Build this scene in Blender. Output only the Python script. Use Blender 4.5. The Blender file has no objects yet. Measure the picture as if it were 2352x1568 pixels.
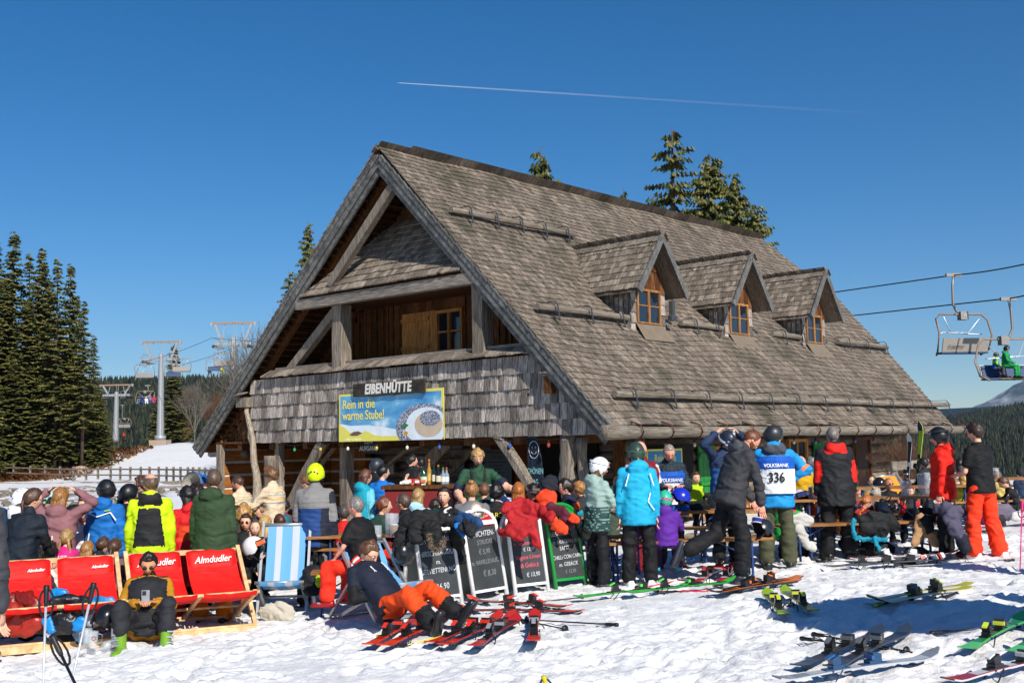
import bpy, math, random
import numpy as np
from mathutils import Vector, Matrix, Euler
random.seed(7)
rng = np.random.default_rng(11)
pi = math.pi
SC = bpy.context.scene
COL = SC.collection

# ------------------------------------------------------------------ camera
FOC, CX, CY = 2529.0, 1176.0, 784.0
_vL = np.array([-2776., -291., -FOC]); _vR = np.array([2324., -191., -FOC])
_vL /= np.linalg.norm(_vL); _vR /= np.linalg.norm(_vR)
_up = np.cross(_vR, _vL); _up /= np.linalg.norm(_up)
_fw = np.array([0, 0, -1.]); _fh = _fw - _up * _fw.dot(_up); _fh /= np.linalg.norm(_fh)
RC = np.array([np.cross(_fh, _up), _fh, _up])          # camera -> world rotation, camera at the origin
cam = bpy.data.cameras.new("camera"); camo = bpy.data.objects.new("camera", cam); COL.objects.link(camo)
cam.sensor_width = 36; cam.lens = FOC / 2352 * 36; cam.clip_start = 0.1; cam.clip_end = 60000
camo.matrix_world = Matrix([list(RC[0]) + [0], list(RC[1]) + [0], list(RC[2]) + [0], [0, 0, 0, 1]])
SC.camera = camo

# ------------------------------------------------------------------ light
SUN_AZ, SUN_EL = math.radians(154), math.radians(37)     # azimuth clockwise from the camera's heading (+Y)
w = bpy.data.worlds.new("World"); SC.world = w; w.use_nodes = True
nt = w.node_tree; nt.nodes.clear()
sky = nt.nodes.new('ShaderNodeTexSky'); sky.sky_type = 'NISHITA'; sky.sun_disc = False
sky.sun_elevation = SUN_EL; sky.sun_rotation = SUN_AZ; sky.altitude = 1500; sky.air_density = 1.0; sky.dust_density = 0.55; sky.ozone_density = 4.0
bg = nt.nodes.new('ShaderNodeBackground'); bg.inputs[1].default_value = 0.086
out = nt.nodes.new('ShaderNodeOutputWorld')
hs = nt.nodes.new('ShaderNodeHueSaturation'); hs.inputs['Saturation'].default_value = 1.33
nt.links.new(sky.outputs[0], hs.inputs['Color']); nt.links.new(hs.outputs[0], bg.inputs[0]); nt.links.new(bg.outputs[0], out.inputs[0])
sl = bpy.data.lights.new("sun", 'SUN'); sl.energy = 4.6; sl.angle = math.radians(0.55); sl.color = (1.0, 0.95, 0.87)
so = bpy.data.objects.new("sun", sl); COL.objects.link(so)
sd = Vector((math.sin(SUN_AZ) * math.cos(SUN_EL), math.cos(SUN_AZ) * math.cos(SUN_EL), math.sin(SUN_EL)))
so.rotation_euler = sd.to_track_quat('Z', 'Y').to_euler(); so.location = (20, -20, 30)
SC.view_settings.view_transform = 'Standard'; SC.view_settings.look = 'None'
SC.view_settings.exposure = 0.27; SC.view_settings.gamma = 1.0; SC.view_settings.use_curve_mapping = False
SC.cycles.max_bounces = 6; SC.cycles.diffuse_bounces = 3; SC.cycles.glossy_bounces = 3; SC.cycles.transmission_bounces = 6
SC.cycles.transparent_max_bounces = 12; SC.cycles.caustics_reflective = False; SC.cycles.caustics_refractive = False
SC.cycles.use_adaptive_sampling = True; SC.cycles.use_denoising = True

# ------------------------------------------------------------------ measuring helpers (2352-wide survey of the site)
def ray(x, y):
    return RC @ np.array([x - CX, CY - y, -FOC])
def atd(x, y, d):
    r = ray(x, y); return Vector(r * d / r[1])

# ------------------------------------------------------------------ numpy noise
def _h(ix, iy, iz, seed):
    n = (ix.astype(np.int64) * 374761393 + iy.astype(np.int64) * 668265263 + iz.astype(np.int64) * 2147483647 + seed * 974711) & 0xffffffff
    n = ((n ^ (n >> 13)) * 1274126177) & 0xffffffff
    n = ((n ^ (n >> 16)) * 2246822519) & 0xffffffff
    return ((n ^ (n >> 15)) & 0xffff) / 32767.5 - 1.0
def noise3(x, y, z, seed=0):
    x0 = np.floor(x); y0 = np.floor(y); z0 = np.floor(z)
    fx = x - x0; fy = y - y0; fz = z - z0
    fx = fx * fx * (3 - 2 * fx); fy = fy * fy * (3 - 2 * fy); fz = fz * fz * (3 - 2 * fz)
    r = 0
    for a in (0, 1):
        wx = fx if a else 1 - fx
        for b in (0, 1):
            wy = fy if b else 1 - fy
            for c in (0, 1):
                r = r + wx * wy * (fz if c else 1 - fz) * _h(x0 + a, y0 + b, z0 + c, seed)
    return r
def noise2(x, y, seed=0):
    x0 = np.floor(x); y0 = np.floor(y); fx = x - x0; fy = y - y0
    fx = fx * fx * (3 - 2 * fx); fy = fy * fy * (3 - 2 * fy); z = np.zeros_like(x0)
    return ((1 - fx) * ((1 - fy) * _h(x0, y0, z, seed) + fy * _h(x0, y0 + 1, z, seed))
            + fx * ((1 - fy) * _h(x0 + 1, y0, z, seed) + fy * _h(x0 + 1, y0 + 1, z, seed)))
def sst(a, b, x):
    t = np.clip((x - a) / (b - a), 0, 1); return t * t * (3 - 2 * t)

# ------------------------------------------------------------------ terrain
def ground_z(x, y):
    x = np.asarray(x, float); y = np.asarray(y, float)
    z = -1.70 + 0.03 * np.clip(x, -9, 11) - 0.18 * sst(10.5, 14.5, y) * sst(0.5, 4, -x)
    left = sst(0, 6, -x - 0.12 * y + 2)                            # the side left of the hut
    zl = -0.55 * sst(25, 90, y) + 4.1 * sst(108, 168, y) * sst(-75, -45, x) + 1.2 * sst(105, 135, y) * (1 - sst(-75, -45, x))
    zl = zl - 22 * sst(185, 330, y) 
    right = 1 - left
    zr = -8 * sst(33, 60, y) - 40 * sst(50, 260, y)
    z = z + left * zl + right * zr
    # wooded hills far behind
    hl = 105 * sst(500, 1500, y) * sst(-1100, -200, -np.abs(x + 560)) 
    hr = 118 * sst(500, 1700, y) * sst(150, 1250, x)
    hm = 60 * sst(700, 1700, y)
    z = z + np.maximum(np.maximum(hl, hr), hm) * sst(450, 900, y)
    return z
def gz(x, y): return float(ground_z(x, y))
def gpt(px, py):
    """where the line of sight through a surveyed point meets the ground"""
    r = ray(px, py); r = r / r[1]; a, b = 3.0, 27.0
    f = lambda d: r[2] * d - gz(r[0] * d, d)
    for _ in range(60):
        m = (a + b) / 2
        if f(m) > 0: a = m
        else: b = m
    return Vector((r[0] * a, a, gz(r[0] * a, a)))
def onground(px, d):
    r = ray(px, 1020); r = r / r[1]; return Vector((r[0] * d, d, gz(r[0] * d, d)))

# ------------------------------------------------------------------ materials
def lin(c):
    if isinstance(c, str):
        c = c.lstrip('#'); c = c if len(c) == 6 else ''.join(q * 2 for q in c); c = [int(c[i:i + 2], 16) / 255 for i in (0, 2, 4)]
        return tuple(((v / 12.92) if v <= 0.04045 else ((v + 0.055) / 1.055) ** 2.4) for v in c)
    return tuple(c)
_mats = {}
class NT:
    def __init__(s, name):
        s.m = bpy.data.materials.new(name); s.m.use_nodes = True; s.t = s.m.node_tree; s.t.nodes.clear()
        s.o = s.n('ShaderNodeOutputMaterial'); s.b = s.n('ShaderNodeBsdfPrincipled'); s.l(s.b.outputs[0], s.o.inputs[0])
    def n(s, k, **kw):
        x = s.t.nodes.new(k)
        for a, b in kw.items(): setattr(x, a, b)
        return x
    def l(s, a, b): s.t.links.new(a, b)
    def tex(s, scale, coord='Object', detail=4, rough=0.55, kind='ShaderNodeTexNoise', off=(0, 0, 0)):
        if not hasattr(s, 'tc'): s.tc = s.n('ShaderNodeTexCoord')
        mp = s.n('ShaderNodeMapping'); s.l(s.tc.outputs[coord], mp.inputs[0])
        sc = scale if hasattr(scale, '__len__') else (scale,) * 3
        mp.inputs['Scale'].default_value = sc; mp.inputs['Location'].default_value = off
        t = s.n(kind); s.l(mp.outputs[0], t.inputs['Vector'])
        if 'Detail' in t.inputs: t.inputs['Detail'].default_value = detail
        if 'Roughness' in t.inputs: t.inputs['Roughness'].default_value = rough
        t.inputs['Scale'].default_value = 1
        return t
    def ramp(s, fac, stops):
        r = s.n('ShaderNodeValToRGB'); e = r.color_ramp.elements
        while len(e) < len(stops): e.new(0.5)
        for k, (p, c) in enumerate(stops): e[k].position = p; e[k].color = (*lin(c), 1) if not isinstance(c, (int, float)) else (c, c, c, 1)
        s.l(fac, r.inputs[0]); return r.outputs[0]
    def mix(s, fac, a, b, mode='MIX'):
        x = s.n('ShaderNodeMix', data_type='RGBA', blend_type=mode)
        for v, i in ((fac, 0), (a, 6), (b, 7)):
            if hasattr(v, 'is_output'): s.l(v, x.inputs[i])
            elif i == 0: x.inputs[0].default_value = v
            else: x.inputs[i].default_value = (*lin(v), 1)
        return x.outputs[2]
    def bump(s, h, dist=0.01, strength=0.6):
        b = s.n('ShaderNodeBump'); b.inputs['Distance'].default_value = dist; b.inputs['Strength'].default_value = strength
        s.l(h, b.inputs['Height']); s.l(b.outputs[0], s.b.inputs['Normal']); return b
def mat(name, col, rough=0.6, metal=0.0, var=0.12, scale=8, bump=0.0, coat=0, spec=0.5, trans=0, ior=1.45, alpha=1, emit=None, bscale=None, sheen=0):
    key = (name, str(col), rough, metal, var, str(scale), bump, trans, alpha)
    if key in _mats: return _mats[key]
    s = NT(name); c = lin(col); s.b.inputs['Roughness'].default_value = rough; s.b.inputs['Metallic'].default_value = metal
    s.b.inputs['Specular IOR Level'].default_value = spec; s.b.inputs['IOR'].default_value = ior
    s.b.inputs['Transmission Weight'].default_value = trans; s.b.inputs['Alpha'].default_value = alpha; s.b.inputs['Coat Weight'].default_value = coat
    s.b.inputs['Sheen Weight'].default_value = sheen
    if var > 0:
        t = s.tex(scale, detail=3); d = tuple(v * (1 - var) for v in c); e = tuple(min(1, v * (1 + var) + 0.01 * var) for v in c)
        s.l(s.ramp(t.outputs[0], [(0.3, d), (0.7, e)]), s.b.inputs['Base Color'])
    else: s.b.inputs['Base Color'].default_value = (*c, 1)
    if bump:
        t = s.tex(bscale or (22, 22, 14), detail=4); s.bump(t.outputs[0], bump, 0.8)
    _mats[key] = s.m; return s.m
def fab(col, rough=0.75, bump=0.012):
    key = ('fab', str(col), rough)
    if key in _mats: return _mats[key]
    s = NT('fabric'); c = lin(col); t = s.tex((7, 7, 12), detail=4, rough=.6); t.noise_type = 'RIDGED_MULTIFRACTAL'; t.inputs['Distortion'].default_value = .6; t2 = s.tex(5, detail=5)
    s.l(s.ramp(t2.outputs[0], [(.3, tuple(v * .82 for v in c)), (.7, tuple(min(1, v * 1.1 + .004) for v in c))]), s.b.inputs['Base Color']); s.b.inputs['Roughness'].default_value = rough; s.b.inputs['Specular IOR Level'].default_value = .3
    s.bump(t.outputs[0], .022, .75); _mats[key] = s.m; return s.m
def plas(col, rough=0.3): return mat('plastic', col, rough, var=0.06, scale=20, coat=0.2)
def metal(col='#b8bcc0', rough=0.35, m=0.9): return mat('metal', col, rough, metal=m, var=0.1, scale=14)
def skin(col='#e0a98c'): return mat('skin', col, 0.5, var=0.12, scale=18, bump=0.002)
def glow(col): return mat('lens', col, 0.08, var=0.1, coat=1)
def wood(name, dark, mid, light, scale, island=0.35, bump=0.01, rough=0.85, stain=None):
    """weathered wood; scale is small along the grain"""
    key = (name, dark, mid, light, str(scale), island, stain)
    if key in _mats: return _mats[key]
    s = NT(name); t = s.tex(scale, detail=6, rough=0.65); t2 = s.tex(tuple(v * 0.13 for v in scale), detail=3)
    c = s.ramp(t.outputs[0], [(0.25, dark), (0.48, mid), (0.75, light)])
    geo = s.n('ShaderNodeNewGeometry')
    r = s.ramp(geo.outputs['Random Per Island'], [(0.0, 1 - island), (0.55, 1.0 - island * 0.2), (1.0, 1 + island * 0.8)])
    c = s.mix(1.0, c, r, 'MULTIPLY')
    r2 = s.ramp(t2.outputs[0], [(0.3, 0.72), (0.7, 1.15)]); c = s.mix(1.0, c, r2, 'MULTIPLY')
    if stain:
        t3 = s.tex((0.9, 0.9, 0.6), detail=5, rough=0.7); m = s.ramp(t3.outputs[0], [(0.52, 0.0), (0.66, 1.0)])
        c = s.mix(m, c, s.mix(1.0, stain, s.ramp(t.outputs[0], [(0.2, 0.35), (0.8, 1.1)]), 'MULTIPLY'))
    s.l(c, s.b.inputs['Base Color']); s.b.inputs['Roughness'].default_value = rough; s.b.inputs['Specular IOR Level'].default_value = 0.2
    s.bump(t.outputs[0], bump, 0.9); _mats[key] = s.m; return s.m

# ------------------------------------------------------------------ mesh builder
def frame(d, up=(0, 0, 1)):
    d = Vector(d).normalized(); u = Vector(up)
    if abs(d.dot(u.normalized())) > 0.98: u = Vector((1, 0, 0)) if abs(d.x) < 0.9 else Vector((0, 1, 0))
    x = d.cross(u).normalized(); z = x.cross(d).normalized(); return x, d, z
class MB:
    def __init__(s): s.v = []; s.f = []; s.m = []; s.sm = []
    def add(s, vs, fs, m=0, smooth=False):
        k = len(s.v); s.v += [tuple(p) for p in vs]
        for f in fs: s.f.append(tuple(i + k for i in f)); s.m.append(m); s.sm.append(smooth)
        return s
    def obox(s, c, x, y, z, m=0):
        c, x, y, z = map(Vector, (c, x, y, z))
        vs = [c + x * a + y * b + z * e for a in (-1, 1) for b in (-1, 1) for e in (-1, 1)]
        return s.add(vs, [(0, 1, 3, 2), (4, 6, 7, 5), (0, 4, 5, 1), (2, 3, 7, 6), (0, 2, 6, 4), (1, 5, 7, 3)], m)
    def box(s, p0, p1, m=0):
        p0, p1 = Vector(p0), Vector(p1); h = (p1 - p0) / 2
        return s.obox((p0 + p1) / 2, (abs(h.x), 0, 0), (0, abs(h.y), 0), (0, 0, abs(h.z)), m)
    def beam(s, a, b, w, h, m=0, up=(0, 0, 1), ext=0):
        a, b = Vector(a), Vector(b); x, d, z = frame(b - a, up); L = (b - a).length / 2 + ext
        return s.obox((a + b) / 2, x * w / 2, d * L, z * h / 2, m)
    def tube(s, pts, r, seg=8, m=0, cap=True, flat=1.0, up=(0, 0, 1), smooth=True, jit=0, seed=1):
        pts = [Vector(p) for p in pts]; n = len(pts); rr = r if hasattr(r, '__len__') else [r] * n
        vs = []; rd = random.Random(seed)
        for i, p in enumerate(pts):
            d = (pts[min(i + 1, n - 1)] - pts[max(i - 1, 0)])
            x, _, z = frame(d if d.length > 1e-9 else (0, 0, 1), up)
            for k in range(seg):
                a = 2 * pi * k / seg; q = rr[i] * (1 + (rd.uniform(-jit, jit) if jit else 0))
                vs.append(p + x * math.cos(a) * q + z * math.sin(a) * q * flat)
        fs = [(i * seg + k, i * seg + (k + 1) % seg, (i + 1) * seg + (k + 1) % seg, (i + 1) * seg + k) for i in range(n - 1) for k in range(seg)]
        if cap: fs += [tuple(range(seg))[::-1], tuple((n - 1) * seg + k for k in range(seg))]
        return s.add(vs, fs, m, smooth)
    def loft(s, rings, m=0, cap=True, smooth=True):
        """rings: list of equal-length point lists"""
        seg = len(rings[0]); n = len(rings); vs = [p for r in rings for p in r]
        fs = [(i * seg + k, i * seg + (k + 1) % seg, (i + 1) * seg + (k + 1) % seg, (i + 1) * seg + k) for i in range(n - 1) for k in range(seg)]
        if cap: fs += [tuple(range(seg))[::-1], tuple((n - 1) * seg + k for k in range(seg))]
        return s.add(vs, fs, m, smooth)
    def lathe(s, prof, seg=16, m=0, c=(0, 0, 0), axis=(0, 0, 1), smooth=True, cap=True):
        c = Vector(c); x, d, z = frame(axis); 
        return s.loft([[c + d * h + x * r * math.cos(2 * pi * k / seg) + z * r * math.sin(2 * pi * k / seg) for k in range(seg)] for r, h in prof], m, cap, smooth)
    def ell(s, c, r, seg=12, rings=8, m=0, R=None, a0=0.0, a1=1.0):
        c = Vector(c); r = r if hasattr(r, '__len__') else (r,) * 3; rg = []
        for i in range(rings + 1):
            t = pi * (a0 + (a1 - a0) * i / rings); q = max(math.sin(t), 1e-3)
            ring = [Vector((r[0] * q * math.cos(2 * pi * k / seg), r[1] * q * math.sin(2 * pi * k / seg), r[2] * math.cos(t))) for k in range(seg)]
            rg.append([c + (R @ p if R else p) for p in ring])
        return s.loft(rg[::-1], m)
    def quad(s, a, b, c, d, m=0): return s.add([a, b, c, d], [(0, 1, 2, 3)], m)
    def prism(s, poly, depth, M=None, m=0):
        """poly in local xz, extruded along +y by depth, transformed by M"""
        n = len(poly); vs = [Vector((p[0], 0, p[1])) for p in poly] + [Vector((p[0], depth, p[1])) for p in poly]
        if M: vs = [M @ v for v in vs]
        return s.add(vs, [tuple(range(n)), tuple(range(n, 2 * n))[::-1]] + [(i, i + n, (i + 1) % n + n, (i + 1) % n) for i in range(n)], m)
    def build(s, name, mats, parent=None, loc=None):
        me = bpy.data.meshes.new(name); me.from_pydata(s.v, [], s.f)
        for mm in (mats if isinstance(mats, (list, tuple)) else [mats]): me.materials.append(mm)
        me.polygons.foreach_set('material_index', s.m); me.polygons.foreach_set('use_smooth', s.sm); me.update()
        return link(name, me, parent, loc)
def link(name, me, parent=None, loc=None):
    o = bpy.data.objects.new(name, me); COL.objects.link(o)
    if parent: o.parent = parent
    if loc is not None: o.location = loc
    return o
def tag(o, label=None, cat=None, group=None, kind=None):
    for k, v in (('label', label), ('category', cat), ('group', group), ('kind', kind)):
        if v: o[k] = v
    return o
def empty(name, loc=(0, 0, 0), rz=0, label=None, cat=None, group=None):
    o = bpy.data.objects.new(name, None); o.empty_display_size = 0.1; COL.objects.link(o); o.location = loc; o.rotation_euler = (0, 0, rz)
    return tag(o, label, cat, group)
def npmesh(name, V, Fq, mats, parent=None, smooth=True, mi=None):
    me = bpy.data.meshes.new(name); V = np.asarray(V, np.float32); Fq = np.asarray(Fq, np.int32); k = Fq.shape[1]
    me.vertices.add(len(V)); me.vertices.foreach_set('co', V.ravel())
    me.loops.add(Fq.size); me.loops.foreach_set('vertex_index', Fq.ravel())
    me.polygons.add(len(Fq)); me.polygons.foreach_set('loop_start', np.arange(0, Fq.size, k, dtype=np.int32))
    me.polygons.foreach_set('loop_total', np.full(len(Fq), k, np.int32))
    for mm in (mats if isinstance(mats, (list, tuple)) else [mats]): me.materials.append(mm)
    if mi is not None: me.polygons.foreach_set('material_index', np.asarray(mi, np.int32))
    me.polygons.foreach_set('use_smooth', np.full(len(Fq), smooth, bool)); me.update(calc_edges=True); me.validate()
    return link(name, me, parent)
_tc = {}
def text(s, size, m, parent, M, name='lettering', sx=1.0, shear=0.0, thick=0.0015, align='CENTER', sp=1.0, bold=0.0, hand=0):
    """writing as a thin mesh lying in the plane of M (x right, y up, z out)"""
    cu = bpy.data.curves.new(name, 'FONT'); cu.body = s; cu.size = size; cu.shear = shear; cu.align_x = align; cu.align_y = 'CENTER'
    cu.extrude = thick; cu.space_character = sp; cu.offset = bold; cu.resolution_u = 3
    t = bpy.data.objects.new('tmp_text', cu); COL.objects.link(t)
    bpy.context.view_layer.update(); dg = bpy.context.evaluated_depsgraph_get()
    me = bpy.data.meshes.new_from_object(t.evaluated_get(dg)); bpy.data.objects.remove(t); bpy.data.curves.remove(cu)
    me.name = name; me.materials.clear(); me.materials.append(m); me.transform(Matrix.Diagonal((sx, 1, 1, 1)))
    if hand:
        k = len(s)
        for v in me.vertices: q = v.co.x / size; v.co.y += hand * size * (math.sin(q * 2.1 + k) + .6 * math.sin(q * 5.3 + k * 2)); v.co.x += hand * size * .7 * math.sin(v.co.y / size * 4 + q * 3)
    me.transform(M)
    return link(name, me, parent)
def mtx(o, x, y, z=None):
    x = Vector(x).normalized(); y = Vector(y).normalized(); z = x.cross(y)
    return Matrix([[x[0], y[0], z[0], o[0]], [x[1], y[1], z[1], o[1]], [x[2], y[2], z[2], o[2]], [0, 0, 0, 1]])
# ------------------------------------------------------------------ the ground sheet
def axis_vals(segs):
    out_ = [segs[0][0]]
    for a, b, st0, st1 in segs:
        n = max(1, int(round(abs(b - a) / ((st0 + st1) / 2)))); t = np.linspace(0, 1, n + 1)[1:]
        if abs(st1 - st0) > 1e-6:
            k = st1 / st0; u = (k ** t - 1) / (k - 1)
        else: u = t
        out_ += list(a + (b - a) * u)
    return np.array(out_)
GRD = {}
def surf(x, y):
    i = min(np.searchsorted(GRD['xs'], x), len(GRD['xs']) - 1); j = min(np.searchsorted(GRD['ys'], y), len(GRD['ys']) - 1); return float(GRD['Z'][j, i])
def build_ground():
    xs = axis_vals([(-9000, -300, 600, 40), (-300, -40, 30, 1.6), (-40, -9, 1.4, .12), (-9, -6.4, .1, .032), (-6.4, 7.4, .032, .032), (7.4, 10.5, .035, .1), (10.5, 40, .12, 2), (40, 300, 3, 40), (300, 9000, 40, 600)])
    ys = axis_vals([(-60, 4, 12, .3), (4, 7.2, .12, .03), (7.2, 16.5, .028, .034), (16.5, 30, .036, .2), (30, 170, .3, 1.6), (170, 400, 2, 12), (400, 2500, 14, 40), (2500, 14000, 50, 900)])
    X, Y = np.meshgrid(xs, ys); Z = ground_z(X, Y)
    near = sst(3, 6, Y) * (1 - sst(40, 120, Y)) * (1 - sst(30, 60, np.abs(X)))
    def nz(f, ang, sd_, wx=0, wy=0): c_, s_ = math.cos(ang), math.sin(ang); return noise2((X * c_ + Y * s_) * f + wx, (Y * c_ - X * s_) * f * .9 + wy, sd_)
    a = nz(.9, .4, 3); b = nz(2.9, 1.1, 4, a * .8, -a * .5); c = nz(6.3, 2.0, 5, b * .8, a); d = nz(13.5, .7, 6, c * .5, b); e = nz(25, 1.6, 7, d * .5)
    lump = 0.022 * a + 0.024 * b + 0.026 * (np.abs(c) * 1.5 - .4) + 0.014 * (1 - np.abs(d) * 2) + .009 * e
    tramp = 0.45 + 0.6 * sst(-.5, .5, nz(.4, .2, 9)); Z = Z + lump * near * tramp * .95
    pr = random.Random(77)
    for _ in range(900):                                               # boot prints, deepest in the soft places
        x0, y0 = pr.uniform(-6.5, 7.6), 7 + 9.5 * pr.random() ** .8; an = pr.uniform(0, pi); L_, W_ = pr.uniform(.12, .18), pr.uniform(.05, .07)
        i0, i1 = np.searchsorted(xs, (x0 - .25, x0 + .25)); j0, j1 = np.searchsorted(ys, (y0 - .25, y0 + .25)); dx, dy = X[j0:j1, i0:i1] - x0, Y[j0:j1, i0:i1] - y0
        u, v = dx * math.cos(an) + dy * math.sin(an), dy * math.cos(an) - dx * math.sin(an); q = (u / L_) ** 4 + (v / W_) ** 4; Z[j0:j1, i0:i1] += -.035 * np.exp(-q) + .014 * np.exp(-(((u / L_) ** 2 + (v / W_) ** 2) ** .5 - 1.35) ** 2 * 9)
    mid = sst(25, 60, Y) * (1 - sst(200, 400, Y)); Z = Z + mid * 0.18 * noise2(X * .35, Y * .35, 12)
    far = sst(420, 900, Y); Z = Z + far * (14 * noise2(X / 260, Y / 260, 20) + 5 * noise2(X / 80, Y / 80, 21)) * (1 - sst(3500, 6000, Y))
    ny, nx = X.shape; V = np.stack([X, Y, Z], -1).reshape(-1, 3)
    i = np.arange(ny - 1)[:, None] * nx + np.arange(nx - 1)[None]; Fq = np.stack([i, i + 1, i + nx + 1, i + nx], -1).reshape(-1, 4)
    s = NT('snow_ground')
    t1 = s.tex(26, detail=6, rough=.6); t2 = s.tex(1.3, detail=5)
    snow = s.ramp(t2.outputs[0], [(0.3, (0.72, .715, .71)), (0.7, (.82, .81, .80))])
    # bare earth with leaves, stones and gravel
    e1 = s.tex(1.1, detail=8, rough=.75); earth = s.ramp(e1.outputs[0], [(0.3, '#3a2c1e'), (.5, '#7d5c3e'), (.7, '#a5845c')])
    g1 = s.tex(9, detail=5, rough=.8); grav = s.ramp(g1.outputs[0], [(.3, '#57493b'), (.55, '#a8957c'), (.8, '#c9bba3')])
    va = s.n('ShaderNodeVertexColor', layer_name='cover'); sp = s.n('ShaderNodeSeparateColor'); s.l(va.outputs[0], sp.inputs[0])
    n3 = s.tex(0.55, detail=9, rough=.72)
    def edge(ch, lo=.42, hi=.5):
        ad = s.n('ShaderNodeMath', operation='ADD'); s.l(sp.outputs[ch], ad.inputs[0]); mu = s.n('ShaderNodeMath', operation='MULTIPLY_ADD')
        s.l(n3.outputs[0], mu.inputs[0]); mu.inputs[1].default_value = 1.6; mu.inputs[2].default_value = -.8; s.l(mu.outputs[0], ad.inputs[1])
        return s.ramp(ad.outputs[0], [(lo, 0.0), (hi, 1.0)])
    c = s.mix(edge(0), snow, earth); c = s.mix(edge(1), c, grav); 
    fr = s.ramp(s.tex(.05, detail=6).outputs[0], [(.3, '#15201a'), (.7, '#2b3324')]); c = s.mix(sp.outputs[2], c, fr)
    s.l(c, s.b.inputs['Base Color']); s.b.inputs['Roughness'].default_value = .55; s.b.inputs['Specular IOR Level'].default_value = .25
    s.b.inputs['Subsurface Weight'].default_value = 0.0
    s.bump(t1.outputs[0], 0.02, .7)
    o = npmesh('ground', V, Fq, s.m); tag(o, kind='structure'); GRD.update(xs=xs, ys=ys, Z=Z)
    Xf, Yf = X.ravel(), Y.ravel()
    px = CX + FOC * Xf / np.maximum(Yf, 1)
    earthm = sst(100, 112, Yf) * (1 - sst(175, 190, Yf)) * (1 - sst(-54, -40, Xf + .12 * (Yf - 110)))
    earthm = np.maximum(earthm, sst(180, 200, Yf) * (1 - sst(380, 460, Yf)) * .9)
    path = np.exp(-((Yf - (96 - .5 * (Xf + 30))) / 3.2) ** 2) * (Xf < -5) * .62
    stones = sst(42, 52, Yf) * (1 - sst(86, 94, Yf)) * sst(14, 22, -Xf + 0 * Yf) * .42
    under = np.exp(-(((Xf - 3.5) / 2.2) ** 2 + ((Yf - 18.2) / 1.3) ** 2)) * .9        # trodden gravel by the side door
    hutfl = ((Yf > 22) & (Yf < 36) & (np.abs(Xf) < 9) & (Xf < 3)) * .8
    rgt = sst(33, 40, Yf) * (Xf > -3) * 1.0
    col = np.stack([np.maximum(earthm, rgt * (1 - sst(300, 420, Yf))), np.maximum.reduce([path, stones, under, hutfl]), sst(380, 480, Yf), np.ones_like(Xf)], -1)
    ca = o.data.color_attributes.new('cover', 'FLOAT_COLOR', 'POINT'); ca.data.foreach_set('color', col.astype(np.float32).ravel())
    return o
build_ground()

# a limestone mountain far away to the right
def build_mountain():
    xs = np.linspace(2500, 9500, 220); ys = np.linspace(7000, 11500, 90); X, Y = np.meshgrid(xs, ys)
    ridge = 60 + 520 * sst(3000, 4900, X) + 260 * sst(5200, 8200, X); prof = np.exp(-((Y - 9000) / 1300) ** 2)
    rn = sum(noise2(X / s_, Y / s_, 30 + k) * a_ for k, (s_, a_) in enumerate([(900, 90), (380, 60), (150, 34), (60, 14)]))
    Z = np.maximum(-500 + (500 + ridge + rn) * prof, -60); ny, nx = X.shape
    i = np.arange(ny - 1)[:, None] * nx + np.arange(nx - 1)[None]; Fq = np.stack([i, i + 1, i + nx + 1, i + nx], -1).reshape(-1, 4)
    s = NT('mountain'); t = s.tex((1 / 160., 1 / 160., 1 / 90.), detail=10, rough=.75); t2 = s.tex((1 / 500.,) * 3, detail=8, rough=.6)
    rock = s.ramp(t.outputs[0], [(.35, '#45505a'), (.5, '#8d8f90'), (.62, '#c9cdd2')]); wd = s.ramp(t2.outputs[0], [(.42, 0.0), (.56, 1.0)])
    s.l(s.mix(wd, rock, '#26343a'), s.b.inputs['Base Color']); s.b.inputs['Roughness'].default_value = .9
    tag(npmesh('mountain', np.stack([X, Y, Z], -1).reshape(-1, 3), Fq, s.m), kind='structure')
build_mountain()
# ------------------------------------------------------------------ the hut (local frame: X = -u along the gable, Y = v along the ridge, z up)
P0 = atd(1395, 972, 19.0)
HUT_RZ = math.atan2(-0.67437157, 0.73839216)
G_ = Vector((-0.73839216, 0.67437157, 0)); R_ = Vector((0.67437157, 0.73839216, 0))
def hl(u, v, z): return Vector((-u, v, z))
def hw(u, v, z): return Vector((P0.x, P0.y, 0)) + R_ * .22 + G_ * u + R_ * v + Vector((0, 0, z))
HO = Vector((P0.x, P0.y, 0)) + R_ * .22
hut = empty('mountain_hut', HO, HUT_RZ, 'weathered wooden mountain hut with a steep shingle roof, three dormers and an open gable', 'hut')
def uz(x, y, v):      # surveyed point on a plane parallel to the gable
    r = ray(x, y); t = (Vector((P0.x, P0.y, 0)) + R_ * v).dot(R_) / Vector(r).dot(R_); p = Vector(r) * t; q = p - Vector((P0.x, P0.y, 0)); return q.dot(G_), p.z
GR = -1.75            # ground level at the hut
W_ROOF = wood('roof_shingle_wood', '#47403a', '#7a6f63', '#a09486', (14, 14, 14), .38, .006)
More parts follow.
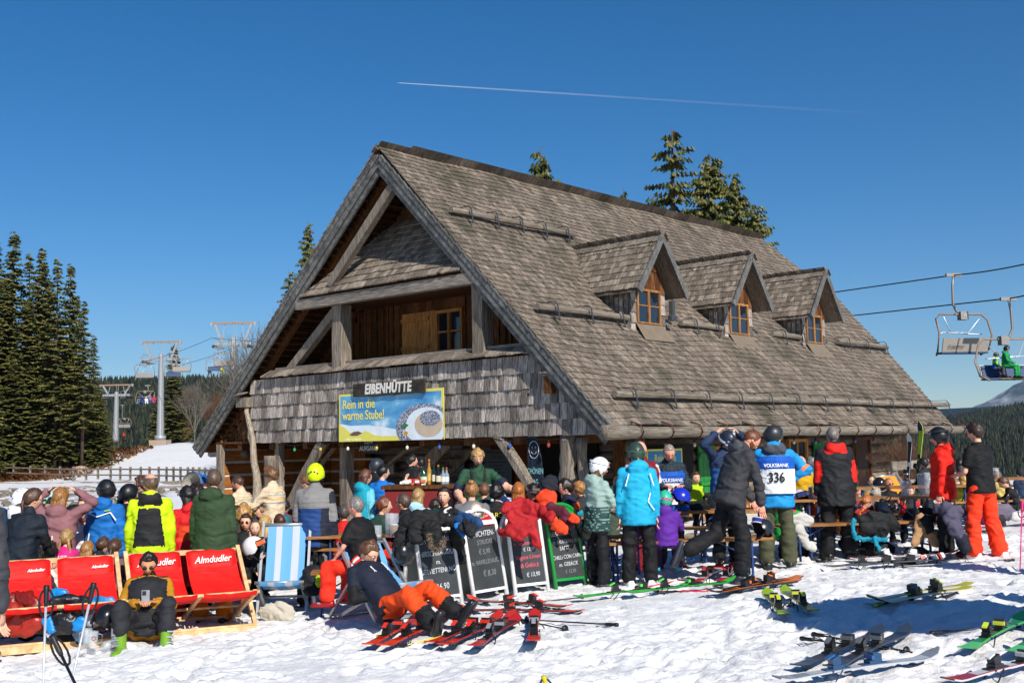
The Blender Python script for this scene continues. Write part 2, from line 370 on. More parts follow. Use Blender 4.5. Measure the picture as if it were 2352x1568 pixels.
# grain scales: X,Y,Z in hut frame
W_SH = wood('roof_wood', '#3a332d', '#766a5e', '#aea090', (8, 60, 8), .36, .007, stain='#5d584a')
W_SHD = wood('dormer_roof_wood', '#40382f', '#7f7366', '#b3a595', (60, 8, 8), .45, .006)
W_WALL = wood('wall_shingle_wood', '#2f2823', '#91867d', '#d0c8bf', (50, 50, 4), .6, .012)
W_WALLO = wood('warm_shingle_wood', '#21160f', '#573720', '#935f35', (45, 45, 5), .4, .012)
W_BM = wood('beam_wood_along_gable', '#463e37', '#7f756b', '#aea59a', (3, 40, 40), .25, .012)
W_BV = wood('beam_wood_upright', '#3c342c', '#7b7064', '#b0a493', (38, 38, 3), .25, .014)
W_BD = wood('beam_wood_along_ridge', '#443c34', '#7c7265', '#a99f92', (40, 3, 40), .25, .012)
W_BARGE = wood('bargeboard_wood', '#33353a', '#62625f', '#8d8a84', (9, 60, 9), .2, .01)
W_IN = wood('inner_boards', '#2a180d', '#5c3a20', '#85572f', (30, 30, 4), .35, .008)
W_INY = wood('light_pine', '#6b4522', '#a87440', '#cf9a5a', (30, 30, 3), .2, .005)
W_LOG = wood('log_wood', '#3a2f26', '#77695a', '#a59783', (40, 3, 40), .3, .015, stain='#5d4a38')
W_ORG = wood('orange_logs', '#5d3015', '#a5622c', '#cf8a48', (4, 30, 30), .25, .01)
M_DARK = mat('painted_inside_shade', '#120d0a', .9, var=.3); M_GLS = mat('window_glass', '#1a222c', .05, var=.1, coat=1)  # near-black colour stands in for the shade inside openings
M_STEEL = metal('#5b5d60', .5, .7); M_RUST = mat('rusty_iron', '#5a2f1e', .8, var=.3, bump=.004)
M_WHITE = mat('chinking', '#d8d4cc', .8, var=.15); M_GREEN = mat('green_paint', '#1f7a2c', .55, var=.25, scale=14, bump=.004)
M_FLASH = mat('sheet_flashing', '#8a7b68', .5, metal=.3, var=.1)

SLR = (6.35 - .33) / 5.95; SLL = (6.35 - .11) / (13.01 - 5.95)
def shingle_rows(mb, p_of, n, rows, expo, s0, s1, wmin, wmax, th, tilt, clip=None, rag=.12, seed=1, L=1.35, m=0):
    """p_of(s, t): point at s along the course and t up the slope; n outward normal"""
    rd = random.Random(seed); n = Vector(n).normalized()
    for r in range(rows):
        a, b = s0(r * expo) if callable(s0) else s0, s1(r * expo) if callable(s1) else s1
        s = a - rd.uniform(0, wmin)
        while s < b:
            w_ = rd.uniform(wmin, wmax); e = min(s + w_, b); q = max(s, a)
            if e - q > .015 and not (clip and clip((q + e) / 2, r * expo)):
                t0 = r * expo - rd.uniform(0, rag) * expo; t1 = r * expo + expo * L; lift = th * (1 + rd.uniform(-.1, .6)); g = .004
                A, B = p_of(q + g, t0), p_of(e - g, t0); C, D = p_of(e - g, t1), p_of(q + g, t1)
                low = n * (tilt * .35); hi = n * (tilt + lift)
                mb.add([A + low, B + low, C - n * .006, D - n * .006, A + hi, B + hi, C + n * .004, D + n * .004],
                       [(0, 1, 5, 4), (4, 5, 6, 7), (1, 2, 6, 5), (3, 0, 4, 7)], m)
            s = e if e >= b else s + w_
def vend(u): return float(np.interp(u, [0, 2.2, 3.9, 4.9, 5.95, 6.1], [15.2, 16.25, 16.9, 16.45, 15.85, 15.8]))
def build_roof():
    L = math.hypot(5.95, 6.02); nrm = Vector((SLR, 0, 1)).normalized()
    sag = lambda v, t: -.05 * math.sin(v * .55) * math.sin(t * .4) + .02 * math.sin(v * 1.9 + t)
    pr = lambda s, t: hl(t / L * 5.95 - .06, s, .33 - .04 + (t / L) * 6.02 + sag(s, t))
    mb = MB(); rows = int(L / .168) + 1
    shingle_rows(mb, pr, nrm, rows, .168, -.24, lambda t: vend(t / L * 5.95), .07, .16, .015, .013, seed=3)
    rf = mb.build('roof', W_SH, hut)
    # deck, rafters and the sheltered side
    mb = MB(); k = 10
    for i in range(k):
        u0, u1 = 5.95 * i / k, 5.95 * (i + 1) / k; z0, z1 = .24 + SLR * u0, .24 + SLR * u1; a, b = vend(u0), vend(u1)
        top = [hl(u0, -.2, z0), hl(u0, a - .05, z0), hl(u1, b - .05, z1), hl(u1, -.2, z1)]; bot = [p - Vector((0, 0, .07)) for p in top]
        mb.add(top + bot, [(0, 3, 2, 1), (4, 5, 6, 7), (0, 1, 5, 4), (2, 3, 7, 6), (1, 2, 6, 5), (3, 0, 4, 7)])
    for i in range(12):
        u0, u1 = 5.95 + 7.06 * i / 12, 5.95 + 7.06 * (i + 1) / 12; z0, z1 = 6.26 - SLL * (u0 - 5.95), 6.26 - SLL * (u1 - 5.95)
        top = [hl(u0, -.2, z0), hl(u0, 15.8, z0), hl(u1, 15.8, z1), hl(u1, -.2, z1)]; bot = [p - Vector((0, 0, .07)) for p in top]
        mb.add(top + bot, [(0, 3, 2, 1), (4, 5, 6, 7), (0, 1, 5, 4), (2, 3, 7, 6), (1, 2, 6, 5), (3, 0, 4, 7)])
    mb.build('roof_boards', W_IN, hut)
    mb = MB(); LL = math.hypot(7.06, 6.24); nl = Vector((-SLL, 0, 1)).normalized()
    pl = lambda s, t: hl(12.98 - t / LL * 7.0, s, .13 + t / LL * 6.18)
    shingle_rows(mb, pl, nl, int(LL / .2) + 1, .2, -.26, .6, .2, .3, .03, .02, seed=5)
    shingle_rows(mb, pl, nl, int(LL / .4) + 1, .4, .6, 15.7, .5, .7, .03, .02, seed=6)
    mb.build('far_roof_slope', W_SH, hut)
    mb = MB(); rd = random.Random(4)                                   # ridge capping
    v = -.3
    while v < 15.8:
        e = min(15.85, v + .24); z = 6.36 + .05 * math.sin(v * .5) * 0 + rd.uniform(-.008, .008)
        mb.add([hl(5.89, v, z - .04), hl(5.89, e, z - .05), hl(5.97, e, z + .015), hl(5.97, v, z + .03)], [(0, 1, 2, 3)])
        mb.add([hl(5.97, v, z + .05), hl(5.97, e, z + .03), hl(6.1, e, z - .1), hl(6.1, v, z - .08)], [(0, 1, 2, 3)])
        mb.add([hl(5.85, v, z - .08), hl(5.97, v, z + .02), hl(6.1, v, z - .1), hl(6.1, v, z - .08), hl(5.97, v, z + .05), hl(5.85, v, z - .06)], [(0, 1, 2, 3, 4, 5)]); v += .22
    mb.build('ridge_capping', W_BD, hut)
    # far gable wall and half hip
    mb = MB(); mb.add([hl(5.95, 15.8, 6.3), hl(4.7, 16.6, 5.05), hl(7.2, 16.6, 5.05)], [(0, 1, 2)])
    mb.add([hl(.6, 13.9, -2.6), hl(12.6, 13.9, -2.6), hl(12.6, 13.9, .4), hl(5.95, 13.9, 6.1), hl(.6, 13.9, .7)], [(0, 1, 2, 3, 4)]); mb.build('far_gable', W_WALL, hut)
    # snow guards: beams held by steel hooks
    for (u, v0, v1, nh) in ((4.3, .25, 4.2, 5), (2.12, .36, 3.25, 3), (2.14, 5.25, 6.95, 2), (2.14, 9.3, 11.1, 2), (2.17, 12.95, 16.15, 3), (.4, .45, 16.0, 13)):
        mb = MB(); z = .33 + SLR * u; p = lambda v, du=0, dz=0: hl(u - .07 + du, v, z + .13 + dz)
        n = max(2, int((v1 - v0) / 2)); 
        mb.tube([p(v0 + (v1 - v0) * i / n, dz=.012 * math.sin(i * 2.1)) for i in range(n + 1)], .068, 8, flat=.95, smooth=False, up=(1, 0, 1))
        g = mb.build('snow_guard', W_BD, hut); 
        for i in range(nh):
            hk = MB()
            v = v0 + .45 + (v1 - v0 - .8) * i / max(1, nh - 1)
            pts = [hl(u + .25, v, z + .26), hl(u - .14, v, z + .26), hl(u - .2, v, z + .2), hl(u - .26, v, z - .12), hl(u - .02, v, z - .0 + .02)]
            for a, b in zip(pts, pts[1:]): hk.beam(a, b, .035, .012)
            hk.build('guard_hook', M_STEEL, g)
    # bargeboards with their shingle trim
    for sgn, nm in ((1, 'bargeboard'), (-1, 'bargeboard')):
        mb = MB()
        if sgn > 0: a, b = hl(-.02, -.2, .12), hl(6.0, -.2, 6.1)
        else: a, b = hl(13.02, -.2, -.02), hl(5.9, -.2, 6.12)
        d = (b - a).normalized(); upv = Vector((-d.z, 0, d.x)) if sgn < 0 else Vector((-d.z, 0, d.x))
        if upv.z < 0: upv = -upv
        mb.beam(a + upv * .02, b + upv * .02, .05, .22, up=upv); mb.beam(a - upv * .1 + Vector((0, .045, 0)), b - upv * .1 + Vector((0, .045, 0)), .05, .2, up=upv)
        mb.build(nm, W_BARGE, hut)
        mb = MB(); n = int((b - a).length / .24)
        for i in range(n):
            c = a + d * (.24 * i + .12) + upv * .155; mb.obox(c + Vector((0, .03, 0)), d * .13 + upv * .012, (0, .085, 0), upv * .014 - d * .002)
            mb.obox(c + Vector((0, -.035, 0)) - upv * .055, d * .13, (0, .009, 0), upv * .06 + d * .006)
        mb.build('edge_shingles', W_BARGE, hut)
    # soffit boards on the left overhang + rafter pairs inside the open gable
    mb = MB()
    for v in (.25, 1.75):
        mb.beam(hl(.35, v, .33), hl(5.9, v, 6.0), .14, .16); mb.beam(hl(12.6, v, .2), hl(6.0, v, 6.0), .14, .16)
    mb.build('rafters', W_IN, hut)
    mb = MB(); n = 44
    for i in range(n):
        u = 6.3 + 6.5 * i / n; z = 6.12 - SLL * (u - 5.95); mb.obox(hl(u, .75, z), Vector((-.073, 0, .073 * SLL)), (0, .93, 0), Vector((.01 * (i % 2), 0, .01)))
        u = 5.6 - 5.2 * i / n; z = 6.12 + SLR * (u - 5.95); mb.obox(hl(u, .75, z), Vector((-.06, 0, -.06)), (0, .93, 0), Vector((-.01 * (i % 2), 0, .01)))
    mb.build('soffit_boards', W_IN, hut)
    return rf
build_roof()

def wall_shingles(mb, u0, u1, z0f, z1f, v, rows, wmin=.1, wmax=.24, seed=1, flare=.032, m=0, cut=None):
    rd = random.Random(seed)
    for r in range(rows):
        s = u0
        while s < u1 - .01:
            w_ = rd.uniform(wmin, wmax); e = min(s + w_, u1); mid = (s + e) / 2; z0, z1 = z0f(mid), z1f(mid); h = (z1 - z0) / rows
            zb = z0 + r * h - rd.uniform(0, .018); zt = z0 + (r + 1.12) * h
            if cut: zt = min(zt, cut(mid))
            g = .008; o = flare * (1 + rd.uniform(-.2, .5)); tw = rd.uniform(-.012, .012)
            if zt > zb:
                mb.add([hl(s + g, v - o - tw, zb), hl(e - g, v - o + tw, zb), hl(e - g, v - .004, zt), hl(s + g, v - .004, zt),
                        hl(s + g, v + .01, zb), hl(e - g, v + .01, zb), hl(e - g, v + .01, zt), hl(s + g, v + .01, zt)],
                       [(0, 3, 2, 1), (0, 1, 5, 4), (0, 4, 7, 3), (1, 2, 6, 5)], m)
            s = e
def build_gable():
    zL = lambda u: 6.0 - SLL * (u - 5.95) if u > 5.95 else 6.0 + SLR * (u - 5.95)
    # shingled front between porch and loggia
    mb = MB(); wall_shingles(mb, .3, 10.95, lambda u: .16, lambda u: 1.62, 0, 5, seed=11, cut=lambda u: zL(u) + .02)
    mb.build('gable_shingles', W_WALL, hut)
    mb = MB(); wall_shingles(mb, 10.97, 12.6, lambda u: .16, lambda u: min(1.62, zL(u) - .05), .22, 4, seed=12, flare=.02); mb.build('side_gable_shingles', W_WALLO, hut)
    mb = MB(); mb.box(hl(12.5, .03, .15), hl(11, .28, .2)); mb.box(hl(10.9, .02, .18), hl(1.6, .1, 1.6)); mb.build('gable_backing', W_IN, hut)
    # little shingle roof along the parapet, and the rail
    mb = MB(); rd = random.Random(2); u = 1.62
    while u < 10.35:
        w_ = rd.uniform(.12, .24); e = min(u + w_, 10.35); g = .004; dz = rd.uniform(-.012, .012)
        a, b, c, d = hl(u + g, -.15, 1.68 + dz), hl(e - g, -.15, 1.68 + dz), hl(e - g - .03, .12, 1.84), hl(u + g - .03, .12, 1.84); t = Vector((0, 0, .028))
        mb.add([a, b, c, d, a + t, b + t, c + t, d + t], [(4, 7, 6, 5), (0, 1, 2, 3), (0, 4, 5, 1), (1, 5, 6, 2), (3, 7, 4, 0)]); u = e
    mb.build('parapet_roof', W_SHD, hut)
    mb = MB(); mb.beam(hl(1.95, .16, 1.86), hl(10.1, .16, 1.86), .12, .1); mb.build('parapet_rail', W_BM, hut)
    # pent shingle roof inside the top of the gable
    mb = MB(); tl = 2.15
    pr = lambda s, t: hl(s, -.22 + t / tl * 1.5, 3.42 + t / tl * 1.75)
    inside = lambda s, t: not (3.42 + t / tl * 1.75 < zL(s) - .1)
    shingle_rows(mb, pr, Vector((0, -1.75, 1.5)), int(tl / .2), .2, 3.05, 8.85, .1, .22, .018, .016, clip=inside, seed=21)
    mb.build('upper_pent_roof', W_SHD, hut)
    mb = MB(); mb.add([hl(3.3, -.12, 3.36), hl(8.7, -.12, 3.36), hl(7.0, 1.2, 4.9), hl(5.0, 1.2, 4.9)], [(0, 1, 2, 3)]); mb.add([hl(4.75, 1.2, 4.8), hl(7.4, 1.2, 4.8), hl(6, 1.2, 6.05)], [(0, 1, 2)]); mb.build('upper_gable_boards', W_IN, hut)
    mb = MB(); mb.beam(hl(2.95, -.1, 3.24), hl(8.9, -.1, 3.27), .2, .22); mb.build('loggia_beam', W_BM, hut)
    for u0, u1 in ((7.48, 7.8), (3.14, 3.42)):
        mb = MB(); mb.box(hl(u0, -.02, 1.7), hl(u1, .28, 3.16)); mb.build('loggia_post', W_BV, hut)
    mb = MB(); mb.beam(hl(7.95, .3, 3.15), hl(9.85, .3, 1.78), .16, .2);  mb.build('loggia_braces', W_BV, hut)
    mb = MB(); mb.beam(hl(5.35, -.08, 5.72), hl(7.75, -.08, 3.62), .15, .2); mb.build('gable_brace', W_BV, hut)
    # loggia back wall (boards and battens), ceiling, floor
    mb = MB(); u = .8; rd = random.Random(8)
    while u < 11.4:
        w_ = rd.uniform(.16, .26); zt = min(4.4, zL(u + .1) - .02)
        zt -= .12
        if zt > 1.2: mb.box(hl(u, 1.8, 1.2), hl(u + w_ - .01, 1.83, zt))
        if zt > 1.2 and not 5.3 < u < 7.5: mb.box(hl(u + w_ - .035, 1.765, 1.2), hl(u + w_ + .02, 1.8, zt))
        u += w_
    mb.build('loggia_wall', W_IN, hut)
    mb = MB(); mb.box(hl(1.5, .1, 1.32), hl(11.2, 1.8, 1.4)); mb.box(hl(3.5, .1, 3.3), hl(8.8, 1.8, 3.34)); mb.build('loggia_floor', W_IN, hut)
    # loggia window and shutter
    wf = MB(); a, b, z0, z1 = 5.42, 6.28, 2.05, 3.03
    for p, q in (((a, z0), (a + .07, z1)), ((b - .07, z0), (b, z1)), ((a + .07, z1 - .07), (b - .07, z1)), ((a + .07, z0), (b - .07, z0 + .08)), (((a + b) / 2 - .035, z0 + .08), ((a + b) / 2 + .035, z1 - .07))):
        wf.box(hl(p[0], 1.7, p[1]), hl(q[0], 1.79, q[1]))
    wf.box(hl(a + .07, 1.72, 2.52), hl(b - .07, 1.76, 2.555)); wn = wf.build('window', W_INY, hut)
    MB().box(hl(a + .07, 1.775, z0 + .08), hl(b - .07, 1.79, z1 - .07)).build('pane', M_GLS, wn)
    sh = MB()
    for i in range(4): sh.box(hl(6.5 + .23 * i, 1.73, 2.05), hl(6.725 + .23 * i, 1.765, 3.05))
    sh.box(hl(6.5, 1.69, 2.2), hl(7.42, 1.73, 2.28)); sh.box(hl(6.5, 1.69, 2.85), hl(7.42, 1.73, 2.93)); sh.build('shutter', W_INY, hut)
    sh = MB()
    sh.box(hl(6.3, 1.73, 2.0), hl(6.49, 1.79, 3.06)); sh.build('window_jamb', W_INY, hut)
build_gable()

def build_porch():
    FL = -2.0
    # heavy uprights of the porch
    rd = random.Random(5)
    def rough_post(u, v, w_, d_, z0, z1, seed, lean=(0, 0), n=14, kind='post', matr=W_BV, knots=.18):
        mb = MB(); r_ = random.Random(seed); rings = []
        for i in range(n + 1):
            t = i / n; z = z0 + (z1 - z0) * t; cx = u + lean[0] * t + .03 * math.sin(t * 7 + seed); cw = w_ / 2 * (1 + r_.uniform(-knots, knots)); cd = d_ / 2
            rings.append([hl(cx - cw * math.cos(a) * (1 + r_.uniform(-.1, .1)), v + lean[1] * t + cd * math.sin(a) * (1 + r_.uniform(-.1, .1)), z) for a in [2 * pi * k / 10 for k in range(10)]])
        mb.loft(rings); return mb.build(kind, matr, hut)
    rough_post(1.15, .1, .34, .24, FL, .16, 3); rough_post(.82, .12, .17, .2, FL, .1, 8)
    rough_post(.15, .9, .16, .2, FL, .1, 12)
    rough_post(10.3, .1, .42, .25, FL, -.15, 5, knots=.06); MB().box(hl(9.95, .1, FL), hl(10.12, .26, .15)).build('post', W_BV, hut); MB().box(hl(7.7, .3, FL), hl(7.95, .5, .15)).build('post', W_BV, hut)
    # twisted pale tree trunk nailed to the left corner
    mb = MB(); 
    for off, s_, rr in ((0, 1.3, .10), (.12, 2.1, .07)):
        pts = [hl(10.95 - .06 * i + off * (.2 + .12 * math.sin(i * s_)) + .05 * math.sin(i * 1.3 * s_), -.1 - .03 * math.sin(i), 1.2 - 3.3 * i / 11) for i in range(12)]
        mb.tube(pts, [rr * (.45 + .08 * i) for i in range(12)], 7, jit=.16, seed=int(off * 10) + 3)
    mb.build('twisted_trunk', wood('bleached_wood', '#4a3f34', '#9c8e7c', '#cfc3b1', (40, 40, 3), .1, .02), hut)
    mb = MB(); mb.box(hl(11.28, -.2, 1.02), hl(10.85, .25, 1.25)); mb.tube([hl(11.35, -.28, 1.24), hl(11.1, -.25, 1.32), hl(10.8, -.2, 1.36)], [.05, .09, .04], 6, flat=.4); mb.build('beam_end', W_BV, hut)
    # braces
    for (a, b, w_, v) in (((2.85, .2), (1.75, -1.15), .22, .05), ((8.25, .15), (9.5, -1.3), .24, .1), ((9.0, .2), (10.2, -.8), .1, 1.2)):
        mb = MB(); n = 6; pts = [hl(a[0] + (b[0] - a[0]) * i / n, v, a[1] + (b[1] - a[1]) * i / n + .05 * math.sin(pi * i / n)) for i in range(n + 1)]
        mb.tube(pts, w_ * .55, 6, up=(0, 1, 0), smooth=False, jit=.08); mb.build('brace', W_BV, hut)
    # painted plank with smiley and greeting
    # floor joists overhead, back wall of squared logs
    mb = MB()
    for i in range(9): mb.box(hl(1 + 1.3 * i, .05, -.0), hl(1.16 + 1.3 * i, 3.9, .16))
    mb.build('ceiling_joists', W_IN, hut)
    mb = MB(); mb.box(hl(.6, .03, .16), hl(12.6, 13.8, .2)); mb.build('ceiling_boards', W_IN, hut)
    mb = MB(); z = FL - .2; k = 0
    while z < .15:
        h = .2; mb.tube([hl(1, 4.0, z + h / 2), hl(4, 4.02, z + h / 2), hl(12.6, 4.0, z + h / 2)], h * .54, 8, smooth=True, jit=.04, seed=k); z += h; k += 1
    mb.build('back_log_wall', W_BM, hut)
    mb = MB(); mb.box(hl(3.4, 3.82, FL), hl(5.4, 3.87, .1)); mb.build('doorway_shade_panel', M_DARK, hut)  # solid panel, painted near-black for the unlit room behind the doorway
    mb = MB()
    for i in range(5): mb.box(hl(5.42 + .24 * i, 3.8, FL), hl(5.655 + .24 * i, 3.84, .08))
    mb.build('board_door', wood('warm_door', '#3a1d0d', '#6d3a18', '#8e5426', (30, 30, 3), .2, .005), hut)
    # slatted left end of squared orange logs with white joints
    lg = MB(); ch = MB(); z = FL - .2
    while z < .1:
        lg.box(hl(12.45, .15, z), hl(12.65, 4.0, z + .26)); lg.box(hl(11.0, 3.6, z), hl(12.45, 3.8, z + .26)); ch.box(hl(12.48, .17, z + .26), hl(12.62, 3.9, z + .32)); ch.box(hl(10.6, 3.63, z + .26), hl(12.45, 3.77, z + .32)); z += .32
    lg.build('end_wall_logs', wood('orange_end_logs', '#5d3015', '#a5622c', '#cf8a48', (30, 4, 30), .25, .01), hut); ch.build('wall_joints', M_WHITE, hut)
    mb = MB(); mb.box(hl(12.25, -.02, FL - .3), hl(12.4, .13, .14)); mb.build('post', W_BV, hut)
    # log pile pole sticking out on the left
    MB().tube([hl(12.3, .8, -.1), hl(13.4, .8, -.06), hl(14.0, .82, -.08)], [.1, .11, .09], 8, jit=.08).build('log_end', W_BM, hut)
    # outside stair going up inside the porch
    mb = MB(); a, b = hl(8.9, 1.7, FL), hl(5.9, 1.7, .1); mb.beam(a, b, .06, .3); mb.beam(a + Vector((0, .9, 0)), b + Vector((0, .9, 0)), .06, .3)
    for i in range(1, 10): p = a + (b - a) * i / 10; mb.obox(p + Vector((0, .45, .03)), (.13, 0, 0), (0, .43, 0), (0, 0, .02))
    mb.tube([a + Vector((0, -.05, 1.0)), (a + b) / 2 + Vector((.1, -.05, .85)), b + Vector((.2, -.05, .2))], [.05, .06, .05], 7, jit=.15); mb.build('stair', W_BV, hut)
build_porch()

def build_side():
    # log wall under the eave with notched corner
    FL = -1.95; mb = MB(); z = FL - .15; k = 0
    while z < .3:
        h = .24; n = 14; mb.tube([hl(1.0 + .015 * math.sin(i * 2 + k), 1.6 + 12.2 * i / n, z + h / 2 + .01 * math.sin(i * 3 + k)) for i in range(n + 1)], h * .55, 9, jit=.05, seed=k)
        mb.tube([hl(.75, 13.62, z + h * .9), hl(4, 13.65, z + h * .9)], h * .52, 9, jit=.04, seed=k + 50); z += h; k += 1
    mb.build('log_wall', W_LOG, hut)
    mb = MB(); mb.box(hl(1.0, 1.55, FL), hl(1.25, 1.75, .2)); mb.build('corner_boards', W_IN, hut)
    # gutter: hollowed log held by iron straps, and the fascia plank above
    g = MB(); n = 30; rd = random.Random(9)
    pts = [hl(-.2 + .01 * math.sin(i), -.58 + 16.2 * i / n, .17 + .006 * i / n + .008 * math.sin(i * 1.7)) for i in range(n + 1)]
    g.tube(pts, [.105 * (1.25 if i < 2 else 1) * (1 + rd.uniform(-.05, .05)) for i in range(n + 1)], 10, jit=.04)
    gt = g.build('gutter_log', W_BD, hut)
    for i in range(17):
        s_ = MB()
        v = .35 + 15.0 * i / 16; s_.tube([hl(-.08, v, .36), hl(-.3, v, .3), hl(-.34, v + .02, .17), hl(-.24, v + .03, .04)], .014, 5); s_.build('iron_strap', M_RUST, gt)
    mb = MB(); mb.beam(hl(.02, -.2, .2), hl(.02, 15.0, .2), .05, .16); mb.build('fascia_board', W_BD, hut)
    mb = MB()
    for i in range(15): v = .6 + 1.0 * i; mb.beam(hl(-.02, v, .16), hl(1.2, v, 1.35), .1, .12)
    mb.build('rafter_tails', W_BD, hut)
    # window with one green shutter, doors with orange frames
    def opening(v0, v1, z0, z1, nm, cross=True, fm=W_INY, dark=M_GLS):
        f = MB(); u = .84; t = .07
        f.box(hl(u - .04, v0, z0), hl(u + .05, v0 + t, z1)); f.box(hl(u - .04, v1 - t, z0), hl(u + .05, v1, z1)); f.box(hl(u - .04, v0 + t, z1 - t), hl(u + .05, v1 - t, z1)); f.box(hl(u - .06, v0 + t, z0), hl(u + .05, v1 - t, z0 + t))
        if cross:
            c = (v0 + v1) / 2; f.box(hl(u - .02, c - .03, z0 + t), hl(u + .04, c + .03, z1 - t))
            for zz in (z0 + (z1 - z0) * .5,): f.box(hl(u - .015, v0 + t, zz - .02), hl(u + .03, v1 - t, zz + .02))
        o = f.build(nm, fm, hut); MB().box(hl(u + .01, v0 + t, z0 + t), hl(u + .04, v1 - t, z1 - t)).build('pane', dark, o); return o
    opening(4.42, 5.3, -1.02, -.12, 'window'); opening(7.6, 8.5, -1.9, .0, 'door'); opening(11.0, 11.9, -1.9, .02, 'door', False, W_IN, mat('dark_door', '#3f2415', .7))
    for v0, v1, z0, z1 in ((3.78, 4.38, -1.05, -.1), (8.75, 9.25, -1.2, -.1), (7.0, 7.3, -1.1, -.1)):
        m = MB(); n = 4
        for i in range(n): m.box(hl(.76, v0 + (v1 - v0) * i / n + .005, z0), hl(.8, v0 + (v1 - v0) * (i + 1) / n - .005, z1))
        m.box(hl(.72, v0, z0 + .15), hl(.76, v1, z0 + .22)); m.box(hl(.72, v0, z1 - .22), hl(.76, v1, z1 - .15)); m.build('shutter', M_GREEN, hut)
    m = MB(); m.box(hl(.7, 8.85, -.5), hl(.72, 9.18, -.36)); m.build('small_notice', mat('paper', '#d8dcd8', .7), hut)
    m = MB(); m.box(hl(.78, 2.0, -2), hl(.95, 3.6, -.05)); m.build('recess_shade_panel', M_DARK, hut)  # slab on the log wall, its dark colour painted as recess shade
    # firewood stacked under the window
    m = MB(); rd = random.Random(3)
    for i in range(60):
        v = 3.0 + rd.random() * 3.4; z = FL + .06 + (i % 6) * .12; m.tube([hl(.5, v, z), hl(.8, v + rd.uniform(-.05, .05), z + rd.uniform(-.02, .02))], rd.uniform(.05, .075), 6, jit=.15, seed=i)
    m.build('firewood', wood('split_wood', '#6d4a2b', '#b08552', '#d2ac78', (12, 12, 12), .3), hut)
build_side()

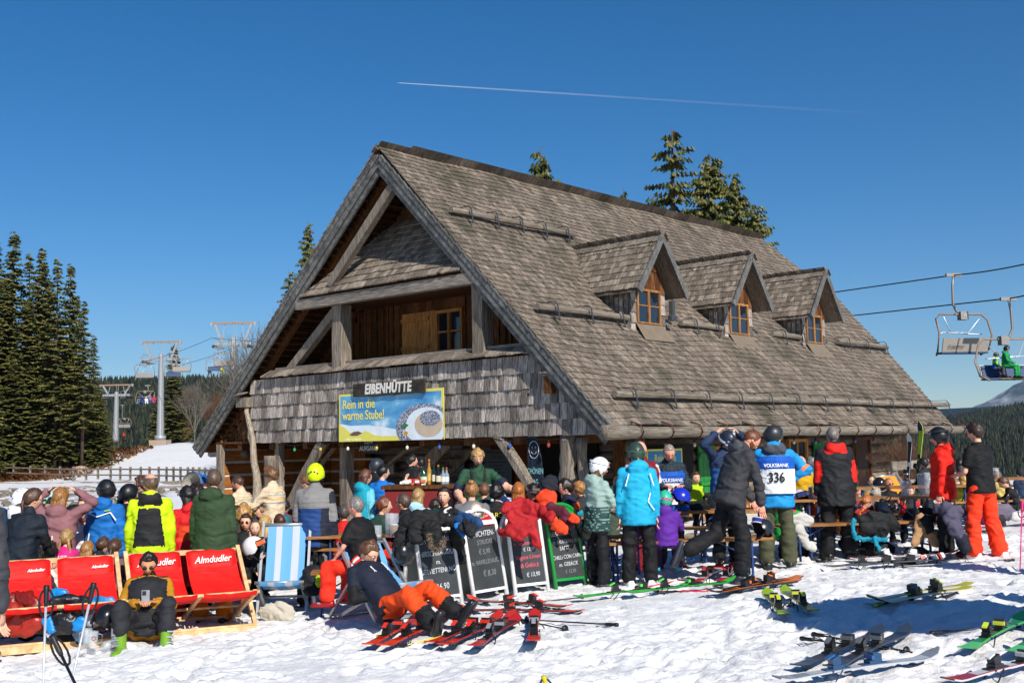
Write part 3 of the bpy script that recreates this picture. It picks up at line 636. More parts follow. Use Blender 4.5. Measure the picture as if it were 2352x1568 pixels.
def build_dormer(vc, k):
    """front wall at u=2.05, ridge at v=vc"""
    d = MB(); hw_ = .48; u0 = 2.02; zb = .33 + SLR * u0; ze = 3.2; zr = 4.36
    dm = MB(); rd = random.Random(k)
    # shingled sides and front
    def col(ua, ub, va, vb, z0a, z0b, z1a, z1b, n, mm):
        r = 4
        for i in range(n):
            t0, t1 = i / n, (i + 1) / n
            for j in range(r):
                q = [hl(ua + (ub - ua) * t, va + (vb - va) * t, (z0a + (z0b - z0a) * t) * (1 - s) + (z1a + (z1b - z1a) * t) * s) for t, s in ((t0 + .02, j / r - .02), (t1 - .02, j / r - .02), (t1 - .02, (j + 1.1) / r), (t0 + .02, (j + 1.1) / r))]
                o_ = Vector((0, -.02, 0)) if ua != ub else Vector((.02, 0, 0)); jz = rd.uniform(0, .015)
                dm.add([q[0] + o_ * (1 + rd.random() * .6), q[1] + o_ * (1 + rd.random() * .6), q[2], q[3]], [(0, 1, 2, 3)], mm)
    ur = (ze - .33) / SLR
    col(u0 + .02, ur + .1, vc - hw_ - .16, vc - hw_ - .16, zb, ze, ze, ze, 7, 0)
    dm.add([hl(u0, vc - hw_ - .15, zb), hl(ur, vc - hw_ - .15, ze), hl(u0, vc - hw_ - .15, ze)], [(0, 1, 2)]); dm.add([hl(u0, vc + hw_ + .15, zb), hl(u0, vc + hw_ + .15, ze), hl(ur, vc + hw_ + .15, ze)], [(0, 1, 2)])
    # narrow shingled jambs, gable front
    for a, b in ((vc - hw_ - .16, vc - .44), (vc + .44, vc + hw_ + .16)): col(u0, u0, a, b, zb - .08, zb - .08, ze, ze, 1, 0)
    for j in range(7):
        va = vc - .62 + 1.24 * j / 7; vb = va + 1.24 / 7
        for (za, zc) in ((ze - .02, ze + .5), (ze + .45, 9)):
            f = lambda v: min(zc, zr - .12 - abs(v - vc) * 1.35)
            if f((va + vb) / 2) > za: dm.add([hl(u0 - .03, va + .004, za), hl(u0 - .03, vb - .004, za), hl(u0 - .01, vb - .004, f(vb)), hl(u0 - .01, va + .004, f(va))], [(0, 1, 2, 3)], 1)
    dm.add([hl(u0, vc - .64, ze - .05), hl(u0, vc + .64, ze - .05), hl(u0, vc, zr - .1)], [(0, 1, 2)], 1)
    D = dm.build('dormer', [W_WALL, W_WALLO], hut)
    # window
    f = MB(); z0, z1 = zb + .16, ze + .05; a, b = vc - .43, vc + .43
    f.box(hl(u0 - .05, a, z0), hl(u0, a + .05, z1)); f.box(hl(u0 - .05, b - .05, z0), hl(u0, b, z1)); f.box(hl(u0 - .05, a + .05, z1 - .05), hl(u0, b - .05, z1)); f.box(hl(u0 - .05, vc - .03, z0), hl(u0, vc + .03, z1 - .05))
    for zz in (z0 + (z1 - z0) * .48,): f.box(hl(u0 - .04, a + .05, zz), hl(u0 - .01, vc - .03, zz + .025)); f.box(hl(u0 - .04, vc + .03, zz), hl(u0 - .01, b - .05, zz + .025))
    f.box(hl(u0 - .06, a, z0 - .03), hl(u0, b, z0))
    wn = f.build('dormer_window', wood('honey_frame', '#5f3c20', '#96683c', '#b88b5c', (20, 20, 4), .1, .003), D)
    MB().box(hl(u0 - .02, a + .05, z0), hl(u0 - .012, b - .05, z1 - .05)).build('window_pane', M_GLS, D)
    m = MB(); m.add([hl(u0 - .03, a - .05, z0 - .03), hl(u0 - .03, b + .05, z0 - .03), hl(1.72, b + .16, .33 + SLR * 1.72 + .05), hl(1.72, a - .1, .33 + SLR * 1.72 + .05)], [(0, 1, 2, 3)]); m.build('flashing', M_FLASH, D)
    # roof
    uf = 1.58; hv = .84; zl = ze - .02; rise = zr - zl
    for sg in (-1, 1):
        mb = MB(); Ls = math.hypot(hv, rise)
        def pr(s, t, sg=sg): q = t / Ls; return hl(s, vc + sg * hv * (1 - q), zl + rise * q)
        def s1(t): z = zl + rise * min(t / Ls, 1); return (z - .33) / SLR + .12
        shingle_rows(mb, pr, Vector((0, sg * rise, hv)), int(Ls / .17) + 1, .17, uf, s1, .07, .15, .012, .01, seed=40 + k * 3 + sg)
        q = [hl(uf + .03, vc + sg * hv, zl - .03), hl((zl - .33) / SLR + .1, vc + sg * hv, zl - .03), hl(4.2, vc, zr - .03), hl(uf + .03, vc, zr - .03)]
        mb.add(q + [p - Vector((0, 0, .05)) for p in q], [(0, 1, 2, 3), (7, 6, 5, 4), (0, 4, 5, 1), (3, 7, 4, 0)])
        mb.build('dormer_roof', W_SHD, D)
        mb = MB(); a, b = hl(uf, vc + sg * (hv + .05), zl - .08), hl(uf, vc, zr - .02); dd = (b - a).normalized(); upv = Vector((0, -dd.z * sg * -1, dd.y * sg * -1)); upv = Vector((1, 0, 0)).cross(dd)
        mb.obox((a + b) / 2, dd * ((b - a).length / 2), (.02, 0, 0), upv * .07); mb.build('dormer_bargeboard', W_BARGE, D)
    mb = MB(); s = uf - .08; rd = random.Random(k)
    while s < 4.1:
        e = min(s + .26, 4.2); z = zr + rd.uniform(-.008, .01)
        for sg in (-1, 1): mb.add([hl(s, vc, z + .055), hl(e, vc, z + .035), hl(e, vc + sg * .13, z - .13), hl(s, vc + sg * .13, z - .11)], [(0, 1, 2, 3)])
        s += .24
    mb.build('dormer_ridge', W_BD, D); return D
for k, vc in enumerate((3.93, 7.62, 11.4)): build_dormer(vc, k)
m = MB(); m.box(hl(1.95, 4.62, 2.75), hl(1.85, 4.72, 3.05)); m.box(hl(1.9, 4.5, 2.62), hl(1.8, 4.72, 2.72)); m.build('antenna_box', M_STEEL, hut)
# ------------------------------------------------------------------ people
SK = {'f': '#e2ab8e', 't': '#cf9068', 'r': '#dc9a80', 'd': '#b97e58'}
def vnorm(v): v = Vector(v); return v.normalized()
def cap(A, B, ra, rb, fl=1.0, n=5, seg=10, side=(1, 0, 0)):
    """tapered limb with rounded ends, as a closed ring loft"""
    A, B = Vector(A), Vector(B); d = (B - A); L = d.length; d = d.normalized() if L > 1e-6 else Vector((0, 0, 1))
    x = Vector(side) - d * d.dot(Vector(side)); x = x.normalized() if x.length > .1 else d.orthogonal().normalized(); y = d.cross(x); rg = []
    for t in (-.95, -.7, -.3): rg.append((A + d * ra * t, ra * math.sqrt(1 - t * t)))
    for i in range(n + 1): rg.append((A + (B - A) * i / n, ra + (rb - ra) * i / n))
    for t in (.3, .7, .95): rg.append((B + d * rb * t, rb * math.sqrt(1 - t * t)))
    return [[p + x * r * math.cos(2 * pi * k / seg) + y * r * fl * math.sin(2 * pi * k / seg) for k in range(seg)] for p, r in rg]
def remesh(mb, vox, smooth=3):
    me = bpy.data.meshes.new('tmp'); me.from_pydata(mb.v, [], mb.f); o = bpy.data.objects.new('tmp', me); COL.objects.link(o)
    r = o.modifiers.new('r', 'REMESH'); r.mode = 'VOXEL'; r.voxel_size = vox; r.use_smooth_shade = True
    if smooth: s_ = o.modifiers.new('s', 'SMOOTH'); s_.factor = .5; s_.iterations = smooth
    dg = bpy.context.evaluated_depsgraph_get(); ev = o.evaluated_get(dg); m2 = ev.to_mesh()
    V = np.zeros(len(m2.vertices) * 3); m2.vertices.foreach_get('co', V); V = V.reshape(-1, 3)
    N = np.zeros(len(m2.vertices) * 3); m2.vertices.foreach_get('normal', N); N = N.reshape(-1, 3)
    F = np.zeros(len(m2.loops), np.int32); m2.loops.foreach_get('vertex_index', F); F = F.reshape(-1, 4)
    ev.to_mesh_clear(); bpy.data.objects.remove(o); bpy.data.meshes.remove(me); return V, N, F
def folds(V, N, amp, f=(7, 7, 15), seed=0, w=1.0):
    x, y, z = V[:, 0] * f[0], V[:, 1] * f[1], V[:, 2] * f[2]
    q = noise3(x * .5, y * .5, z * .4, seed); a = noise3(x + q * 2, y + q, z + q * 2.5 + x * .8, seed + 1); b = noise3(x * 2.3, y * 2.3, z * 2.1 + y, seed + 2)
    return V + N * (amp * w * ((1 - 2.2 * np.abs(a)) * .75 + .3 * b))[:, None] if np.ndim(w) == 0 else V + N * (amp * w * ((1 - 2.2 * np.abs(a)) * .75 + .3 * b))[:, None]
def seg_near(P, segs):
    best = np.full(len(P), 1e9); idx = np.zeros(len(P), int); T = np.zeros(len(P))
    for k, (A, B, r, bias) in enumerate(segs):
        A = np.array(A); d = np.array(B) - A; L = max(d.dot(d), 1e-9); t = np.clip((P - A) @ d / L, 0, 1)
        q = np.linalg.norm(P - A - t[:, None] * d, axis=1) / r + bias; m = q < best; best[m] = q[m]; idx[m] = k; T[m] = t[m]
    return idx, T

def hand_mesh(mb, w, d, nrm, curl, sz, side, m):
    """palm, four jointed fingers of unequal length and a thumb from the side of the palm"""
    d = vnorm(d); nrm = Vector(nrm); nrm = (nrm - d * nrm.dot(d)); nrm = nrm.normalized() if nrm.length > .05 else d.orthogonal().normalized(); x = d.cross(nrm) * side
    s_ = sz; pl = .095 * s_
    rings = []
    for t, wx, wz in ((-.25, .024, .02), (0, .026, .018), (.35, .036, .016), (.75, .041, .014), (1.0, .038, .011)):
        c = w + d * pl * t; rings.append([c + x * wx * s_ * math.cos(a) + nrm * wz * s_ * math.sin(a) for a in [2 * pi * k / 8 for k in range(8)]])
    mb.loft(rings, m)
    for k, (ox, L) in enumerate(((-.03, .07), (-.010, .08), (.010, .075), (.029, .06))):
        p = w + d * pl * .97 + x * ox * s_; pts = [p]; a = curl * .35
        for j, fr in enumerate((.42, .32, .26)):
            a += curl * (.5 + .12 * k * .3) * (1 if j else .4); p = p + (d * math.cos(a) - nrm * math.sin(a) * -1 * -1 + x * ox * .5) .normalized() * L * fr * s_; pts.append(p)
        mb.tube(pts, [.009 * s_, .0085 * s_, .0075 * s_, .006 * s_], 6, m)
    p = w + d * pl * .25 - x * .028 * s_; q = p + (d * .6 - x * .75 - nrm * .2).normalized() * .035 * s_; r = q + (d * .85 - x * .25 - nrm * .4 * curl).normalized() * .032 * s_
    mb.tube([p, q, r], [.0125 * s_, .0105 * s_, .0075 * s_], 6, m)

def head_pt(x, y, z):
    """shape a unit-sphere point into a head (front is +y); returns metres for an adult"""
    X, Y, Z = x * .076, y * .097, z * .117
    s = sst(-.0, -.11, Z) if False else np.clip((-.005 - Z) / .105, 0, 1)
    X = X * (1 - .34 * s ** 1.3) * (1 + .04 * np.exp(-((Z - .03) / .03) ** 2)); bk = (Y < 0)
    Y = np.where(bk, Y * (1 + .08 * np.exp(-((Z - .025) / .05) ** 2) - .42 * s), Y * (1 - .06 * s))
    fr = np.clip(y, 0, 1) ** 1.5
    nose = np.exp(-(X / .0125) ** 2) * np.where(Z > -.033, np.clip((.022 - Z) / .055, 0, 1), np.clip((Z + .047) / .014, 0, 1)) * .027
    sock = -.011 * np.exp(-((np.abs(X) - .031) / .017) ** 2 - ((Z - .006) / .014) ** 2); brow = .005 * np.exp(-((Z - .03) / .01) ** 2)
    cheek = .004 * np.exp(-((np.abs(X) - .04) / .018) ** 2 - ((Z + .03) / .02) ** 2)
    lips = .007 * np.exp(-(X / .022) ** 2) * (np.exp(-((Z + .061) / .006) ** 2) + .9 * np.exp(-((Z + .073) / .006) ** 2)); ch = .009 * np.exp(-(X / .022) ** 2 - ((Z + .1) / .014) ** 2)
    return X, Y + fr * (nose + sock + brow + cheek + lips + ch), Z
def head_grid(f=1.0, off=0.0, nt_=26, nph=36, th0=0.02, th1=.97, lim=None):
    ph = np.linspace(0, 2 * pi, nph, endpoint=False); ph = ph - .55 * np.sin(ph)            # denser columns at the face (phi = 0)
    t = np.linspace(th0, th1, nt_)[:, None] * pi
    if lim is not None: t = (th0 + (lim(ph)[None, :] - th0) * np.linspace(0, 1, nt_)[:, None]) * pi
    P = np.broadcast_to(ph[None], (nt_, nph)); t = np.broadcast_to(t, (nt_, nph))
    return np.sin(t) * np.sin(P), np.sin(t) * np.cos(P), np.cos(t), P, t
def grid_faces(a, b):
    return [(i * b + j, i * b + (j + 1) % b, (i + 1) * b + (j + 1) % b, (i + 1) * b + j) for i in range(a - 1) for j in range(b)]

NP = [0]
STAND = dict(pz=.525, thR=(.07, 0, -1), shR=(.03, 0, -1), thL=(-.07, 0, -1), shL=(-.03, 0, -1), sp=(0, .03, 1))
SIT = dict(pz=None, thR=(.18, 1, -.05), shR=(.03, .02, -1), thL=(-.18, 1, -.05), shL=(-.03, .02, -1), sp=(0, .12, 1))
ARM = {'down': ((.16, -.04, -1), (.02, .16, -1)), 'table': ((.28, .45, -.85), (-.35, .9, -.02)), 'hip': ((.8, -.3, -.75), (-.75, .25, -.45)),
       'head': ((.72, .25, .55), (-.8, -.05, .55)), 'chin': ((.12, .4, -.9), (-.3, .35, .9)), 'fwd': ((.15, .45, -.9), (-.2, .9, .0)), 'cross': ((.3, .35, -.9), (-.95, .35, .05)),
       'lap': ((.25, .3, -.95), (-.3, .8, -.45)), 'work': ((.25, .3, -.95), (-.45, .85, .1)), 'low': ((.15, .25, -1), (-.05, .5, -.9)), 'reach': ((.4, .7, -.55), (.1, .9, -.4)), 'phone': ((.3, .45, -.85), (-.55, .7, .4))}
def person(label, at=None, top=None, d=14, h=0, H=None, pose='stand', arms='down', armR=None, armL=None, mod=None, tp=None, bt='#17181b', skn='f', hair=None, hat=None, gog=None,
           glasses=None, beard=None, yaw=0, pitch=0, roll=0, boots='#1b1c1f', lod=0, group='people at the mountain hut', z0=None, girl=False, fat=1.0, hands=True, curl=.5, seat=.47, bz=(), seed=None, name='person', extra=None, off=(0, 0, 0)):
    """top = (x, y) survey point of the top of the head; the figure is placed below it at distance d"""
    NP[0] += 1; sd_ = seed or NP[0] * 7
    P = dict(SIT if pose == 'sit' else STAND); P.update(mod or {})
    wt = atd(top[0], top[1], d) if top else None
    g0 = gz(wt.x, wt.y) if top else at[2]
    if z0 is not None: g0 = z0
    Ht = (.0)
    hat_h = .025 if hat else (.012 if hair != 'bald' else 0)
    def joints(H):
        J = {}; pz = P['pz'] * H if P['pz'] else seat + .085; J['pel'] = Vector((0, 0, pz)); sp = vnorm(P['sp']); J['sp'] = sp
        tw = math.radians(P.get('tw', 0)); rx = Vector((math.cos(tw), -math.sin(tw), 0)); rx = (rx - sp * rx.dot(sp)).normalized(); J['rx'] = rx; J['fy'] = sp.cross(rx)
        mid = J['pel'] + vnorm((Vector((0, 0, 1)) * .5 + sp * 1) if P['pz'] or True else sp) * .13 * H; J['mid'] = mid
        J['C'] = mid + sp * .165 * H; nk = vnorm(sp + Vector((0, .25, .6)) if 'nk' not in P else P['nk'])
        J['hb'] = J['C'] + nk * .052 * H; R = Euler((math.radians(-pitch), math.radians(roll), math.radians(-yaw) - tw), 'XYZ').to_matrix(); R = Euler((0, 0, math.radians(-yaw) - tw)).to_matrix() @ Euler((math.radians(-pitch), math.radians(roll), 0)).to_matrix()
        hs = (H / 1.75) ** .45; J['hs'] = hs; J['R'] = R; J['hc'] = J['hb'] + R @ Vector((0, .012, .088)) * hs + Vector((0, 0, .0)); J['top'] = J['hc'] + R @ Vector((0, 0, .117 * hs)) + Vector((0, 0, hat_h))
        for s_, k in ((1, 'R'), (-1, 'L')):
            sh = J['C'] + rx * s_ * .102 * H - sp * .028 * H; aa = (armR if k == 'R' else armL) or arms
            ua, fa = ARM[aa] if isinstance(aa, str) else aa
            conv = lambda v: vnorm(rx * v[0] * s_ + J['fy'].cross(Vector((0, 0, 0))) + Vector((-rx.y * 1, rx.x, 0)).normalized() * v[1] + Vector((0, 0, v[2])))
            ua, fa = conv(ua), conv(fa); J['sh' + k] = sh; J['el' + k] = sh + ua * .165 * H; J['wr' + k] = J['el' + k] + fa * .14 * H; J['fa' + k] = fa
            hp = J['pel'] + Vector((s_ * .055 * H, 0, -.02)); th, shn = vnorm(P['th' + k]), vnorm(P['sh' + k]); J['hp' + k] = hp; J['kn' + k] = hp + th * .245 * H; J['an' + k] = J['kn' + k] + shn * .235 * H
            J['ft' + k] = P.get('ft' + k, None)
        return J
    if H is None:
        H = 1.75
        for _ in range(8):
            J = joints(H); need = (wt.z - g0) - J['top'].z; H = min(1.92, max(.95, H + need * (1.0 if pose == 'stand' else 1.6)))
    J = joints(H); a = -math.radians(h); Rz = Matrix.Rotation(a, 3, 'Z')
    if top:
        o_ = Rz @ J['top']; loc = Vector((wt.x - o_.x, wt.y - o_.y, g0)); 
        if z0 is None and pose == 'stand': loc.z = g0
        miss = wt.z - (loc.z + J['top'].z)
        if pose == 'recline': print('RECLINE miss', round(miss, 2)); loc.z += max(miss, -.04)
        elif pose != 'stand': loc.z += miss
        elif abs(miss) > .12: print('HEIGHT', label[:40], 'H %.2f miss %.2f' % (H, miss))
    else: loc = Vector(at)
    loc = loc + Vector(off)
    root = empty(name, loc, a, label, 'person', group)
    k_ = H / 1.75; vox = (.017, .022, .03)[lod]; tp = dict(tp or {}); sl_ = tp.get('sleeve', 'long'); th = tp.get('thick', 1.17 if sl_ == 'long' else 1.16) * fat
    SKM = skin(SK[skn])
    # ---- body: torso, limbs, neck in one surface, then head and hands on it
    b = MB(); bw = fat
    rg = []
    for c, wx, wy in ((J['pel'] - Vector((0, 0, .07)), .09, .06), (J['pel'], .098, .068), (J['mid'], .082, .06), (J['mid'] + J['sp'] * .09 * H, .098, .064), (J['C'] - J['sp'] * .03 * H, .09, .055), (J['C'] + J['sp'] * .0 * H, .05, .04)):
        rg.append([c + J['rx'] * wx * H * .93 * bw * math.cos(q) + J['fy'] * wy * H * bw * math.sin(q) for q in [2 * pi * i / 14 for i in range(14)]])
    b.loft(rg); b.loft(cap(J['C'] - J['sp'] * .03, J['hc'] - J['R'] @ Vector((0, .02, .03)), .056 * k_, .05 * k_, 1, 3))
    for s_ in 'RL':
        b.loft(cap(J['sh' + s_], J['el' + s_], .046 * k_, .038 * k_)); b.loft(cap(J['el' + s_], J['wr' + s_], .038 * k_, .026 * k_))
        b.loft(cap(J['hp' + s_], J['kn' + s_], .075 * k_, .053 * k_)); b.loft(cap(J['kn' + s_], J['an' + s_], .05 * k_, .034 * k_)); b.loft(cap(J['C'] - J['sp'] * .02 * H, J['sh' + s_], .045 * k_, .045 * k_))
    V, N, F = remesh(b, .02 if sl_ != 'long' and lod == 0 else .026, 3)
    hb = MB(); hs = J['hs']; x, y, z, ph, t = head_grid(); X, Y, Z = head_pt(x, y, z)
    wob = .0015 * np.sin(sd_ * 1.3 + Z * 60); pts = [J['hc'] + J['R'] @ (Vector((a_, b_, c_)) * hs) for a_, b_, c_ in zip((X + wob).ravel(), Y.ravel(), Z.ravel())]
    fs = grid_faces(*X.shape); hb.v = [tuple(p) for p in pts]; yy = y.ravel(); zz = Z.ravel(); xx = X.ravel()
    for f in fs:
        c = f[0]; mi_ = 0
        if beard and yy[c] > .1 and zz[c] < -.048 + (.02 if abs(xx[c]) > .035 else 0) and not (abs(xx[c]) < .02 and -.078 < zz[c] < -.056): mi_ = 2
        elif yy[c] > .6 and abs(xx[c]) < .024 and -.078 < zz[c] < -.056: mi_ = 1
        hb.f.append(f); hb.m.append(mi_); hb.sm.append(True)
    hb.f.append(tuple(range(X.shape[1]))[::-1]); hb.m.append(0); hb.sm.append(True)
    HP = lambda *v: J['hc'] + J['R'] @ (Vector(v) * hs)
    for s_ in (-1, 1):
        hb.ell(HP(s_ * .0715, -.004, -.008), (.010 * hs, .019 * hs, .031 * hs), 8, 6, 0, J['R']); hb.ell(HP(s_ * .031, .082, .006), (.0125 * hs, .009 * hs, .0075 * hs), 8, 6, 3, J['R']); hb.ell(HP(s_ * .031, .0895, .006), (.005 * hs, .003 * hs, .0055 * hs), 6, 5, 4, J['R'])
        hb.ell(HP(s_ * .032, .093, .026), (.016 * hs, .004 * hs, .003 * hs), 6, 4, 2, J['R'])
    if hands:
        for s_, k in ((1, 'R'), (-1, 'L')):
            fa = J['fa' + k]; nr = P.get('pn' + k) or (Vector((0, 0, 1)) if abs(fa.z) < .6 else Vector((-s_, 0, .1)))
            hand_mesh(hb, J['wr' + k] + fa * .012, fa, nr, curl, k_ * 1.02, s_, 5 if tp.get('gloves') else 0)
    n0 = len(V); Fh = [f for f in hb.f]
    me = bpy.data.meshes.new('body'); me.from_pydata([tuple(v) for v in V] + hb.v, [], [tuple(f) for f in F] + [tuple(i + n0 for i in f) for f in Fh])
    hc_ = hair[1] if isinstance(hair, tuple) else '#3a2a1e'
    for mm in (SKM, mat('lips', '#b9615a', .5, var=.05), HAIRM(beard if isinstance(beard, str) else hc_), mat('eye_white', '#e8e4de', .2, var=0), mat('iris', '#2a2320', .1, var=0), fab(tp.get('gloves') or '#141416')): me.materials.append(mm)
    me.polygons.foreach_set('material_index', [0] * len(F) + hb.m); me.polygons.foreach_set('use_smooth', [True] * (len(F) + len(hb.f))); link('body', me, root)
    # ---- top garment
    if tp.get('col'):
        c = MB(); hem = tp.get('hem', .06) * H; wf = th * (1.0 if sl_ == 'long' else .96); slim = tp.get('slim', 1.0) * wf; g = J['pel']; segs = []
        dn = vnorm(J['mid'] - J['pel']); rg = []
        low = g - dn * hem
        if pose == 'sit': low = g - Vector((0, 0, .05))
        ringd = [(low, .108 * slim * tp.get('aline', 1.0), .088 * slim * tp.get('aline', 1.0)), (g, .103 * slim, .08 * slim), (J['mid'], .097 * slim, .074 * slim), (J['mid'] + J['sp'] * .09 * H, .108 * wf, .078 * wf), (J['C'] - J['sp'] * .045 * H, .108 * wf, .07 * wf), (J['C'] - J['sp'] * .01 * H, .075 * wf, .052 * wf), (J['C'] + J['sp'] * .012 * H, .04 * wf, .04 * wf), (J['C'] + J['sp'] * .03 * H, .036 * wf, .037 * wf)]
        for q_, wx, wy in ringd: rg.append([q_ + J['rx'] * wx * H * math.cos(q) + J['fy'] * wy * H * math.sin(q) for q in [2 * pi * i / 18 for i in range(18)]])
        c.loft(rg); segs.append((low, J['C'], .1 * H, 0)); tags = ['torso']
        for s_, k in ((1, 'R'), (-1, 'L')):
            r1, r2, r3 = (.056 * th * k_ , .05 * th * k_, .042 * th * k_) if sl_ == 'long' else (.053 * th * k_, .05 * th * k_, 0); dropped = J['sh' + k]
            c.loft(cap(J['C'] + J['rx'] * s_ * .03 * H - J['sp'] * .02 * H, dropped, .05 * th * k_, r1, 1, 4, 10))
            if sl_ == 'none': continue
            e = J['el' + k] if sl_ == 'long' else J['sh' + k] + (J['el' + k] - J['sh' + k]) * .62
            c.loft(cap(dropped, e, r1, r2 if sl_ == 'long' else .055 * th * k_, 1, 5, 12)); segs.append((J['sh' + k] + (e - J['sh' + k]) * .12, e, r1, 0)); tags.append('arm')
            if sl_ == 'long':
                w_ = J['wr' + k]; c.loft(cap(e, w_ - J['fa' + k] * .005, r2, r3 * tp.get('cuff', .92), 1, 5, 12)); segs.append((e, w_, r2, 0)); tags.append('fore')
        if tp.get('hood'):
            hc2 = J['C'] - J['fy'] * .055 * H + J['sp'] * .008 * H; c.ell(hc2, (.135 * k_, .075 * k_, .095 * k_), 14, 8); c.ell(hc2 + J['fy'] * .05 * k_ + J['sp'] * .035, (.1 * k_, .085 * k_, .045 * k_), 12, 6); segs.append((hc2 - J['rx'] * .07 - J['sp'] * .01, hc2 + J['rx'] * .07 - J['sp'] * .01, .07 * k_, -.25)); tags.append('hood')
        if tp.get('collar', True) and not tp.get('hood') and sl_ == 'long': c.loft(cap(J['C'] + J['sp'] * .0, J['C'] + J['sp'] * .035 * H, .062 * k_, .06 * k_, 1, 2, 12))
        V, N, F = remesh(c, vox, 2); fo = tp.get('fold', .018 if sl_ == 'long' else .008)
        if tp.get('quilt'):
            q = (V - np.array(J['pel'])) @ np.array(J['sp']); V = V + N * (.006 * np.abs(np.sin(q * pi / tp['quilt'])) ** .6)[:, None]
        V = folds(V, N, fo, seed=sd_); cols = [tp['col']]; Cc = V[F].mean(1); idx, T = seg_near(Cc, segs); mi = np.zeros(len(F), int)
        def mi_of(cl):
            if cl not in cols: cols.append(cl)
            return cols.index(cl)
        for tg, cl in tp.get('parts', {}).items():
            for q, tt in enumerate(tags):
                if tt == tg: mi[idx == q] = mi_of(cl)
        rel = Cc - np.array(J['C']); lx = rel @ np.array(J['rx']) / H; ly = rel @ np.array(J['fy']) / H; lz = rel @ np.array(J['sp']) / H
        zt = np.where(idx == 0, (Cc - np.array(low)) @ np.array(J['sp']) / ((J['C'] - low).dot(J['sp'])), T)
        tagarr = np.array(tags)[idx]
        for zn in tp.get('zones', ()):
            tg, cl, fn = zn; m_ = (np.ones(len(F), bool) if tg == '*' else tagarr == tg) & fn(lx, ly, zt); mi[m_] = mi_of(cl)
        npmesh(tp.get('name', 'jacket' if sl_ == 'long' else 'shirt'), V, F, [fab(x_, bump=.008) if not (isinstance(x_, str) and x_.startswith('*')) else mat('shiny_fabric', x_[1:], .35, var=.1, bump=.01) for x_ in cols], root, True, mi)
    # ---- trousers
    if bt:
        c = MB(); bt = bt if isinstance(bt, dict) else {'col': bt}; bf = bt.get('thick', 1.2 if sl_ == 'long' else 1.12) * fat; segs = []; pts = [J['pel'] + Vector((0, 0, .05))]
        if not pose == 'sit': rg_ = ((J['pel'] + vnorm(J['mid'] - J['pel']) * .05 * H, .09, .066), (J['pel'], .1, .078), (J['pel'] - Vector((0, 0, .045 * H)), .1, .078), (J['pel'] - Vector((0, 0, .075 * H)), .085, .065))
        else: rg_ = ((J['pel'] + vnorm(J['mid'] - J['pel']) * .06 * H, .092, .07), (J['pel'], .104, .08), (J['pel'] - Vector((0, 0, .045 * H)), .1, .08))
        bq = bf * (.79 if tp.get('col') else 1); c.loft([[q_ + Vector((1, 0, 0)) * wx * H * bq * .95 * math.cos(q) + Vector((0, 1, 0)) * wy * H * bq * math.sin(q) for q in [2 * pi * i / 16 for i in range(16)]] for q_, wx, wy in rg_])
        fl = bt.get('flare', 1.0)
        for k in 'RL':
            an = J['an' + k] + (J['kn' + k] - J['an' + k]) * bt.get('short', .13 if boots else 0)
            c.loft(cap(J['hp' + k], J['kn' + k], .074 * bf * k_, .068 * bf * k_, 1, 5, 12)); c.loft(cap(J['kn' + k], an, .068 * bf * k_, .07 * bf * fl * k_, 1, 6, 12)); segs += [(J['hp' + k], J['kn' + k], .08, 0), (J['kn' + k], an, .07, 0)]
        V, N, F = remesh(c, vox, 2); V = folds(V, N, bt.get('fold', .019), (7, 7, 13), seed=sd_ + 3); cols = [bt['col']]; Cc = V[F].mean(1); idx, T = seg_near(Cc, segs); mi = np.zeros(len(F), int)
        for tg, cl, fn in bt.get('zones', ()):
            m_ = (idx % 2 == (0 if tg == 'thigh' else 1)) & fn(Cc[:, 0], Cc[:, 1], T)
            if cl not in cols: cols.append(cl)
            mi[m_] = cols.index(cl)
        npmesh('trousers', V, F, [fab(x_) for x_ in cols], root, True, mi)
    # ---- boots
    if boots:
        bo = boots if isinstance(boots, dict) else {'col': boots}
        for s_, k in ((1, 'R'), (-1, 'L')):
            an = J['an' + k]; sh = vnorm(J['an' + k] - J['kn' + k]); fd = J['ft' + k]; fd = vnorm(fd) if fd else vnorm(Vector((s_ * .22, 1, 0)) - sh * Vector((s_ * .22, 1, 0)).dot(sh) * .35)
            upv = (-sh - fd * (-sh).dot(fd)).normalized(); rt = fd.cross(upv); m = MB(); bs = k_ * bo.get('size', 1.0); fl_ = an - upv * .075 * bs
            prof = [(-.09, .035, .03, .075), (-.08, .043, .0, .09), (-.03, .046, 0, .1), (.04, .047, 0, .085), (.1, .052, 0, .065), (.17, .05, 0, .055), (.205, .036, .005, .045), (.215, .015, .01, .035)]
            m.loft([[fl_ + fd * a_ * bs + rt * w_ * bs * cx_ + upv * (zb + (zt_ - zb) * cz_) * bs for cx_, cz_ in ((-1, 0), (-1, .6), (-.6, 1), (.6, 1), (1, .6), (1, 0), (.5, -.0), (-.5, 0))] for a_, w_, zb, zt_ in prof])
            m.loft(cap(an - upv * .0 * bs, an - sh * .17 * bs * bo.get('tall', 1), .05 * bs, .058 * bs, 1.1, 4, 12)); mats_ = [plas(bo['col'], .35)]
            if bo.get('sole'): mats_.append(plas(bo['sole'], .5)); m.loft([[fl_ + fd * a_ * bs + rt * w_ * bs * cx_ * 1.04 - upv * q * bs for cx_, q in ((-1, -.012), (1, -.012), (1, .014), (-1, .014))] for a_, w_, _, _ in prof], 1)
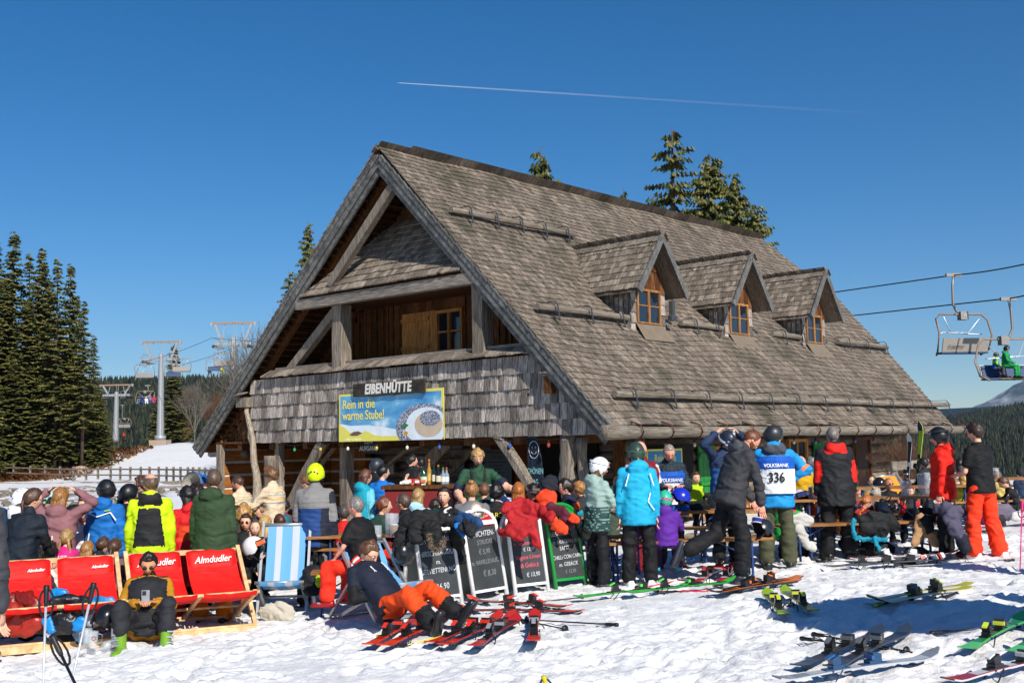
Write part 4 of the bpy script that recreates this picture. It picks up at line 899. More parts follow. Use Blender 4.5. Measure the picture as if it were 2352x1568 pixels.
            if bo.get('buckle'):
                mats_.append(metal(bo['buckle'])); bi = len(mats_) - 1
                for q in range(4): p = an + fd * (.045 + .0 * q) * bs + upv * (-.02 + .05 * q) * bs + fd * (.05 if q == 0 else 0) * bs; m.obox(p + rt * s_ * .03 * bs, rt * .035 * bs, fd * .008 * bs, upv * .007 * bs, bi); m.obox(p + rt * s_ * .055 * bs, rt * .006 * bs, fd * .02 * bs, upv * .011 * bs, bi)
            bo_ = m.build('ski_boot' if bo.get('buckle') or bo.get('ski', 1) else 'shoe', mats_, root)
    # ---- hair / headgear
    hcol = hair[1] if isinstance(hair, tuple) else '#3a2a1e'; hk = hair[0] if isinstance(hair, tuple) else hair
    if hk and hk != 'bald':
        m = MB(); front = {'crop': .29, 'short': .31, 'recede': .2, 'fringe': .40, 'long': .31}.get(hk, .31)
        back = .70 if hk not in ('ring',) else .66
        lim = lambda p_: front + (.56 - front) * sst(.9, 1.45, np.abs((p_ + pi) % (2 * pi) - pi)) + (back - .56) * sst(1.7, 2.5, np.abs((p_ + pi) % (2 * pi) - pi))
        nt2, np2 = 14, 40; x, y, z, ph, t = head_grid(nt_=nt2, nph=np2, lim=lim, th0=.0 if hk != 'ring' else .3); X, Y, Z = head_pt(x, y, z)
        thick = {'crop': .006, 'short': .014, 'recede': .008, 'fringe': .018, 'curly': .03, 'ring': .006}.get(hk, .016); fr_ = np.linspace(0, 1, nt2)[:, None]
        nz = noise3(X * 48 + sd_, Y * 48, Z * 36, sd_); nz2 = noise3(X * 160, Y * 160, Z * 60, sd_ + 1); r_ = thick * (1 + (.9 if hk in ('curly', 'short', 'fringe') else .45) * nz + .35 * nz2) * np.where(fr_ > .97, -.2, 1.0); up_ = np.sqrt(x * x + y * y + z * z)
        X, Y, Z = X + x * r_, Y + y * r_, Z + z * r_ * 1.1
        m.v = [tuple(J['hc'] + J['R'] @ (Vector(v) * hs)) for v in zip(X.ravel(), Y.ravel(), Z.ravel())]
        for f in grid_faces(nt2, np2): m.f.append(f); m.m.append(0); m.sm.append(True)
        rd = random.Random(sd_)
        if hk in ('long', 'bob'):
            L = .2 if hk == 'bob' else .34; rg = []; n = 10
            for i in range(n + 1):
                q = i / n; c0 = J['hc'] + (J['R'] @ Vector((0, -.035 - .02 * q, 0))) * hs + Vector((0, 0, (.02 - L * q) * hs)) - J['fy'] * .03 * q; wx = (.086 + .012 * math.sin(q * pi)) * (1 - .35 * q ** 3) * hs; wy = (.062 - .02 * q) * hs
                Rr = J['R']; ax = Rr @ Vector((1, 0, 0)); ay = Rr @ Vector((0, 1, 0)); rg.append([c0 + ax * wx * math.cos(e) * (1 + .06 * math.sin(e * 9 + sd_)) + ay * wy * math.sin(e) * (1 + .06 * math.sin(e * 11 + i)) for e in [2 * pi * j / 24 for j in range(24)]])
            m.loft(rg)
        if hk in ('pony', 'braid'):
            p = [HP(0, -.1, -.01)]
            for i in range(8): p.append(p[-1] + Vector((0, 0, -.03 * hs)) - (J['fy'] * .008 if i < 3 else Vector((0, 0, 0)))+ J['rx'] * .004 * math.sin(i))
            m.tube(p, [.022 * hs * (1 + (.22 * math.sin(i * 3.1) if hk == 'braid' else 0)) * (1 - .06 * i) for i in range(9)], 8)
        if hk == 'braids':
            for s_ in (-1, 1):
                p = [HP(s_ * .05, -.075, -.0)]
                for i in range(9): p.append(p[-1] + Vector((0, 0, -.026 * hs)) + J['rx'] * s_ * .004)
                m.tube(p, [.02 * hs * (1 + .25 * math.sin(i * 3.1)) for i in range(10)], 8)
        if hk == 'bun': m.ell(HP(0, -.06, .115), (.042 * hs, .04 * hs, .034 * hs), 12, 8)
        m.build('hair', HAIRM(hcol), root)
    if hat:
        hat = hat if isinstance(hat, dict) else {'col': hat}; m = MB(); lim = lambda p_: .40 + (.60 - .40) * sst(.75, 1.2, np.abs((p_ + pi) % (2 * pi) - pi)) + .06 * sst(1.8, 2.6, np.abs((p_ + pi) % (2 * pi) - pi))
        th_ = .028 if hat.get('kind') != 'beanie' else .012; nt2, np2 = 12, 36; x, y, z, ph, t = head_grid(nt_=nt2, nph=np2, lim=lim, th0=0.0)
        X, Y, Z = x * (.078 + th_), y * (.102 + th_) * np.where(y < 0, 1.04, 1), z * (.115 + th_) + .004
        rr = np.linspace(0, 1, nt2)[:, None] * np.ones_like(X); bev = np.where(rr > .95, .94, 1.0); X, Y = X * bev, Y * bev
        ridge_ = 1 + .025 * (np.cos(ph * 3) > .55) * (rr < .8) * (hat.get('kind') != 'beanie'); X, Y, Z = X * ridge_, Y * ridge_, Z
        m.v = [tuple(J['hc'] + J['R'] @ (Vector(v) * hs)) for v in zip(X.ravel(), Y.ravel(), Z.ravel())]
        for f in grid_faces(nt2, np2): m.f.append(f); m.m.append(0); m.sm.append(True)
        if hat.get('kind') != 'beanie':
            for s_ in (-1, 1):
                m.ell(HP(s_ * .078, -.01, -.035), (.018 * hs, .038 * hs, .045 * hs), 10, 8, 1, J['R'])
                m.tube([HP(s_ * .078, .0, -.06), HP(s_ * .055, .03, -.11), HP(0, .06, -.128)], .007 * hs, 5, 1)
                for q in range(2): m.obox(HP(s_ * (.022 + .03 * q), -.133 + .012 * q, .045 - .02 * q), J['R'] @ Vector((.011, 0, 0)) * hs, J['R'] @ Vector((0, .006, 0)) * hs, J['R'] @ Vector((0, .004, .006)) * hs, 1)
            for q in range(3): m.obox(HP(s_ * (.03 + .012 * q), .03 - .045 * q, .139 - .012 * abs(q - 1) - .006 * q), J['R'] @ Vector((.004, 0, 0)) * hs, J['R'] @ Vector((0, .016, 0)) * hs, J['R'] @ Vector((0, 0, .003)) * hs, 1)
        m.build('helmet' if hat.get('kind') != 'beanie' else 'beanie', [plas(hat['col'], hat.get('rough', .42)) if hat.get('kind') != 'beanie' else fab(hat['col']), plas(hat.get('trim', '#1c1d20'), .6)], root)
        if hat.get('visor') or gog:
            m = MB(); gz_, gy, gs = (.055, .103, 1) if gog and gog[1] == 'up' else (.006, .092, 1)
            rgs = []
            for i in range(9):
                a_ = -1.0 + 2.0 * i / 8; rgs.append([HP(math.sin(a_) * .094, math.cos(a_) * (gy + .024) - .004, gz_ + dz) for dz in (-.028 * (1 - .25 * a_ * a_), .03)])
            for (A, B), (C, D) in zip(rgs, rgs[1:]): m.add([A, C, D, B], [(0, 1, 2, 3)], 0, True)
            for row in (0, 1): m.tube([r_[row] for r_ in rgs], .006 * hs, 5, 1)
            for r_ in (rgs[0], rgs[-1]): m.tube(r_, .006 * hs, 5, 1)
            st = [HP(math.sin(a_) * .113, math.cos(a_) * .135 - .004, gz_ + .004 + .012 * (1 - math.cos(a_ - 1.0))) for a_ in [1.0 + (2 * pi - 2.0) * i / 14 for i in range(15)]]
            for A, B in zip(st, st[1:]): m.obox((A + B) / 2, (B - A) / 2 * 1.1, (J['R'] @ Vector((0, 0, .014))) * hs, ((A + B) / 2 - HP(0, 0, gz_)).normalized() * .002, 1)
            m.build('goggles', [glow(gog[0] if gog else '#22303c'), plas(gog[2] if gog and len(gog) > 2 else '#202124', .5)], root)
    if glasses:
        m = MB(); dark = glasses[0] == 'sun'
        for s_ in (-1, 1):
            if dark: m.ell(HP(s_ * .032, .094, .004), (.026 * hs, .006 * hs, .017 * hs), 10, 6, 0, J['R'])
            else: m.tube([HP(s_ * .032 + .021 * math.cos(q), .098, .003 + .017 * math.sin(q)) for q in [2 * pi * i / 10 for i in range(11)]], .0016 * hs, 5, 0)
            m.tube([HP(s_ * .055, .09, .008), HP(s_ * .076, .04, .008), HP(s_ * .08, -.005, .002)], .0022 * hs, 5, 1)
        m.tube([HP(-.012, .1, .006), HP(.012, .1, .006)], .002 * hs, 5, 1)
        m.build('sunglasses' if dark else 'glasses', [glow(glasses[1] if dark else '#3a3530'), plas(glasses[2] if len(glasses) > 2 else '#26221f')], root)
    J['H'] = H; J['root'] = root; J['HP'] = HP; J['Rz'] = Rz; J['W'] = lambda v: loc + Rz @ Vector(v)
    if extra: extra(J)
    return J
def HAIRM(col):
    key = ('hairm', col)
    if key in _mats: return _mats[key]
    s = NT('hair'); c = lin(col); t = s.tex((90, 90, 9), detail=4); s.l(s.ramp(t.outputs[0], [(.25, tuple(v * .35 for v in c)), (.55, c), (.75, tuple(min(1, v * 2.1 + .02) for v in c))]), s.b.inputs['Base Color'])
    s.b.inputs['Roughness'].default_value = .45; s.bump(t.outputs[0], .004, .8); _mats[key] = s.m; return s.m
# ------------------------------------------------------------------ who stands and sits where
BK = lambda lx, ly, z: ly < -.004
FR = lambda lx, ly, z: ly > .004
def wr(J, s, size, col, side='back', up=0, dx=0, sx=1.0, shear=0, out=.092, name='print', bold=0.0):
    f = -1 if side == 'back' else 1; H = J['H']; o = J['C'] - J['sp'] * up * H + J['rx'] * dx * H * -f + J['fy'] * f * out * H * 1.02
    text(s, size, mat('print', col, .6, var=.03), J['root'], mtx(o, J['rx'] * -f, J['sp']), name, sx, shear, .002, bold=bold)
def patch(J, pts, col, side='back', out=.105, th=.004, name='stripe'):
    """a thin stripe sewn on: pts = (dx, up) in body heights"""
    f = -1 if side == 'back' else 1; H = J['H']; m = MB(); P = [J['C'] - J['sp'] * u * H + J['rx'] * x * H * -f + J['fy'] * f * (out - abs(x) * .25) * H for x, u in pts]
    for a, b in zip(P, P[1:]): m.beam(a, b, .012, .012, up=J['fy'])
    m.build(name, mat('print', col, .6, var=.03), J['root'])
CR = 'guests standing on the snow'; ST_ = 'guests sitting at the tables'
p_ = person
GREY = '#6f6c68'; BRN = '#4a3020'; DBR = '#231811'; BLD = '#a8834f'; LBR = '#7d5632'
# far left
p_('person at the left edge in a dark grey jacket, cut by the frame', top=(-78, 1052), d=6.8, h=0, hair=('short', BRN), tp=dict(col='#3a3b40', fold=.02), bt='#1a2540', group=CR)
p_('person in a hooded navy jacket at the left edge behind the red deckchair', top=(-30, 1102), d=11.6, h=5, hair=('short', DBR), tp=dict(col='#233c5c', hood=1, hem=.16), group=CR)
p_('woman in a navy polo shirt with a brown ponytail, bending over the left table', top=(80, 1120), d=11.7, h=22, yaw=25, pitch=8, hair=('pony', '#4b3020'), glasses=('sun', '#15181c'), mod=dict(sp=(0, .28, 1)), arms='down', armR='low', tp=dict(col='#101c28', thick=1.12, hem=.05, parts={'fore': '#0b0c0f'}, zones=[('arm', '#0b0c0f', lambda x, y, z: z > .6)]), bt='#0d0f14', group=CR)
p_('person in a white helmet and a black jacket with a white patterned collar', top=(52, 1121), d=13.7, h=60, hair=('short', DBR), hat='#e8e8ea', tp=dict(col='#121316', hood=1, zones=[('*', '#d8d8d8', lambda x, y, z: z > .97)]), group=CR, lod=1)
p_('person in a pale mint helmet standing behind the brown ponytail', top=(106, 1124), d=14.3, h=100, hair=('short', DBR), hat='#a9cdbf', gog=('#203038', 'on'), tp=dict(col='#16171b'), group=CR, lod=1)
p_('woman in a long mauve parka holding both hands on her wavy light hair', top=(140, 1118), d=12.7, h=4, hair=('bob', '#94652f'), arms='head', tp=dict(col='#8b5f63', hood=1, hem=.24, thick=1.22), bt='#1d1e22', group=CR, extra=lambda J: patch(J, [(0, .16), (0, .26)], '#e6e0d2', out=.095, name='zip_tape'))
p_('grey haired man in wraparound sunglasses and a white and purple shirt, facing the camera', top=(190, 1155), d=13.2, h=183, pose='sit', skn='r', hair=('crop', '#8f8a84'), glasses=('sun', '#101214'), tp=dict(col='#e2e0e8', collar=0, zones=[('*', '#6d3b86', lambda x, y, z: (np.abs(x) > .05) & (np.abs(x) < .075))]), arms='table', group=ST_)
p_('dark haired man just behind the grey haired man in sunglasses', top=(196, 1138), d=14.3, h=190, pose='sit', hair=('short', DBR), tp=dict(col='#1f2a33'), arms='table', group=ST_, lod=1)
p_('skier in a black helmet with orange goggles beside the mauve parka', top=(170, 1158), d=13.8, h=75, pose='sit', hat='#141518', gog=('#c8481a', 'on'), hair=('short', DBR), tp=dict(col='#1c3a2a', hood=1), group=ST_, lod=1)
p_('person in an orange shirt leaning on the table behind the mauve parka', top=(160, 1182), d=13.0, h=95, pose='sit', mod=dict(sp=(0, .5, 1)), hair=('short', BRN), tp=dict(col='#c4491c', collar=0, thick=1.15), arms='table', group=ST_, lod=1)
p_('boy with dark hair in a grey and orange jacket at the left table', top=(121, 1214), d=12.7, h=30, pose='sit', hair=('short', DBR), tp=dict(col='#56585c', zones=[('*', '#d06a24', lambda x, y, z: z > .85)]), arms='table', group=ST_)
p_('child with dark curly hair in a cream vest seen from behind', top=(112, 1246), d=12.2, h=0, pose='sit', H=1.3, hair=('curly', '#2e2018'), tp=dict(col='#e6e1d6', thick=1.35, quilt=.06), arms='table', group=ST_)
p_('girl with two blond braids in a magenta shirt with white lettering', top=(154, 1214), d=12.4, h=3, pose='sit', hair=('braids', '#a2814e'), tp=dict(col='#c91d7c', collar=0, thick=1.12), arms='table', group=ST_,
   extra=lambda J: (wr(J, 'MUSIK\nVEREIN', .05, '#f0e6ea', up=.1), wr(J, 'KIRNBERG', .06, '#f0e6ea', up=.19)))
p_('child with smooth light brown hair in a black and violet jacket', top=(201, 1241), d=12.1, h=5, pose='sit', hair=('bob', '#9a6d3c'), tp=dict(col='#15161c', zones=[('torso', '#433fa0', lambda x, y, z: z < .55)]), arms='table', group=ST_)
p_('boy with brown hair in a black and orange jacket beside the mauve hoodie', top=(238, 1231), d=12.2, h=35, pose='sit', hair=('short', BRN), tp=dict(col='#191a1e', hood=1, zones=[('*', '#c87a28', lambda x, y, z: z < .7)]), arms='table', group=ST_)
p_('girl with a brown braid in a mauve brown hoodie behind the deckchairs', top=(264, 1235), d=11.9, h=8, pose='sit', hair=('braid', '#4b3020'), tp=dict(col='#6c5655', hood=1), bt='#1c1c20', arms='table', group=ST_)
p_('person in a magenta top sitting between the blue and the neon jackets', top=(296, 1180), d=13.2, h=0, pose='sit', hair=('short', DBR), tp=dict(col='#c4207c'), group=ST_, lod=1)
p_('man in a bright blue ski jacket with white chevron stripe and a matt black helmet', top=(244, 1100), d=13.1, h=12, yaw=-60, hair=('short', DBR), hat=dict(col='#121315', rough=.5), gog=('#1d5b44', 'on'), tp=dict(col='#1168b4', hood=1, hem=.08), bt='#101116', group=CR,
   extra=lambda J: (patch(J, [(-.13, .1), (-.09, .045), (0, .075), (.09, .045), (.13, .1)], '#eef2f4'), patch(J, [(-.085, .3), (-.065, .19)], '#eef2f4'), patch(J, [(.05, .035), (.09, .028)], '#9fd64a')))
p_('skier in a glossy black helmet lettered in white, hand at the ear', top=(297, 1110), d=13.6, h=50, hair=('short', DBR), hat=dict(col='#0f1012'), arms='down', armL='head', tp=dict(col='#17181b', zones=[('torso', '#77756c', lambda x, y, z: z < .6)]), bt='#17181b', group=CR,
   extra=lambda J: text('NAKED', .07, mat('print', '#e8e8e8', .6, var=.03), J['root'], mtx(J['HP'](-.112, -.03, .045), -(J['R'] @ Vector((0, 1, 0))), J['R'] @ Vector((.2, 0, 1))), 'print', 1, .1, .003))
p_('bald man in a neon yellow ski jacket with a black quilted back', top=(346, 1085), d=12.2, h=-12, yaw=-30, skn='r', hair=('ring', '#5c4a3a'), tp=dict(col='#c3e20a', hood=1, hem=.09, fold=.012, thick=1.2, parts={'hood': '#1b1c1e'}, zones=[('torso', '#1b1c1e', lambda x, y, z: (y < 0.0) & (np.abs(x) < .085 + .02 * np.cos(z * 3)) & (z > .22) & (z < .86))]), bt='#0f1013', group=CR)
p_('man in glasses half hidden behind the bald man in neon yellow', top=(325, 1092), d=14.4, h=-90, hair=('short', BRN), glasses=('clear',), tp=dict(col='#20242c'), group=CR, lod=1)
p_('woman with shoulder length black hair in a long red coat', top=(430, 1114), d=12.9, h=-48, hair=('bob', '#15100f'), glasses=('clear',), tp=dict(col='#c8161a', hood=1, hem=.26, aline=1.1, zones=[('torso', '#d8421c', lambda x, y, z: (z > .6) & (z < .8) & (y < 0))]), bt='#c8161a', group=CR)
p_('dark haired person in a tan jacket next to the snow gun', top=(452, 1112), d=14.0, h=-20, hair=('curly', DBR), tp=dict(col='#b58a52', hood=1), group=CR, lod=1)
p_('man facing the camera between the red coat and the green jacket', top=(470, 1108), d=15.0, h=180, hair=('crop', BRN), glasses=('sun', '#1a1a1a'), tp=dict(col='#8a6a48'), group=CR, lod=1)
p_('balding man in a dark green jacket and orange ski trousers seen from behind', top=(492, 1075), d=12.2, h=3, yaw=-12, skn='r', hair=('recede', '#5a4638'), tp=dict(col='#2b4227', hood=1, hem=.1, fold=.012, aline=1.1), bt=dict(col='#f08206', thick=1.2), group=CR)
# band
def accordion(J):
    W = J['W']; a = empty('accordion', W(J['C'] + Vector((0, .26, -.22))), J['root'].rotation_euler.z, 'red and dark brown accordion held by the left musician', 'accordion')
    m = MB()
    for i in range(9): q = -.1 + .025 * i; m.box((q, -.07 + .012 * (i % 2), -.16), (q + .024, .07 - .012 * (i % 2), .16))
    m.build('bellows', mat('bellows', '#6e1f18', .6), a); MB().box((-.22, -.09, -.19), (-.1, .09, .19)).build('bass_side', wood('accordion_wood', '#3c1a10', '#6d3018', '#8f4a26', (8, 8, 30)), a); MB().box((.125, -.09, -.19), (.22, .09, .19)).build('treble_side', wood('accordion_wood', '#3c1a10', '#6d3018', '#8f4a26', (8, 8, 30)), a)
SW = [('*', '#d9a84c', lambda x, y, z: (z > .70) & (z < .73)), ('*', '#8fa3ad', lambda x, y, z: (z > .8) & (z < .83)), ('*', '#caa24e', lambda x, y, z: (z > .88) & (z < .9)), ('*', '#7f95a3', lambda x, y, z: (z > .62) & (z < .64))]
p_('musician with short dark hair in a cream patterned sweater playing the accordion', top=(541, 1092), d=17.4, h=-70, pitch=25, hair=('crop', BRN), skn='r', tp=dict(col='#d8c2a2', thick=1.15, zones=SW), arms='work', bt='#9a6a2c', group='musicians', extra=accordion)
def guitar(J):
    W = J['W']; a = empty('guitar', W(J['C'] + Vector((.06, .2, -.36))), J['root'].rotation_euler.z, 'pale wooden guitar held by the standing musician', 'guitar')
    m = MB(); pr = [(-.2, .07), (-.15, .14), (-.06, .16), (.02, .11), (.08, .1), (.16, .13), (.22, .1), (.25, .02)]; poly = [(x, z) for x, z in pr] + [(x, -z) for x, z in pr[::-1]]
    m.prism(poly, .08, Matrix.Rotation(.0, 4, 'Y')); m.build('guitar_body', wood('guitar_top', '#b07a36', '#d6a256', '#e6bf7c', (4, 30, 30), .05), a)
    MB().beam((-.2, .0, .0), (-.72, -.0, .1), .05, .03).build('guitar_neck', wood('guitar_neck_wood', '#b5803a', '#dcae62', '#e6bf7c', (4, 30, 30), .05), a); MB().beam((-.72, 0, .1), (-.88, 0, .13), .07, .02).build('headstock', mat('headstock', '#3c2c1c', .5), a)
p_('musician with tousled brown hair in a cream patterned sweater playing the guitar', top=(620, 1073), d=16.7, h=-68, pitch=8, hair=('curly', '#6b4a2c'), glasses=('clear',), tp=dict(col='#d8c2a2', thick=1.12, zones=SW), armL=((.3, .55, -.75), (.1, 1, -.05)), armR='work', bt='#9a6420', group='musicians', extra=guitar)
# table behind the striped chair
p_('woman in sunglasses drinking from a wine glass', top=(565, 1178), d=13.5, h=178, pose='sit', hair=('bob', '#3f261a'), glasses=('sun', '#3a1a14'), tp=dict(col='#1a1b1e', collar=0), armL='chin', arms='table', group=ST_, lod=1)
p_('smiling woman with swept back grey and brown hair facing the camera', top=(586, 1193), d=12.8, h=165, pose='sit', hair=('recede', '#574a42'), tp=dict(col='#34363a'), arms='table', group=ST_)
p_('woman with long straight blond hair seen from behind near the guitarist', top=(609, 1182), d=13.5, h=12, pose='sit', hair=('long', '#b8935a'), tp=dict(col='#22242a', collar=0), group=ST_, lod=1)
p_('man with short auburn hair and glasses in a dark jacket behind the striped deckchair', top=(642, 1177), d=13.2, h=-35, pose='sit', skn='t', hair=('crop', '#4f2e1c'), glasses=('clear',), tp=dict(col='#23272e'), group=ST_)
p_('child with curly blond hair between the green jacket and the guitarist', top=(560, 1163), d=14.4, h=15, pose='sit', hair=('curly', '#ab8042'), tp=dict(col='#4a3a2e'), group=ST_, lod=1)
p_('person with dark hair at the back of the table by the green jacket', top=(541, 1160), d=14.9, h=60, pose='sit', hair=('bob', '#2b1c14'), tp=dict(col='#2a2c30'), group=ST_, lod=1)
p_('skier in a neon yellow helmet and a blue quilted jacket with grey shoulders', top=(725, 1063), d=12.9, h=4, hair=('crop', '#6a4a30'), hat=dict(col='#d4f000', trim='#15161a'), tp=dict(col='#1c3f77', hem=.1, quilt=.055, fold=.008, parts={'fore': '#1d2233', 'arm': '#1d2233'}, zones=[('torso', '#807e7c', lambda x, y, z: z > .68), ('torso', '#1d2233', lambda x, y, z: (x > .06) & (z < .68)), ('arm', '#807e7c', lambda x, y, z: y < -.0), ('arm', '#23262d', lambda x, y, z: (z < .35) & (x > 0))]), bt=dict(col='#17191d', zones=[('thigh', '#77757a', lambda x, y, t: x > .12)]), group=CR)
p_('boy in a black jacket looking down behind the neon helmet', top=(698, 1090), d=16.2, h=-75, pitch=20, hair=('short', '#6b4526'), tp=dict(col='#15161a', hood=1), group=CR, lod=1)
p_('grey haired man in a black polo shirt, red trousers and red ski boots sitting sideways', top=(817, 1137), d=11.6, h=-66, pose='sit', skn='r', hair=('crop', '#77736e'), seat=.5, mod=dict(sp=(0, .22, 1), thL=(-.35, 1, -.12), thR=(.35, 1, -.18)), arms=((.3, .25, -.9), (-.15, .75, -.75)), tp=dict(col='#0e0e10', sleeve='short', thick=1.25), bt=dict(col='#ee2f14', thick=1.25), boots=dict(col='#a3141c', buckle='#c8c8cc'), fat=1.08, group=ST_)
p_('person in a red jersey seen from behind beside the blue quilted jacket', top=(790, 1158), d=13.9, h=-15, pose='sit', hair=('short', '#4c4540'), tp=dict(col='#c41f18', collar=0), group=ST_, lod=1)
p_('woman with short auburn hair in a turquoise quilted vest under the gable', top=(840, 1077), d=16.4, h=48, hair=('bob', '#5d3420'), tp=dict(col='#16a0b6', hood=1, quilt=.05, fold=.006, parts={'arm': '#6cc3d4', 'fore': '#6cc3d4'}), bt=dict(col='#15171b', thick=1.0), group=CR, lod=1)
p_('dark haired person in a bright blue long sleeved shirt pointing to the door', top=(880, 1066), d=16.8, h=25, yaw=30, hair=('short', '#120f10'), armR=((.45, .5, -.55), (-.1, .4, .9)), tp=dict(col='#1470c4', collar=0, thick=1.12), bt=dict(col='#1a1c22', thick=1.0), group=CR, lod=1)
p_('skier with a dark helmet standing in the shade behind the blue shirt', top=(866, 1052), d=18.2, h=60, hat='#2d3238', hair=('short', DBR), tp=dict(col='#181a1f'), group=CR, lod=2)
p_('dark haired person in black standing in the hut doorway', top=(947, 1043), d=21.0, h=60, hair=('short', '#15100d'), tp=dict(col='#111216'), group=CR, lod=2)
p_('second person in the doorway, turned away, with a lighter face', top=(965, 1049), d=21.6, h=-40, hair=('short', '#1b1310'), tp=dict(col='#17181d'), group=CR, lod=2)
p_('person with red brown hair in a dark green shirt leaning towards the man in glasses', top=(882, 1139), d=13.2, h=68, pose='sit', mod=dict(sp=(0, .35, 1)), hair=('short', '#6b3418'), tp=dict(col='#29443a', collar=0), arms='table', group=ST_)
p_('balding man in glasses and a black jacket with red braces', top=(926, 1130), d=13.0, h=-62, pose='sit', mod=dict(sp=(0, .25, 1)), skn='r', hair=('recede', '#4f3c30'), glasses=('clear',), arms='table', tp=dict(col='#171a22', zones=[('torso', '#b81d22', lambda x, y, z: (np.abs(x - .045) < .008) & (z > .5))]), bt='#e23014', group=ST_)
p_('person with blond hair in a pale blue jacket at the drinks counter', top=(960, 1120), d=14.4, h=15, pose='sit', hair=('bob', '#a27f4c'), tp=dict(col='#a9cfdc', hood=1), group=ST_, lod=1)
p_('smiling woman with long dark hair in a black and white top and green shawl', top=(1020, 1117), d=13.3, h=-150, yaw=-20, pose='sit', hair=('bob', '#211412'), tp=dict(col='#15161a', collar=0, zones=[('torso', '#1f4a3c', lambda x, y, z: x > .03), ('*', '#e6e2de', lambda x, y, z: (np.abs(x + .05 + .02 * np.sin(z * 30)) < .014))]), group=ST_)
def braces(J):
    m = MB(); H = J['H']
    for s_ in (-1, 1):
        m = MB(); P = [J['C'] - J['sp'] * u * H + J['rx'] * s_ * x * H + J['fy'] * o * H for x, u, o in ((.05, -.005, -.04), (.055, -.012, .02), (.05, .03, .078), (.045, .12, .092), (.05, .2, .088), (.055, .28, .088))]
        for a, b in zip(P, P[1:]): m.beam(a, b, .03, .006, up=J['fy'])
        m.build('brace_strap', mat('braces', '#15161a', .6), J['root'])
p_('blond waiter in glasses and a green t-shirt with black braces reaching over the table', top=(1096, 1030), d=15.0, h=172, pitch=16, roll=4, hair=('fringe', '#b08a50'), skn='f', glasses=('clear',), mod=dict(sp=(0, .22, 1)), armL=((.55, .55, -.55), (.6, .75, -.4)), armR=((.45, .3, -.8), (-.3, .75, -.55)), tp=dict(col='#234a33', sleeve='long', thick=1.1, parts={'fore': '#b97e63'}, zones=[('arm', '#1a2440', lambda x, y, z: z > .62), ('fore', '#e0a98c', lambda x, y, z: z > .02)]), bt='#1553a8', group=CR, extra=lambda J: (braces(J), wr(J, 'Hüttenwirt', .045, '#dfe6df', 'front', .1, .07, shear=.3, out=.1)))
p_('person with brown hair in a yellow shirt by the bar', top=(970, 1084), d=16.6, h=30, pose='sit', seat=.6, hair=('short', '#6a4424'), tp=dict(col='#d0a018'), group=ST_, lod=1)
p_('person in a grey t-shirt with ginger hair tied in a bun seen from behind', top=(1083, 1104), d=13.4, h=2, pose='sit', hair=('bun', '#96673a'), tp=dict(col='#6f7174', sleeve='short', thick=1.3), fat=1.05, group=ST_)
p_('man in a navy shirt with braces seen from behind next to the waiter', top=(1112, 1106), d=14.4, h=5, pose='sit', hair=('crop', '#6b4830'), tp=dict(col='#1a2537', collar=0), group=ST_, lod=1)
p_('person with curly black hair and a black shirt with a yellow print', top=(1140, 1112), d=14.1, h=8, pose='sit', hair=('curly', '#15110f'), tp=dict(col='#17181a', collar=0), group=ST_, lod=1, extra=lambda J: wr(J, 'ZARD', .09, '#e2cf4a', up=.1))
p_('skier in a black helmet and a white and violet patterned shirt behind the curly hair', top=(1152, 1098), d=15.2, h=10, pose='sit', hair=('curly', '#3a281c'), hat='#191b1e', tp=dict(col='#c9c6da', zones=[('*', '#6f86b8', lambda x, y, z: np.sin(x * 90) * np.sin(z * 40) > .3)]), group=ST_, lod=1)
p_('woman with long straight red hair behind the red draped jacket', top=(1190, 1107), d=13.8, h=0, pose='sit', hair=('long', '#a35f24'), tp=dict(col='#8f1c20'), group=ST_)
p_('teenager with dark curly hair in profile facing left', top=(1226, 1112), d=14.0, h=-78, pose='sit', hair=('curly', '#231812'), tp=dict(col='#16171a'), group=ST_)
p_('young man with white sunglasses and a navy and orange jacket in profile', top=(1299, 1098), d=13.9, h=-85, pose='sit', hair=('short', '#26190f'), glasses=('sun', '#20242a', '#e8e8e8'), tp=dict(col='#142036', zones=[('*', '#e2521c', lambda x, y, z: (z > .72) & (z < .92))]), group=ST_)
p_('young man with fair hair behind the one in white sunglasses', top=(1330, 1104), d=14.5, h=-60, pose='sit', hair=('short', '#a5733c'), tp=dict(col='#2b2a2e'), group=ST_, lod=1)
